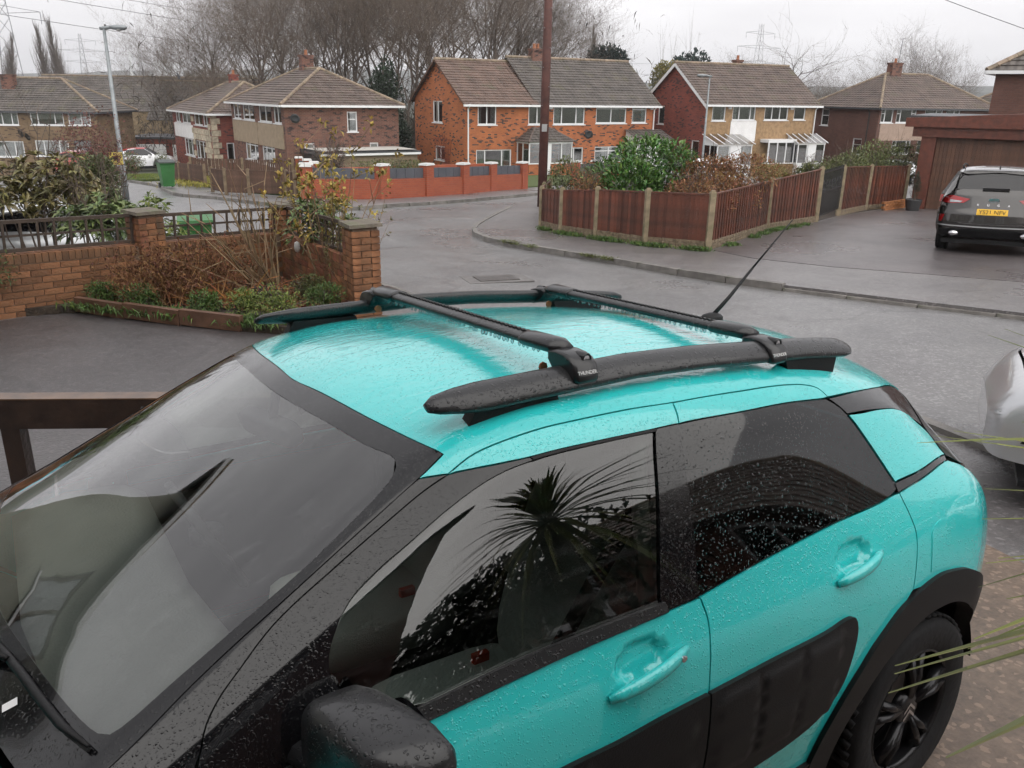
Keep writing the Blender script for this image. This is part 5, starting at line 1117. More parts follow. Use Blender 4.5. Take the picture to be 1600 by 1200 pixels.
bush('round_topiary',P(-24.6,59.5),(.55,.5,.75),800,.12,.06,LF_OLIV,'small bush right of the red and white off-roader',21)
# corner garden bushes
bush('laurel_bush',P(3.0,20.0),(1.4,1.2,1.15),4600,.17,.065,LF_LAUR,'big glossy green laurel bush behind the corner fence',30,z0=.35,dense=.7)
bush('brown_hedge',P(4.9,19.4),(1.5,.9,.85),9000,.085,.036,LF_HEDGE,'brown leafy hedge overhanging the fence right of the laurel',31,z0=.75,nstem=24)
bush('brown_hedge',P(3.75,17.3),(.8,.6,.6),3200,.075,.03,LF_HEDGE,'brown sprawling hedge end overhanging the fence near the corner post',36,z0=.85,nstem=20)
bush('mixed_shrub',P(1.5,21.5),(.8,.6,.85),2300,.09,.04,LF_OLIV,'small olive shrub beside the foot of the telegraph pole',32,z0=.6)
bush('brown_hedge',P(1.6,19.6),(.8,.6,.55),2200,.07,.03,LF_HEDGE,'brown low hedge between the pole and the laurel',33,z0=.85)
bush('dark_yew',P(2.35,23.5),(.7,.7,.9),2600,.08,.03,LF_DK,'dark evergreen bush behind the laurel on its left',34,z0=.3)
bush('yellow_shrub',P(10.3,34.6),(.75,.7,.75),1500,.09,.04,ML('yellow_green_leaf',(.16,.16,.03),.4,.6),'rounded yellow-green shrub before the white porch',35,z0=.3)
bush('rust_topiary',P(12.6,40),(.95,.8,.75),2600,.08,.035,ML('rust_leaf',(.17,.10,.03),.4,.8),'dome-shaped rusty hedge before the white bay window',37,z0=.2)
for k,(x,y,s,lab) in enumerate(((10.9,28.6,.95,'olive-green hedge bush just behind the iron gate'),(12.0,30.1,1.05,'olive-green hedge bush behind the middle fence panel'),(13.3,31.8,1.2,'taller pale green hedge bush next to the timber garage'),(14.6,33,1.2,'pale green hedge bush half behind the timber garage'),(9.6,27.4,.7,'low hedge bush left of the iron gate'))):
    bush('hedge_bush',P(x,y),(s,s*.8,s*.85),2600,.10,.05,LF_OLIV if k!=2 else ML('pale_hedge_leaf',(.13,.16,.05),.4,.5),lab,50+k,z0=1.1,group='hedge bushes behind the right fence')
e=bush('potted_conifer',P(13.15,28.0,.4),(.26,.26,.55),1500,.05,.015,LF_DK,'small potted conifer beside the timber garage door post',60,cat='plant',z0=.05,shape='cone',nstem=3)
MB().lathe([(.2,-.3),(.26,.05),(.24,.07),(.2,.0)],(0,0,0),14).build('pot',mat('black_pot',(.03,.03,.032),.5,.1),e)
# evergreens on the skyline
bush('dark_conifer',P(10.4,105),(3.0,2.7,3.6),4200,.6,.25,LF_BLUE,'dark blue-green conifer above the orange house ridge',70,cat='tree',z0=11,nstem=4)
bush('dark_cedar',P(21.8,112),(2.9,2.6,3.6),3800,.6,.25,LF_BLUE,'dark flat-topped cedar beside the white gable boards',71,cat='tree',z0=11.5,nstem=4)
bush('yellow_tree',P(18.7,110),(2.2,2.0,3.0),3600,.45,.2,ML('autumn_yellow_leaf',(.19,.17,.045),.4,.8),'yellow-leaved tree between the orange and red brick houses',72,cat='tree',z0=11,nstem=6)
bush('ivy_tree',(-10.6,70,gz(-10.6,70)),(1.6,1.6,4.6),5200,.35,.2,LF_DK,'ivy-covered dark tree trunk left of the orange gable',73,cat='tree',z0=.2,nstem=4)
bush('dark_conifer',P(-9.5,66),(1.6,1.3,2.2),3000,.3,.15,LF_DK,'dark evergreen shrub between the brown house and the orange gable',74,z0=.2)
bush('planter_shrubs',P(-6.0,42.2),(2.6,.9,.5),2200,.14,.06,LF_OLIV,'row of olive shrubs behind the red panelled wall',75,z0=.55)
bush('twiggy_shrub',P(-8.6,40),(1.3,1.1,1.3),350,.10,.05,LF_RED,'twiggy reddish shrub before the flat-roofed garage',76,z0=.4,nstem=70)
# understorey of the wood, read as one mass
rd=np.random.default_rng(5);n=26000;X=rd.uniform(-36,12,n);Y=rd.uniform(74,112,n);Z=rd.gamma(1.6,1.5,n);pts=np.stack([X,Y,[gz(a,b) for a,b in zip(X,Y)]+Z],1);dirs=rd.normal(0,1,(n,3))*[1,1,1]+[0,0,.8]
o=bpy.data.objects.new('woodland_undergrowth',leafmesh('undergrowth',pts,dirs,1.3,.09,mat('undergrowth_brown',(.055,.042,.032),.9,.3,1,island=.4),5));COL.objects.link(o);tag(o,'brown tangled undergrowth between the bare trees behind the houses','undergrowth',kind='stuff')
n=15000;X=np.concatenate([rd.uniform(-75,-28,n//2),rd.uniform(16,75,n//2)]);Y=rd.uniform(108,130,n//2*2);Z=rd.gamma(1.6,1.1,len(X));pts=np.stack([X,Y,[gz(a,b) for a,b in zip(X,Y)]+Z],1)
o=bpy.data.objects.new('far_scrub',leafmesh('scrub',pts,rd.normal(0,1,(len(X),3))+[0,0,.8],1.5,.12,MATS['undergrowth_brown'],6));COL.objects.link(o);tag(o,'brown scrub line beyond the rooftops on both sides','scrub',kind='stuff')
# ---- flower bed
def stalks(name,loc,n,h,spread,m,label,seed,r=.006,lean=.5,curl=.3,cat='plant',leaf=None,top=None):
    rd=np.random.default_rng(seed);e=empty(name,loc,0,label,cat);segs=[];tips=[];td=[]
    for i in range(n):
        b=np.append(rd.normal(0,spread*.45,2),0);d=np.append(rd.normal(0,lean,2),1.);d/=np.linalg.norm(d);L=h*rd.uniform(.55,1.1);p=b
        for k in range(4):
            d=d+np.append(rd.normal(0,curl*.4,2),-curl*.25*k*rd.random());d/=np.linalg.norm(d);q=p+d*L/4;segs.append((p,q,r*(1-.2*k),r*(.8-.2*k)));p=q
            if k>=1 and rd.random()<.7:
                dd=d+rd.normal(0,.6,3);dd/=np.linalg.norm(dd);segs.append((p,p+dd*L*.22,r*.5,r*.25));tips.append(p+dd*L*.22);td.append(dd)
        tips.append(p);td.append(d)
    link('stalks',tubes_np(segs,3).mesh(name+'_stalks',m,uv=False),e)
    if leaf:
        lm,L,W,per=leaf;pp=np.repeat(np.array(tips),per,0)+rd.normal(0,L*.4,(len(tips)*per,3));link('leaves',leafmesh(name+'_leaves',pp,np.repeat(np.array(td),per,0)+rd.normal(0,.8,(len(pp),3)),L,W,lm,seed),e)
    return e
M_STRAW=mat('dry_stalk',(.21,.105,.045),.85,.3,5,island=.4);M_STK=mat('brown_stem',(.20,.14,.08),.85,.3,5,island=.3)
stalks('dry_perennial',P(-4.15,9.75,.1),150,.62,.42,M_STRAW,'mass of dead brown stalks in the flower bed below the first pillar',1,leaf=(LF_DRY,.06,.025,4))
stalks('dry_perennial',P(-3.75,10.2,.1),90,.66,.3,M_STRAW,'second clump of dead rust-brown stalks beside the bare shrub',2,leaf=(LF_DRY,.055,.025,4))
stalks('fallen_stalks',P(-3.25,9.75,.14),40,.6,.35,mat('orange_stalk',(.32,.13,.04),.8,.3,5,island=.3),'bright orange-brown collapsed stalks in the middle of the bed',3,r=.008,lean=2.2,curl=.6)
stalks('bare_shrub',P(-3.05,10.25,.1),30,1.55,.16,M_STK,'leafless multi-stemmed shrub with long bare stems leaning left over the wall',4,r=.015,lean=.34,curl=.10).rotation_euler=(.12,-.32,0)
bush('yellowing_rhododendron',P(-2.55,11.1,.1),(.62,.5,.5),70,.15,.045,LF_RHO,'green rhododendron with leathery leaves in the wall corner',80,ros=8,z0=.55)
e=stalks('climbing_shrub',P(-2.35,10.65,.1),18,1.7,.16,M_STK,'tall spindly shrub with yellow leaves against the side trellis',81,r=.013,lean=.22,curl=.14,leaf=(LF_YEL,.085,.045,9));
stalks('climbing_shrub',P(-2.75,11.5,.1),14,1.75,.14,M_STK,'yellow-leaved shrub top showing above the corner pillar',82,r=.011,lean=.2,curl=.12,leaf=(LF_YEL,.08,.045,8))
stalks('climbing_shrub',P(-2.0,10.1,.1),22,1.05,.16,M_STK,'brown twiggy climber on the side wall next to the end pillar',83,r=.008,lean=.3,curl=.2,leaf=(ML('olive_small_leaf',(.10,.09,.025),.4,.6),.05,.025,5))
for k,(x,y,r,c,lab) in enumerate(((-2.6,8.75,.32,LF_LIME,'bright lime-green feathery plant at the near edge of the bed'),(-3.0,8.95,.24,LF_LIME,'lime-green feathery plant beside the bed edging'),(-3.5,9.2,.2,LF_FERN,'green weed clump in the bed edge'),(-4.9,9.7,.2,LF_FERN,'green weed clump at the left end of the bed'),(-4.3,9.35,.22,LF_FERN,'low green tuft by the bed edging below the dead stalks'),(-2.15,9.35,.26,LF_FERN,'green leafy plant at the foot of the end pillar'),(-2.5,10.0,.26,LF_OLIV,'dull green low plant in the middle of the bed'),(-2.9,9.55,.22,ML('purple_brown_leaf',(.05,.03,.03),.4,.7),'purplish low plant in the bed'))):
    bush('bed_plant',P(x,y,.09),(r,r*.8,r*.75),900,.05,.018,c,lab,90+k,cat='plant',z0=.0,nstem=3)
rd=np.random.default_rng(9);n=2600;a=rd.random(n);b=rd.random(n);A,B_,C_=np.array((-5.0,9.7)),np.array((-2.0,9.0)),np.array((-3.3,11.7));fl=a+b>1;a[fl],b[fl]=1-a[fl],1-b[fl];XY=A+(B_-A)*a[:,None]+(C_-A)*b[:,None];pts=np.column_stack([XY,[gz(*p)+.11 for p in XY]])
o=bpy.data.objects.new('leaf_litter',leafmesh('litter',pts,np.column_stack([rd.normal(0,1,(n,2)),rd.uniform(0,.7,n)]),.07,.04,LF_DRY,3));COL.objects.link(o);tag(o,'dead leaves and litter covering the flower bed soil','leaf litter',kind='stuff')
o=MB().lathe([(.001,-.075),(.03,-.06),(.042,-.02),(.042,.02),(.03,.06),(.001,.075)],(0,0,0),14).build('hanging_ornament',mat('white_ceramic',(.75,.75,.74),.4,.05),None,True,loc=(-2.92,11.15,gz(-2.92,11.15)+.62));tag(o,'small white oval ornament hanging in the wall corner of the flower bed','ornament')
# grass growing along fence foot, kerb and verge
def tufts(name,path,n,wd,h,label,seed,m=LF_FERN,clump=0.):
    rd=np.random.default_rng(seed);P0=np.array(path);d=np.concatenate([[0],np.cumsum(np.linalg.norm(np.diff(P0,axis=0),axis=1))]);s=rd.uniform(0,d[-1],n)
    if clump:c=rd.uniform(0,d[-1],max(3,int(clump)));s=c[rd.integers(0,len(c),n)]+rd.normal(0,.12,n);s=np.clip(s,0,d[-1])
    x=np.interp(s,d,P0[:,0])+rd.normal(0,wd,n);y=np.interp(s,d,P0[:,1])+rd.normal(0,wd,n);pts=np.column_stack([x,y,[gz(a,b)+.06 for a,b in zip(x,y)]])
    o=bpy.data.objects.new(name,leafmesh(name,pts,np.column_stack([rd.normal(0,.5,(n,2)),np.ones(n)]),h,h*.13,m,seed,droop=.5));COL.objects.link(o);return tag(o,label,'grass',kind='stuff')
tufts('fence_foot_grass',[(.55,19.8),(1.0,18.7),(1.65,17.75),(2.6,16.6),(3.65,15.9)],2600,.07,.16,'grass and weeds growing along the foot of the corner fence',1,clump=14)
tufts('fence_foot_weeds',[(3.9,16.0),(6.1,20.0),(8.2,22.7)],1600,.07,.15,'weeds along the foot of the drive fence',2,clump=9)
tufts('kerb_grass',[(-.3,17.1),(.6,15.8),(1.7,14.5)],900,.05,.10,'tufts of grass growing in the kerb gutter',3,clump=5,m=LF_OLIV)
tufts('bed_grass',[(-5.1,9.5),(-4.3,9.2),(-3.4,8.9),(-2.5,8.6)],2600,.09,.15,'grass blades along the near edge of the flower bed',4,clump=22)
tufts('verge_grass',[(-17.6,40.3),(-22.5,51.6)],4000,.5,.12,'mown grass on the far verge',5,m=ML('verge_leaf',(.10,.13,.02),.4,.8))
tufts('fence_yellow_grass',[(-12.6,35),(-14.6,40),(-15.6,42.5)],3500,.7,.25,'yellowish long grass inside the low panel fences',6,m=ML('straw_grass',(.22,.20,.04),.4,.8))
bush('garden_hedge',P(6.8,-2.6,.06),(1.3,3.4,1.25),7000,.16,.09,LF_DK,'dark garden hedge to the right of the drive, mirrored in the door glass',95,z0=.1,dense=.75)
bush('garden_hedge',P(8.6,-7.5,.06),(1.5,2.6,1.6),5000,.18,.10,LF_DK,'taller dark hedge farther along the side garden',96,z0=.1,dense=.75)
# ---- cordyline by the camera
def cordyline(loc,label):
    e=empty('cordyline_palm',loc,0,label,'plant');rd=random.Random(8);c=Vector((0,0,1.62-0));M_CL=mat('cordyline_leaf',(.16,.17,.035),.45,.35,7,island=.35);M_CT=mat('cordyline_trunk',(.10,.075,.05),.9,.3,12,bump=.8,bscale=30)
    MB().tube([(.05,-.05,-1.0),(.02,0,.4),(0,0,1.1),(0,0,1.62)],[.085,.075,.07,.06],10).build('trunk',M_CT,e,True)
    base=Vector(loc)+c
    tips=[]
    for k in range(110):
        az=rd.uniform(0,2*math.pi);el=R_(rd.uniform(-50,85));L=rd.uniform(.5,.74);tips.append((Vector((math.cos(az)*math.cos(el),math.sin(az)*math.cos(el),math.sin(el)))*L,.028))
    for t,wd in CORD_TIPS:tips.append((Vector(t)-base,wd))
    for i,(t,wd) in enumerate(tips):
        d=t.normalized();L=t.length;s=d.cross(Vector((0,0,1)));s=s.normalized() if s.length>.05 else Vector((1,0,0));u=s.cross(d)
        mb=MB();n=7;sag=.10*L if i<110 else .03*L
        rows=[]
        for k in range(n+1):
            f=k/n;p=c+d*L*f+Vector((0,0,1))*(sag*math.sin(math.pi*f)*.9);w_=wd*(.35+1.3*f if f<.4 else .87*(1-((f-.4)/.6)**1.6))*.5+.0012
            rows.append((p+s*w_+u*w_*.35,p,p-s*w_+u*w_*.35))
        for k in range(n):
            a,b,q=rows[k];a2,b2,q2=rows[k+1];mb.face([a,b,b2,a2]);mb.face([b,q,q2,b2])
        mb.build('leaf',M_CL,e)
    return e
def S_zu(S,x,z):
    us=np.linspace(3.6,8,300);p=S.ev(np.full(300,x),us);return float(us[np.argmin(np.abs(p[:,2]-z))])
HS=Surf(ST_HATCH)
def arc(cx,cz,r,a0,a1,n=12,S=HS):
    o=[]
    for k in range(n+1):
        t=R_(a0+(a1-a0)*k/max(n,1));x=cx+r*math.cos(t);o.append((x,S_zu(S,x,cz+r*math.sin(t))))
    return o
AX_R,AX_F,AZ=-.14,2.46,.30
def corner(p):return (p[0],p[1],1)
def car_outlines(S=HS):
    O={}
    zu=lambda x,z:S_zu(S,x,z)
    O['roof']=sym([(1.515,0),(1.507,.4),(1.485,1.13),(1.455,1.62),(1.424,2.075,1),(1.49,2.21,1),(1.436,2.68,1),(1.366,2.56),(1.241,2.58),(1.1,2.63),(.945,2.69),(.813,2.78),(.578,2.72),(.348,2.62),(.274,2.64),(.22,2.8),(.2,3.2,1),(-.04,2.79),(-.30,2.3),(-.40,2.1,1),(-.42,0)])
    O['front_door_frame']=[(1.436,2.68,1),(1.366,2.56),(1.241,2.58),(1.1,2.63),(.945,2.69),(.813,2.78,1),(.827,3.70,1),(.896,3.69),(.941,3.676),(1.134,3.513),(1.256,3.346),(1.304,3.218),(1.382,2.964)]
    O['rear_door_frame']=[(.813,2.79,1),(.578,2.725),(.348,2.62),(.274,2.64),(.22,2.8),(.2,3.2,1),(.222,3.265),(.399,3.45),(.622,3.66),(.827,3.705,1)]
    O['rear_quarter_panel']=[(.013,4.776,1),(-.139,4.706),(-.334,4.535,1),(-.45,4.6),(-.56,4.8),(-.62,5.0),(-.672,5.2,1),(-.676,6),(-.676,7.8,1),(-.62,7.8,1)]+[corner(arc(AX_R,AZ,.485,180,180,0)[0])]+arc(AX_R,AZ,.485,170,82)+[(.006,6.408,1),(-.01,5.98),(-.017,5.434),(-.005,4.99)]
    O['rear_door']=[(.863,4.966,1),(.645,4.895),(.343,4.827),(.114,4.80),(.037,4.775),(.013,4.776,1),(-.005,4.99),(-.017,5.434),(-.01,5.98),(.006,6.408,1)]+arc(AX_R,AZ,.485,64,12)+[(.345,zu(.345,.33),1),(.88,zu(.88,.33),1),(.868,6.355),(.858,5.838),(.851,5.297)]
    O['front_door']=[(1.587,5.055,1),(1.356,5.0),(1.2,4.985),(.969,4.975),(.863,4.97,1),(.851,5.3),(.858,5.84),(.868,6.36),(.88,zu(.88,.33),1),(1.95,zu(1.95,.33),1),(1.98,6.5),(1.985,5.02,1)]
    O['front_wing']=[(1.99,4.35,1),(2.3,4.3),(2.9,4.3,1),(2.93,6,1),(2.945,zu(2.945,.33),1)]+arc(AX_F,AZ,.485,10,170)+[(1.99,zu(1.99,.33),1)]
    O['c_pillar_panel']=[(.136,4.02,1),(-.055,3.79),(-.172,3.668),(-.258,3.864),(-.325,4.11),(-.335,4.374),(-.345,4.447,1),(-.139,4.626),(.016,4.677,1),(.044,4.52),(.085,4.3)]
    O['bonnet']=sym([(2.29,0),(2.255,1.3),(2.18,2.3,1),(2.2,4.2,1),(2.6,4.2),(3.0,4.2),(3.13,3.2,1),(3.2,1.5),(3.21,0)])
    O['front_bumper']=sym([(3.22,0),(3.21,1.5),(3.14,3.2),(3.0,4.3,1),(2.945,4.4,1),(2.955,7.7,1),(3.395,7.7,1),(3.396,6),(3.396,4),(3.396,0)])
    O['tailgate']=sym([(-.585,0),(-.58,2.5),(-.57,4.3,1),(-.57,4.78,1),(-.62,5.0),(-.668,5.18,1),(-.677,5,1),(-.678,0)])
    O['c_pillar_band']=[(.196,3.27,1),(-.039,2.79),(-.30,2.3),(-.40,2.1,1),(-.38,3.0),(-.33,3.95,1),(-.258,3.84),(-.172,3.65),(-.055,3.77),(.136,4.0,1)]
    O['c_pillar_strip']=[(.016,4.69,1),(-.139,4.635),(-.345,4.455,1),(-.334,4.53,1),(-.139,4.70),(.013,4.77,1)]
    O['rear_window']=sym([(-.425,0),(-.425,1.5),(-.405,2.1),(-.385,3.0),(-.338,4.0,1),(-.35,4.45,1),(-.45,4.5),(-.565,4.3,1),(-.575,2.5),(-.58,0)])
    O['a_pillar']=[(1.49,2.215,1),(1.615,2.205),(1.738,2.16),(1.863,2.09),(1.974,2.075),(2.096,2.26),(2.175,2.35,1),(2.15,4.3,1),(1.99,4.3,1),(1.961,3.676),(1.932,3.17),(1.888,2.875),(1.813,2.49),(1.684,2.53),(1.625,2.567),(1.525,2.635),(1.437,2.68,1)]
    O['mirror_sail']=[(1.256,3.346,1),(1.304,3.218),(1.382,2.964),(1.436,2.69,1),(1.525,2.64),(1.625,2.575),(1.684,2.54),(1.813,2.5),(1.888,2.88),(1.932,3.17),(1.961,3.68),(1.98,4.22),(1.985,5.0,1),(1.587,5.05,1),(1.581,4.92,1),(1.666,4.83),(1.747,4.384),(1.722,4.014),(1.688,3.68),(1.623,3.55),(1.524,3.59),(1.402,3.498),(1.322,3.43),(1.25,3.48,1)]
    O['front_window']=[(.905,3.79,1),(1.137,3.605),(1.25,3.485),(1.322,3.435),(1.402,3.503),(1.524,3.595),(1.623,3.555),(1.688,3.685),(1.722,4.014),(1.747,4.384),(1.666,4.82),(1.581,4.91,1),(1.348,4.891),(.982,4.901,1)]
    O['window_seal']=[(.9,3.69,1),(1.134,3.515),(1.256,3.35,1),(1.25,3.48,1),(1.137,3.6),(.903,3.785,1)]
    O['b_pillar_trim']=[(.896,3.69,1),(.827,3.71,1),(.836,4.177),(.842,4.508),(.862,4.906),(.863,4.96,1),(.975,4.96,1),(.982,4.9),(.94,4.4),(.905,3.79)]
    O['belt_strip']=[(.969,4.97,1),(1.2,4.981),(1.355,4.998),(1.587,5.05),(1.98,5.02,1),(1.98,4.9,1),(1.581,4.91),(1.348,4.89),(.975,4.90,1)]
    O['rear_side_window']=[(.827,3.72,1),(.622,3.665),(.399,3.455),(.21,3.28,1),(.141,4.0),(.085,4.3),(.044,4.52),(.012,4.68),(.01,4.73),(.04,4.765),(.114,4.796),(.343,4.822),(.645,4.89),(.862,4.95,1),(.842,4.5),(.836,4.18)]
    inner=[(1.562,0),(1.557,.5),(1.543,1.0),(1.523,1.45),(1.502,1.74),(1.525,1.86),(1.687,1.945),(1.833,1.919),(1.978,1.88),(2.085,1.86),(2.10,1.80),(2.16,1.216),(2.198,.484),(2.205,0)]
    outer=[(1.515,0,1),(1.507,.4),(1.485,1.13),(1.455,1.62),(1.424,2.05,1),(1.49,2.19),(1.615,2.19),(1.738,2.14),(1.863,2.07),(1.974,2.06),(2.096,2.24),(2.17,2.3,1),(2.245,1.3),(2.275,.5),(2.28,0,1)]
    ii=[(p[0],p[1]) for p in inner];ii[0]=(*ii[0],1);ii[-1]=(*ii[-1],1)
    O['windscreen_border']=outer+ii[::-1]
    O['windscreen']=sym(inner)
    O['arch']=lambda cx:arc(cx,AZ,.50,-6,186,22)+[corner(q) for q in arc(cx,AZ,.395,186,186,0)]+arc(cx,AZ,.395,180,0,18)+[corner(q) for q in arc(cx,AZ,.395,-6,-6,0)]
    O['sill']=[(.30,zu(.30,.335),1),(1.99,zu(1.99,.335),1),(1.99,7.97,1),(.30,7.97,1)]
    return O
CO=car_outlines()
ZU=lambda x,z:S_zu(HS,x,z)
def disc(c,r,n=24,axis='Y'):pass
def wheel_meshes(tyre,rim,hub,key):
    t=MB().lathe([(.20,-.085),(.225,-.10),(.285,-.105),(.305,-.095),(.315,-.06),(.317,0),(.315,.06),(.305,.095),(.285,.105),(.225,.10),(.20,.085)],n=40,axis='Y',cap=False)
    for k in range(56):    # tread blocks
        a=2*math.pi*k/56;M=Matrix.Rotation(-a,3,'Y')
        for yy,sk in ((-.06,.3),(.06,-.3),(0,0)):
            t.box(M@Vector((.3165,yy,0)),(.012,.048,.022),rot=M@Matrix.Rotation(sk,3,'X'))
    r=MB().lathe([(.212,-.09),(.212,.08),(.202,.095),(.196,.08),(.196,-.09)],n=40,axis='Y',cap=False)
    for k in range(5):
        a=2*math.pi*k/5+.3
        for d in (-.16,.16):
            M=Matrix.Rotation(-(a+d*.9),3,'Y');M0=Matrix.Rotation(-(a+d*.25),3,'Y')
            p0=M0@Vector((.045,.075,0));p1=M@Vector((.2,.07,0));r.tube([p0,(p0+p1)/2+Vector((0,.012,0)),p1],[.017,.02,.024],6,flat=(1,.7))
    r.lathe([(.06,.055),(.06,.08),(.045,.088),(0.001,.088)],n=24,axis='Y',cap=False)
    bk=MB().lathe([(.19,-.03),(.001,-.03)],n=24,axis='Y',cap=False)   # brake disc
    bk.lathe([(.13,-.02),(.13,.0),(.001,.0)],n=24,axis='Y',cap=False)
    ch=MB()
    for zz in (-.012,.012):      # twin chevrons
        for s in (-1,1):
            ch.face([(0,.09,zz+.014),(s*.03,.09,zz-.012),(s*.03,.09,zz-.022),(0,.09,zz+.003)])
    return [(('tyre'),t.mesh(key+'tyre',tyre,True)),('rim',r.mesh(key+'rim',rim,True)),('brake_disc',bk.mesh(key+'disc',hub,False)),('emblem',ch.mesh(key+'emblem',mat('chrome',(.6,.6,.62),.15,.05,metal=1)))]
def add_wheels(root,ms,axf=AX_F,axr=AX_R,y=.755,z=.315,sc=1.):
    for x in (axr,axf):
        for s in (1,-1):
            w=link('wheel',ms[0][1],root,(x,s*y,z),(0,0,0 if s>0 else math.pi),(sc,)*3);w.name='wheel'
            for n,me in ms[1:]:link(n,me,w)
M_GLASSB=mat('black_glass',(.006,.006,.008),.06,.1,spec=.6)
M_TYRE=mat('tyre_rubber',(.010,.010,.011),.75,.2,bump=.2,spec=.25)
M_DARKRIM=mat('dark_alloy',(.02,.02,.022),.25,.15,metal=.6)
M_ALLOY=mat('silver_alloy',(.45,.45,.47),.3,.1,metal=.9)
M_HUB=mat('brake_iron',(.10,.09,.085),.5,.3,metal=.6)
M_CLAD=mat('black_cladding',(.007,.007,.008),.5,.15,bump=.15,bscale=250,spec=.25)
M_INT=mat('cabin_trim_dark',(.025,.025,.027),.7,.2)
M_SEAT=mat('seat_cloth_grey',(.62,.63,.60),.9,.12,bump=.3,bscale=200)
M_LAMP=mat('lamp_lens',(.30,.31,.33),.1,.6,coat=1.,scale=16)
M_RED=mat('lamp_red',(.30,.01,.012),.12,.15,coat=1.)
M_CHROME=MATS['chrome'] if 'chrome' in MATS else mat('chrome',(.6,.6,.62),.15,.05,metal=1)
HATCH_W=wheel_meshes(M_TYRE,M_ALLOY,M_HUB,'alloy_')
def simple_hatch(loc,rz,paint,label,cat='car',group=None,h=.09,scale=(1,1,1),rims=None,tilt=None,lowdetail=True):
    "a parked hatchback made from the same shell"
    e=empty('parked_car',loc,rz,label,cat,group);e.scale=scale
    if tilt:e.rotation_euler=tilt
    g=M_GLASSB
    for n in ('roof','bonnet','front_bumper','tailgate'):panel(n,HS,CO[n],paint,e,h=h,gap=.003,fl=.015)
    for mir in (False,True):
        for n in ('front_door_frame','rear_door_frame','rear_quarter_panel','rear_door','front_door','front_wing','c_pillar_panel'):
            panel(n,HS,CO[n],paint,e,h=h,gap=.003,fl=.015,mirror=mir)
        for n in ('a_pillar',):panel(n,HS,CO[n],paint,e,h=h,gap=.002,mirror=mir)
        for n in ('c_pillar_band','mirror_sail','front_window','b_pillar_trim','rear_side_window','windscreen_border','belt_strip','window_seal'):
            panel(n if n!='windscreen_border' else 'windscreen_border',HS,CO[n],g,e,h=h,gap=0,fl=.01,mirror=mir,off=-.001)
        panel('sill',HS,CO['sill'],M_CLAD,e,h=h,mirror=mir,off=.004)
        panel('headlight',HS,[(2.93,3.3,1),(3.1,3.0),(3.2,3.2,1),(3.215,4.6),(3.1,4.9),(2.98,4.4)],M_LAMP,e,h=.05,off=.006,mirror=mir)
        panel('tail_lamp',HS,[(-.60,4.92,1),(-.668,5.2,1),(-.672,6.2,1),(-.64,6.1)],M_RED,e,h=.05,off=.006,mirror=mir)
        panel('fog_lamp_recess',HS,[(3.02,6.75,1),(3.19,6.72,1),(3.22,7.2,1),(3.06,7.25,1)],M_CLAD,e,h=.05,off=.004,mirror=mir)
        panel('fog_lamp',HS,[(3.13,6.85),(3.17,6.8),(3.185,7.0),(3.15,7.08)],M_LAMP,e,h=.03,off=.009,mirror=mir)
        mb=MB();mirror_shape(mb,1 if not mir else -1);mb.build('door_mirror',paint,e,True)
    panel('windscreen',HS,CO['windscreen'],g,e,h=h,gap=0);panel('rear_window',HS,CO['rear_window'],g,e,h=h,gap=0)
    cap_ends(e,paint);under(e)
    add_wheels(e,rims or HATCH_W)
    return e
def mirror_shape(mb,s,c=(1.74,.955,1.05)):
    if s<0:c=(1.80,.93,.93)
    "rounded door mirror housing with its stalk"
    cx,cy,cz=c
    n=28;rows=[]
    i0=len(mb.v)
    prof=[(-.135,.02),(-.132,.55),(-.115,.80),(-.07,.94),(0,1),(.06,.98),(.105,.86),(.12,.62),(.122,.02)]   # along y: scale of section
    for yy,k in prof:
        for j in range(n):
            t=2*math.pi*j/n;a=math.cos(t);b=math.sin(t)
            xx=.09*k*(abs(a)**.45)*(1 if a>0 else -.55)*(1 if a else 1);zz=.085*k*(abs(b)**.5)*(1 if b>0 else -1)
            mb.v.append((cx+xx-.02*yy/.1,s*(cy+yy),cz+zz+.10*yy*.3))
    for k in range(len(prof)-1):
        for j in range(n):
            a=i0+k*n+j;b=i0+k*n+(j+1)%n;q=[a,b,b+n,a+n];mb.f.append(q if s<0 else q[::-1])
    mb.tube([(1.80,s*.79,.985),(1.79,s*.84,.99),(1.76,s*.90,1.01)],[.05,.04,.03],8,flat=(1,.55))
def cap_ends(e,paint):
    for x,nm,m in ((HS.X[0]+.002,'rear_panel',paint),(HS.X[-1]-.006,'bumper_face',paint)):
        us=np.linspace(-7.7,7.7,50);p=HS.ev(np.full(50,x),us);mb=MB();mb.face([tuple(q) for q in (p if x>0 else p[::-1])]);mb.build(nm,m,e)
def under(e):
    mb=MB();mb.span(-.60,3.2,-.74,.74,.17,.21);mb.build('floor_pan',M_CLAD,e)
# ---------------------------------------------------------------- the turquoise car
PAINT=wetmat('turquoise_paint',(.028,.56,.56),.22,1.,.7,.75,ripple=0)
PAINT_ROOF=wetmat('turquoise_roof_paint_wet',(.028,.56,.56),.2,1.,.45,.6,ripple=1.6)
M_GBLK=wetmat('gloss_black_wet',(.005,.005,.006),.12,.5,.65,.4,sc=(140,250),spec=.3)
M_RAIL=wetmat('satin_black_wet',(.014,.0145,.016),.36,.3,.8,1.,sc=(85,160),spec=.4)
M_PRIV=glassmat('privacy_glass_wet',(.03,.03,.033),.015,.03,.35,k=1.15,haze=.01)
M_WS=glassmat('windscreen_glass',(.88,.93,.90),.06,.012,.0,k=1.75,smear=.05)
M_SIDE=glassmat('side_glass',(.24,.28,.265),.03,.012,.0,k=1.6,smear=.035)
CAR_M=Matrix(((-0.8159,.5780,.0116),(-.5757,-.8142,.0751),(.0529,.0546,.9971)))
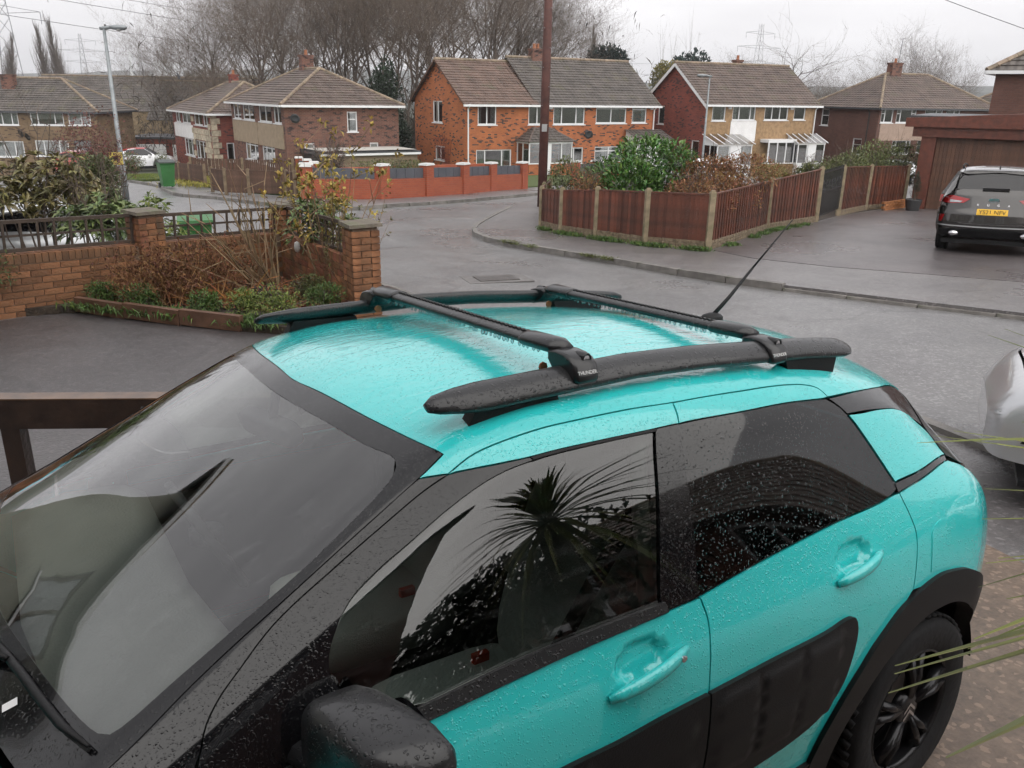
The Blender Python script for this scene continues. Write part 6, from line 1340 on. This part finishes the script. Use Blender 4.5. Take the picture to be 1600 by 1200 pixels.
car=empty('turquoise_car',(0,0,0),0,'turquoise hatchback with black roof rails and crossbars, wet with rain, filling the foreground','car')
_t=Vector((0,0,CAMZ))-CAR_M@Vector((2.236125,1.957983,1.956138))
car.matrix_world=Matrix.Translation(_t)@CAR_M.to_4x4()
HC=.016
def handle_recess(cx,cz):
    cu=ZU(cx,cz)
    def f(x,u):
        d=((x-cx)/.082)**2+((u-cu)/.36)**2
        q=np.clip((1-d)*1.9,0,1);return -.020*q*q*(3-2*q)
    return f
def crease(x,u):
    return 0
rf=handle_recess(1.065,.915);rr=handle_recess(.281,.952)
panel('roof',HS,CO['roof'],PAINT_ROOF,car,h=.03)
panel('bonnet',HS,CO['bonnet'],PAINT,car,h=.06);panel('front_bumper',HS,CO['front_bumper'],M_CLAD,car,h=.06);panel('tailgate',HS,CO['tailgate'],PAINT,car,h=.06)
panel('windscreen',HS,CO['windscreen'],M_WS,car,h=.05,gap=0,fl=0,off=-.001)
panel('rear_window',HS,CO['rear_window'],M_PRIV,car,h=.05,gap=0)
for mir in (False,True):
    for n in ('front_door_frame','rear_door_frame','c_pillar_panel'):panel(n,HS,CO[n],PAINT,car,h=.025,mirror=mir)
    q=panel('rear_quarter_panel',HS,CO['rear_quarter_panel'],PAINT,car,h=HC*1.3,mirror=mir)
    flap=panel('fuel_flap',HS,[(-.085,6.3,1),(-.09,5.9),(-.097,5.612),(-.135,5.43),(-.181,5.451),(-.223,5.73),(-.251,6.11),(-.262,6.33,1),(-.18,6.34)],PAINT,q,h=.03,off=.0022,gap=.001,fl=.004,mirror=mir)
    d1=panel('front_door',HS,CO['front_door'],PAINT,car,h=HC,mirror=mir,disp=rf)
    d2=panel('rear_door',HS,CO['rear_door'],PAINT,car,h=HC,mirror=mir,disp=rr)
    panel('front_wing',HS,CO['front_wing'],PAINT,car,h=.06,mirror=mir)
    for n in ('a_pillar','mirror_sail','b_pillar_trim','c_pillar_band','c_pillar_strip'):
        panel(n,HS,CO[n],M_GBLK,car,h=.03,mirror=mir,gap=.002 if n=='a_pillar' else .001,off=-.002 if n!='a_pillar' else 0)
    panel('windscreen_border',HS,CO['windscreen_border'],M_GBLK,car,h=.04,gap=0,fl=.006,mirror=mir)
    panel('window_seal',HS,CO['window_seal'],M_CLAD,car,h=.03,mirror=mir,gap=0)
    panel('belt_strip',HS,CO['belt_strip'],M_RAIL,car,h=.03,mirror=mir,off=.006,gap=0)
    panel('front_window',HS,CO['front_window'],M_SIDE,car,h=.04,gap=0,fl=0,off=-.008,mirror=mir)
    panel('rear_side_window',HS,CO['rear_side_window'],M_PRIV,car,h=.04,gap=.001,fl=.01,off=-.004,mirror=mir)
    panel('rear_wheel_arch',HS,CO['arch'](AX_R),M_CLAD,car,h=.03,gap=0,fl=.05,off=.014,mirror=mir)
    panel('front_wheel_arch',HS,CO['arch'](AX_F),M_CLAD,car,h=.04,gap=0,fl=.05,off=.014,mirror=mir)
    panel('sill',HS,CO['sill'],M_CLAD,car,h=.05,mirror=mir,off=.012,fl=.03)
    panel('tail_lamp',HS,[(-.585,4.86,1),(-.668,5.2,1),(-.672,6.1,1),(-.64,5.95)],M_RED,car,h=.03,off=.004,mirror=mir)
    panel('headlight',HS,[(2.96,3.4,1),(3.1,3.1),(3.18,3.2,1),(3.2,4.4),(3.1,4.6),(3.0,4.3)],M_LAMP,car,h=.05,off=.004,mirror=mir)
    # side bump panels
    bR=[(.872,6.36,1),(.64,6.35),(.428,6.35),(.341,6.315),(.309,6.34),(.295,6.468),(.307,6.782),(.342,7.087),(.395,7.234),(.469,7.313),(.664,7.375),(.876,7.38,1)]
    bF=[(.878,6.36,1),(1.009,6.36),(1.15,6.38),(1.303,6.37),(1.7,6.4),(1.85,6.42),(1.90,6.6),(1.90,7.1),(1.84,7.35),(1.6,7.38),(.884,7.38,1)]
    def pods(x0,x1):
        def f(x,u):
            a=np.zeros_like(x)
            for k in range(3):
                cx=x0+(x1-x0)*(k+.5)/3
                for cu in (6.62,7.05):
                    dx=np.clip(1-(np.abs(x-cx)/((x1-x0)*.148))**10,0,1);du=np.clip(1-(np.abs(u-cu)/.18)**10,0,1);a=a+.006*np.sqrt(dx*du)
            return a
        return f
    panel('rear_door_bump_panel',HS,bR,M_CLAD,d2,h=.025,off=.013,gap=0,fl=.014,mirror=mir,disp=pods(.36,.86))
    panel('front_door_bump_panel',HS,bF,M_CLAD,d1,h=.03,off=.013,gap=0,fl=.014,mirror=mir,disp=pods(.9,1.86))
    s=-1 if mir else 1
    for door,x0,x1,z0,z1 in ((d1,1.172,.935,.868,.905),(d2,.372,.166,.905,.94)):
        hb=MB();k=9;pts=[];rs=[]
        for i in range(k):
            t=i/(k-1);x=x0+(x1-x0)*t;z=z0+(z1-z0)*t;y=float(HS.ev(np.array([x]),np.array([ZU(x,z)]))[0][1])
            bow=.026*math.sin(math.pi*min(max(t,.04),.96))**.5
            pts.append((x,s*(y+bow-.004),z+.004*math.sin(math.pi*t)));rs.append(.0185*(.55+.45*math.sin(math.pi*t)**.5))
        hb.tube(pts,rs,10,flat=(.75,1.0)).build('door_handle',PAINT,door,True)
        if door is d1:
            lk=MB().lathe([(.009,0),(.009,.004),(.006,.005)],(.955,0,0),14,'Y');p=pts[-2]
            lk=MB().lathe([(.008,0),(.008,.004),(.005,.005)],(0,0,0),14,'Y').build('door_lock',M_CHROME,door,loc=(p[0]+.002,p[1]+s*.012,p[2]))
    mb=MB();mirror_shape(mb,s);dm=mb.build('door_mirror',M_RAIL,car,True)
    g=MB().lathe([(.07,0),(.001,0)],n=20,axis='X',cap=False)
    gm=g.build('mirror_glass',M_CHROME,dm,loc=(1.685,s*.955,1.05));gm.scale=(1,1.35,.95)
    # roof rail on two feet
    rl=[(1.432,1.462,.30),(1.41,1.466,.62),(1.36,1.468,.86),(1.30,1.470,1.),(1.128,1.477,1),(.868,1.487,1),(.65,1.483,1),(.483,1.474,1),(.206,1.459,1),(.06,1.446,1),(.0,1.44,.95),(-.035,1.435,.7),(-.05,1.434,.4)]
    m2=MB();m2.tube([(x,s*(.53-.012*(1-min(x/.6,1)) if x<.6 else .53),z) for x,z,k in rl],[k for *_,k in rl],14,flat=(.040,.020),tilt=-s*R_(30))
    rail=m2.build('roof_rail',M_RAIL,car,True)
    for xa,xb,ta,tb in ((1.345,1.10,1.33,1.12),(.30,.03,.27,.05)):
        ft=MB();n=10
        lo=[];hi=[]
        za=float(HS.ev(np.array([xa]),np.array([2.0]))[0][2]);zb=float(HS.ev(np.array([xb]),np.array([2.0]))[0][2])
        for yy in (.033,-.033):
            pass
        prism=[(xa+.015,za-.03),(xb-.015,zb-.03),(xb+.005,1.455),(xa-.03 if xa>1 else xa-.03,1.455)]
        if xa<1:prism=[(.262,za-.03),(.062,zb-.03),(.045,1.435),(.295,1.452)]
        for sy in (1,):
            i=len(ft.v)
            for yy in (-.017,.017):
                for px_,pz in prism:ft.v.append((px_,s*.53+yy,pz))
            ft.f+=[[i+3,i+2,i+1,i],[i+4,i+5,i+6,i+7]]+[[i+a,i+(a+1)%4,i+4+(a+1)%4,i+4+a] for a in range(4)]
        ft.build('rail_foot',M_CLAD,rail)
# crossbars
M_RUB=mat('black_rubber',(.012,.012,.012),.6,.2)
M_WHT=mat('white_print',(.8,.8,.8),.5,.03)
M_BARCAP=wetmat('crossbar_foot_plastic',(.010,.0105,.012),.32,.3,.2,.6,sc=(85,160),spec=.4)
for bx,bz,yl in ((1.035,1.537,.50),(.345,1.503,.49)):
    b=MB().tube([(bx,y,bz) for y in np.linspace(-yl+.03,yl-.03,9)],1,16,flat=(.031,.0145));bar=b.build('roof_bar',M_RAIL,car,True)
    z=MB();n=84
    for i in range(n):
        y=-yl+.10+(2*yl-.22)*i/n;dy=(2*yl-.22)/n
        z.box((bx-.0+(.0025 if i%2 else -.0025),y+dy/2,bz+.0145),(.010,dy*.98,.006))
    z.build('rubber_strip',M_RUB,bar)
    dr=MB();rd=random.Random(int(bx*100))
    for i in range(40):     # drops hanging from the lower front edge
        y=-yl+.08+(2*yl-.16)*(i+rd.random()*.6)/40;r=.003+.003*rd.random()
        dr.lathe([(.001,-r*1.6),(r*.9,-r*.8),(r,0),(r*.6,r*.9)],(bx+.018,y,bz-.015),6)
    dr.build('hanging_water_drops',glassmat('water_drop',(.85,.9,.92),.1,.02),bar,True)['kind']='stuff'
    for s in (1,-1):
        # clamp foot: profile in (y,z), swept along x with rounded ends
        rz_=bz-.056
        prof=[(-.085,.078),(-.05,.084),(-.01,.080),(.022,.068),(.040,.045),(.050,.012),(.052,-.006),(.046,-.016),(.010,-.014),(-.03,.0),(-.060,.012),(-.085,.045)]
        f=MB();xs=[(-.046,.80),(-.042,.93),(-.03,1.0),(.03,1.0),(.042,.93),(.046,.80)]
        cy=.53;cyc=-.015;czc=.035
        for xx,k in xs:
            for y,zz in prof:f.v.append((bx+xx*.78,s*(cy+cyc+(y-cyc)*k*.84),rz_+.026+(zz-czc)*k*.66))
        n=len(prof)
        for a in range(len(xs)-1):
            for j in range(n):
                q=[a*n+j,a*n+(j+1)%n,(a+1)*n+(j+1)%n,(a+1)*n+j];f.f.append(q if s<0 else q[::-1])
        f.f.append(list(range(n)) if s>0 else list(range(n))[::-1]);e0=(len(xs)-1)*n;f.f.append([e0+j for j in range(n)][::-1] if s>0 else [e0+j for j in range(n)])
        foot=f.build('clamp_foot',M_BARCAP,bar,True)
        me=foot.data;
        for p in me.polygons:p.use_smooth=len(p.vertices)==4
        # sleeve over the bar end
        sl_=MB().tube([(bx,s*(yl-.16),bz),(bx,s*(yl-.15),bz),(bx,s*(yl-.05),bz+.002),(bx,s*(yl-.02),bz-.002)],[.035,.037,.038,.028],16,flat=(1,.52)).build('bar_sleeve',M_BARCAP,bar,True)
        lk=MB().lathe([(.014,-.02),(.014,.010),(.0125,.014),(.0098,.014),(.0096,.008),(.001,.008)],(0,0,0),18,'Y',cap=False)
        lo=lk.build('lock_housing',M_BARCAP,bar,True,loc=(bx-.010,s*(cy+.008),rz_+.045))
        if s<0:lo.rotation_euler=(0,0,math.pi)
        l2=MB().lathe([(.0082,0),(.0082,.004),(.001,.004)],(0,0,0),14,'Y',cap=False).build('lock_barrel',M_CHROME,bar,loc=(bx-.010,s*(cy+.016),rz_+.045))
        if s<0:l2.rotation_euler=(0,0,math.pi)
        # printed name on the outer face
        tilt=R_(68)
        if s>0:M=Matrix.Translation((bx,cy+.0372,rz_+.017))@Matrix.Rotation(math.pi,4,'Z')@Matrix.Rotation(tilt,4,'X')
        else:M=Matrix.Translation((bx,-cy-.0372,rz_+.017))@Matrix.Rotation(tilt,4,'X')
        text('brand_lettering','THUNDER',.012,M_WHT,bar,M,.0006)
        rt=MB().tube([(bx+.028,s*.44,bz-.050),(bx+.028,s*.435,bz-.050)],.012,8).build('rusty_bolt',mat('rust',(.25,.08,.03),.8,.4,20),bar)
# aerial
ab=MB().lathe([(.034,-.012),(.034,.008),(.026,.018),(.010,.024)],(0,0,0),16).build('aerial',M_CLAD,car,True,loc=(.03,.04,1.447));ab.scale=(1.5,.8,1)
MB().tube([(0,0,.01),(-.06,-.01,.07),(-.14,-.02,.165)],[.0075,.006,.0045],8).tube([(-.14,-.02,.165),(-.29,-.045,.33)],[.0036,.0018],6).build('aerial_whip',M_CLAD,ab,True)
# wiper, cowl plate
def onS(x,u,o=0):
    p,n=HS.pos(np.array([x]),np.array([float(HS.w(np.array(u)))]));return Vector(p[0])+Vector(n[0])*o
for u0,u1,x0,x1 in ((1.87,.1,2.112,2.262),(-.1,-1.7,2.262,2.15)):
    pts=[onS(x0+(x1-x0)*(t**.8 if u1>0 else t**1.2),u0+(u1-u0)*t,.014) for t in np.linspace(0,1,9)]
    wp=MB().tube(pts,[.003]+[.0065]*7+[.003],6,flat=(1.3,.8)).build('wiper',M_CLAD,car,True)
    MB().tube([p-Vector((0,0,.008)) for p in pts],.004,4).build('wiper_blade',M_RUB,wp)
    MB().tube([onS(2.275,.02 if u1>0 else -.3,.012),onS((x0+x1)/2+.035,(u0+u1)/2-.1,.026),onS((x0+x1)/2+.005,(u0+u1)/2+.1,.022)],[.011,.008,.006],6).build('wiper_arm',M_CLAD,wp,True)
panel('registration_sticker',HS,[(2.222,1.30,1),(2.198,1.33,1),(2.196,1.29,1),(2.220,1.26,1)],M_WHT,car,h=.02,off=.002,gap=0,fl=0)
cap_ends(car,PAINT);under(car)
add_wheels(car,wheel_meshes(M_TYRE,M_DARKRIM,M_HUB,'dark_'))
for x_ in (AX_R,AX_F):       # wheel arch liners
    for s in (1,-1):
        m2=MB();n=16
        for k in range(n+1):
            t=R_(8+164*k/n)
            for yy in (.825,.42):m2.v.append((x_+.405*math.cos(t),s*yy,AZ+.405*math.sin(t)))
        for k in range(n):m2.f.append([2*k,2*k+1,2*k+3,2*k+2])
        i=len(m2.v);m2.v+=[(x_+.405*math.cos(R_(8+164*k/n)),s*.42,AZ+.405*math.sin(R_(8+164*k/n))) for k in range(n+1)];m2.f.append(list(range(i,i+n+1)));m2.build('wheel_arch_liner',M_CLAD,car,True)
for s in (1,-1):
    pt=MB();pts=[onS(x,s*u,-.045) for x,u in ((.915,3.75),(.94,4.1),(.965,4.5),(.985,4.9))];pt.tube(pts,.022,8,flat=(1.,.5)).build('pillar_inner_trim',mat('pale_trim',(.62,.66,.60),.8,.05),car,True)
# cabin
fl=MB().span(-.3,2.1,-.72,.72,.22,.30).build('cabin_floor',M_INT,car)
for mir in (False,True):
    panel('door_lining',HS,[(.02,5.1,1),(1.95,5.1,1),(1.95,7.6,1),(.3,7.6,1),(.02,6.5,1)],M_INT,car,off=-.07,fl=0,mirror=mir,h=.12)
panel('headlining',HS,sym([(1.47,0),(1.42,1.9,1),(1.2,2.5),(.2,2.5),(-.35,2.2,1),(-.36,0)]),mat('headlining_cloth',(.4,.4,.38),.9,.05),car,off=-.03,fl=0,h=.12)
# dashboard: loft across the car
db=MB();pr=[(2.16,.93),(2.02,.975),(1.86,.965),(1.80,.93),(1.78,.80),(1.84,.62),(1.95,.5)]
for y in (-.66,-.3,0,.3,.66):
    for x,z in pr:db.v.append((x-.04*abs(y)/.66,y,z))
for k in range(4):
    for j in range(len(pr)-1):a=k*len(pr)+j;db.f.append([a,a+1,a+1+len(pr),a+len(pr)])
db.build('dashboard',mat('dashboard_grey',(.17,.175,.165),.75,.15,bump=.2,bscale=150),car,True)
def rbox(mb,c,d,r=.04,rot=None,n=5):
    "rounded cushion (superellipsoid)"
    i0=len(mb.v);M=rot or Matrix.Identity(3);nu,nv=18,10
    for a in range(nv+1):
        ph=-math.pi/2+math.pi*a/nv
        for b in range(nu):
            th=2*math.pi*b/nu;f=lambda v,e:math.copysign(abs(v)**e,v)
            p=Vector((d[0]/2*f(math.cos(ph),.35)*f(math.cos(th),.35),d[1]/2*f(math.cos(ph),.35)*f(math.sin(th),.35),d[2]/2*f(math.sin(ph),.5)))
            mb.v.append(tuple(Vector(c)+M@p))
    for a in range(nv):
        for b in range(nu):
            q=i0+a*nu+b;r=i0+a*nu+(b+1)%nu;mb.f.append([q,r,r+nu,q+nu])
    return mb
for s in (1,-1):
    sc=MB();rbox(sc,(1.18,s*.36,.50),(.52,.50,.16));seat=sc.build('front_seat',M_SEAT,car,True)
    rbox(MB(),(.86,s*.36,.82),(.14,.48,.62),rot=Matrix.Rotation(R_(-16),3,'Y')).build('seat_back',M_SEAT,seat,True)
    rbox(MB(),(.775,s*.36,1.20),(.09,.26,.18),rot=Matrix.Rotation(R_(-12),3,'Y')).build('headrest',M_SEAT,seat,True)
    bl=MB().tube([(.90,s*.66,1.24),(.98,s*.60,1.02),(1.05,s*.50,.72)],.024,6,flat=(1,.15)).build('seat_belt',M_INT,seat)
    MB().box((1.08,s*.22,.57),(.05,.02,.07)).build('belt_buckle',mat('buckle_red',(.6,.05,.02),.4,.1),seat)
rs=MB();rbox(rs,(.35,0,.52),(.5,1.2,.16));rseat=rs.build('rear_bench',M_SEAT,car,True)
rbox(MB(),(.02,0,.82),(.14,1.2,.55),rot=Matrix.Rotation(R_(-18),3,'Y')).build('bench_back',M_SEAT,rseat,True)
sw=MB();c=Vector((1.66,-.36,.88));M=Matrix.Rotation(R_(-62),3,'Y')
ring=[c+M@Vector((.175*math.cos(t),.185*math.sin(t),0)) for t in np.linspace(0,2*math.pi,29)]
sw.tube(ring,.015,8,cap=False)
for a in (0,math.pi/2*1.15,-math.pi/2*1.15):sw.tube([c,c+M@Vector((-.17*math.cos(a),.17*math.sin(a),0))],.018,6)
sw.lathe([(.05,-.02),(.05,.02)],tuple(c),12).build('steering_wheel',M_INT,car,True)
im=MB();rbox(im,tuple(onS(1.60,-.25,-.10)),(.05,.24,.07),rot=Matrix.Rotation(R_(14),3,'Z')@Matrix.Rotation(R_(20),3,'Y'));im.tube([onS(1.56,-.05,-.01),onS(1.60,-.2,-.10)],.012,6)
im.build('rear_view_mirror',M_INT,car,True)
# ---------------------------------------------------------------- other vehicles
CORD_TIPS=[((0.627,1.123,1.135),.02),((0.605,1.08,1.153),.012),((0.594,1.066,1.128),.016),((0.837,1.331,1.353),.014),((0.808,1.271,1.325),.014),((0.832,1.272,1.238),.014),((0.754,1.085,1.289),.02),((0.545,0.822,1.232),.035),((0.768,1.403,1.423),.013),((0.821,1.433,1.421),.012),((0.812,1.332,1.645),.014),((0.767,1.299,1.643),.018),((0.799,1.193,1.295),.01)]
cordyline((1.38,1.05,-.21+.0),'spiky green and yellow cordyline palm whose leaf tips reach in from the right edge')
def on_slope(o,x,y,rz,h=.0):
    "stand a vehicle on the sloping ground"
    n=Vector((-(gz(x+.5,y)-gz(x-.5,y)),-(gz(x,y+.5)-gz(x,y-.5)),1)).normalized();f=Vector((math.cos(rz),math.sin(rz),0));f=(f-n*f.dot(n)).normalized();l=n.cross(f)
    M=Matrix(((f.x,l.x,n.x),(f.y,l.y,n.y),(f.z,l.z,n.z))).to_4x4();M.translation=(x,y,gz(x,y)+h);sc=o.scale.copy();o.matrix_world=M@Matrix.Diagonal((*sc,1));return o
def paint(n,c,metal=.3,r=.28):return mat(n,c,r,.05,1.,metal=metal,coat=1.)
P_SIL=wetmat('silver_paint_wet',(.52,.53,.55),.3,1.,.35,.4,metal=.55);P_WHT=paint('white_paint',(.75,.76,.78),0.);P_TEAL=paint('blue_green_paint',(.10,.33,.40),.2);P_RED=paint('red_paint',(.32,.015,.012),.1);P_LSIL=paint('pale_silver_paint',(.6,.62,.64),.5);P_BLK=paint('charcoal_paint',(.045,.043,.042),.5,.25)
def hatch(x,y,heading,p,label,cat='car',scale=(1,1,1),group=None,h=.09,lift=0.):
    o=simple_hatch((0,0,0),0,p,label,cat,group,h,scale);return on_slope(o,x,y,heading,lift)
# silver car on the road at the right edge: nose towards the left
o=hatch(6.10,3.54,R_(153),P_SIL,'silver hatchback at the right edge, only its front corner in view',h=.05,scale=(1.0,1.0,.91))
hatch(-8.6,13.2,R_(50),P_LSIL,'pale silver car parked behind the garden wall and rhododendrons',scale=(1,1,.95),lift=.06)
hatch(-13.6,20.6,R_(215),P_TEAL,'blue-green car at the left edge behind the shrubs')
hatch(-24.3,47,R_(95),P_RED,'red car glimpsed behind the round mottled shrub')
hatch(7.6,33.0,R_(118),P_WHT,'white car parked behind the laurel bush',lift=.1)
hatch(23.4,51.5,R_(190),P_LSIL,'silver car roof showing above the hedge before the right-hand brown house')
hatch(14.5,2.2,R_(95),P_RED,'red car standing off to the right, mirrored in the rear side window')
# red and white off-roader by the garages
o=hatch(-29.9,66.2,R_(10),P_WHT,'white off-road car with red roof in front of the garages','car',scale=(1,1.05,1.22),lift=-.0)
for c in o.children:
    if c.name.split('.')[0]in('roof',):c.data.materials[0]=P_RED
    if c.name.split('.')[0] in('front_door_frame',):c.data.materials[0]=P_RED
# ---- charcoal SUV seen from behind
def suv(x,y,heading):
    e=empty('charcoal_suv',(0,0,0),0,'charcoal sport utility car parked facing the timber garage, yellow rear plate YS21 NFV','car')
    # rear face as a height field over (y,z): x = distance behind the rear axle (negative is back)
    prof=[(.34,-.90),(.45,-.99),(.60,-1.02),(.78,-1.00),(.86,-.965),(1.00,-.93),(1.12,-.90),(1.20,-.855),(1.38,-.72),(1.50,-.62),(1.56,-.60)]
    zs=np.array([p[0] for p in prof]);xsx=np.array([p[1] for p in prof])
    def X(yv,zv):
        b=np.interp(zv,zs,xsx);yy=np.abs(yv)
        return b+.10*(yy/.92)**2.2+.16*np.clip((yy-.66)/.28,0,1)**2.2
    def rpanel(name,outl,m,parent,off=0.,h=.05,fl=.01,gap=.002):
        B=offset2(spline2(outl,h*.6),gap);v,f=fill2(B,h);ee=2e-3
        q=np.stack([X(v[:,0],v[:,1]),v[:,0],v[:,1]],1);a=np.stack([X(v[:,0]+ee,v[:,1])-X(v[:,0]-ee,v[:,1]),np.full(len(v),2*ee),np.zeros(len(v))],1);b=np.stack([X(v[:,0],v[:,1]+ee*6)-X(v[:,0],v[:,1]-ee*6),np.zeros(len(v)),np.full(len(v),12*ee)],1)
        n=np.cross(a,b);n/=np.linalg.norm(n,axis=1)[:,None];n*=-np.sign(n[:,0])[:,None];return finish(name,q+n*off,n,f,m,parent,fl,False)
    sm=lambda h:h+[(-p[0],*p[1:]) for p in h[::-1] if abs(p[0])>1e-6]
    rpanel('tailgate',sm([(0,1.22),(.60,1.215),(.69,1.18,1),(.86,1.04),(.885,.98,1),(.80,.90),(.74,.60,1),(0,.585)]),P_BLK,e)
    rpanel('rear_bumper',sm([(0,.58),(.74,.595,1),(.80,.89),(.935,.86,1),(.945,.55),(.90,.36,1),(0,.34)]),P_BLK,e,.004)
    rpanel('lower_bumper',sm([(0,.50),(.60,.49),(.88,.47,1),(.88,.345,1),(0,.33)]),M_CLAD,e,.022)
    rpanel('bumper_strip',sm([(0,.545),(.6,.55),(.90,.56,1),(.90,.535,1),(0,.52)]),P_LSIL,e,.02,fl=.02)
    rpanel('rear_window',sm([(0,1.515),(.50,1.505),(.585,1.47),(.70,1.24),(.66,1.215,1),(0,1.225)]),M_GLASSB,e,.0)
    rpanel('rear_spoiler',sm([(0,1.57),(.52,1.56),(.62,1.52,1),(.56,1.485),(0,1.525)]),P_BLK,e,.03,fl=.04)
    for s in (1,-1):
        rpanel('tail_lamp',[(s*a,b,1) for a,b in ((.40,1.04),(.70,1.10),(.93,1.10),(.935,.965),(.70,.95),(.50,.965))],M_RED,e,.012)
        rpanel('lamp_lens',[(s*a,b,1) for a,b in ((.52,1.0),(.74,1.02),(.74,.97),(.56,.97))],M_LAMP,e,.018)
        rpanel('reflector',[(s*a,b,1) for a,b in ((.80,.74),(.90,.74),(.90,.60),(.84,.60))],M_RED,e,.010)
        rpanel('side_frame',[(s*a,b,1) for a,b in ((.60,1.53),(.72,1.23),(.90,1.11),(.93,1.12),(.80,1.36),(.70,1.55))],P_BLK,e,-.003)
        MB().tube([(-1.04,s*.60,.40),(-.95,s*.60,.40)],1,14,flat=(.085,.045)).build('exhaust_tip',M_CHROME,e,True)
    pl=rpanel('number_plate',[(a,b,1) for a,b in ((-.26,.865),(.26,.865),(.26,.755),(-.26,.755))],mat('yellow_plate',(.72,.42,.02),.4,.05),e,.02)
    xx=float(X(0.,.81))-.028
    text('plate_text','YS21 NFV',.108,mat('plate_black',(.01,.01,.01),.5,.05),pl,Matrix.Translation((xx,0,.81))@Matrix.Rotation(R_(-90),4,'Z')@Matrix.Rotation(R_(84),4,'X'),.001)
    xx=float(X(0.,.945))-.014
    for k,ch in enumerate('KUGA'):text('tailgate_letter',ch,.055,M_CHROME,e,Matrix.Translation((float(X(0.,.94))-.016,(1.5-k)*.17,.94))@Matrix.Rotation(R_(-90),4,'Z')@Matrix.Rotation(R_(80),4,'X'),.002)
    MB().lathe([(.001,-.004),(.05,-.003),(.05,.003),(.001,.004)],(0,0,0),20,'X').build('oval_badge',M_CHROME,e,loc=(float(X(0.,1.03))-.012,0,1.03)).scale=(1,1.9,.8)
    MB().box((-.865,0,1.235),(.03,.45,.035)).build('rear_wiper',M_CLAD,e)
    # body sides and roof from stations
    st=[(-.93,[(0,1.30),(.3,1.30),(.62,1.28),(.70,1.22),(.74,1.16),(.86,1.06),(.89,.98),(.90,.6),(.86,.34)]),(-.62,[(0,1.565),(.3,1.56),(.60,1.53),(.68,1.47),(.74,1.40),(.885,1.10),(.92,1.0),(.935,.6),(.88,.3)]),(-.3,[(0,1.62),(.3,1.61),(.62,1.575),(.69,1.52),(.75,1.45),(.885,1.08),(.925,.98),(.94,.6),(.88,.26)]),(.5,[(0,1.66),(.3,1.65),(.64,1.61),(.71,1.55),(.765,1.48),(.885,1.04),(.925,.95),(.94,.6),(.88,.24)]),(1.3,[(0,1.65),(.3,1.64),(.64,1.595),(.71,1.54),(.77,1.46),(.885,1.02),(.925,.94),(.94,.6),(.88,.24)]),(1.75,[(0,1.55),(.3,1.54),(.65,1.48),(.72,1.43),(.775,1.36),(.885,1.01),(.92,.93),(.935,.6),(.88,.24)]),(2.45,[(0,1.16),(.35,1.15),(.74,1.10),(.79,1.07),(.83,1.04),(.88,.97),(.91,.88),(.92,.6),(.87,.24)]),(3.2,[(0,1.05),(.35,1.04),(.70,1.0),(.76,.97),(.80,.94),(.84,.9),(.87,.8),(.88,.55),(.84,.24)]),(3.55,[(0,.85),(.3,.85),(.55,.83),(.6,.81),(.65,.78),(.68,.75),(.70,.7),(.7,.5),(.66,.26)])]
    SS=Surf(st)
    panel('roof',SS,sym([(1.62,0),(1.58,1.9,1),(1.5,2.9,1),(-.35,2.9),(-.60,2.6,1),(-.61,0)]),P_BLK,e,h=.1);panel('bonnet',SS,sym([(2.5,0),(2.45,4.4,1),(3.4,4.4,1),(3.5,0)]),P_BLK,e,h=.14);panel('windscreen',SS,sym([(1.63,0),(1.59,2.0,1),(2.44,2.1,1),(2.49,0)]),M_GLASSB,e,h=.14)
    for mir in (False,True):
        panel('side_panel',SS,[(-.91,5.05,1),(3.5,4.5,1),(3.54,7.8,1),(-.91,7.8,1)],P_BLK,e,h=.12,mirror=mir);panel('side_windows',SS,[(-.45,3.1,1),(1.5,3.0,1),(1.6,2.2),(2.4,2.3,1),(2.4,4.4),(2.2,4.9,1),(-.75,4.95,1)],M_GLASSB,e,h=.12,mirror=mir,off=-.002)
        panel('side_frame',SS,[(-.45,2.95,1),(-.60,2.65,1),(-.90,3.6),(-.91,5.0,1),(-.76,4.95,1)],P_BLK,e,h=.1,mirror=mir)
        sy=-1 if mir else 1
        MB().tube([(-.35,sy*.62,1.60),(-.2,sy*.635,1.655),(.6,sy*.65,1.675),(1.3,sy*.64,1.655),(1.45,sy*.63,1.60)],.016,6).build('roof_rail',M_CLAD,e,True)
    MB().tube([(-.35,0,1.60),(-.40,0,1.66)],[.05,.012],6,flat=(.35,1)).build('shark_fin_aerial',M_CLAD,e)
    MB().span(-.85,3.4,-.8,.8,.2,.28).build('floor_pan',M_CLAD,e);add_wheels(e,HATCH_W,2.7,0.0,.82,.345,1.09)
    on_slope(e,x,y,heading,.09);return e
suv(9.5,16.75,R_(60))
# ---------------------------------------------------------------- damp air
hz=MB().span(-2700,2700,-120,2500,-34,75).build('haze',None);hz['kind']='stuff';hz['label']='thin damp winter air over the whole scene';hz['category']='haze'
hm=bpy.data.materials.new('damp_air');hm.use_nodes=True;t=hm.node_tree
for q in list(t.nodes):t.nodes.remove(q)
o=t.nodes.new('ShaderNodeOutputMaterial');pv=t.nodes.new('ShaderNodeVolumePrincipled');pv.inputs['Color'].default_value=(.86,.88,.92,1);pv.inputs['Density'].default_value=.00038
t.links.new(pv.outputs[0],o.inputs['Volume']);hz.data.materials.append(hm)
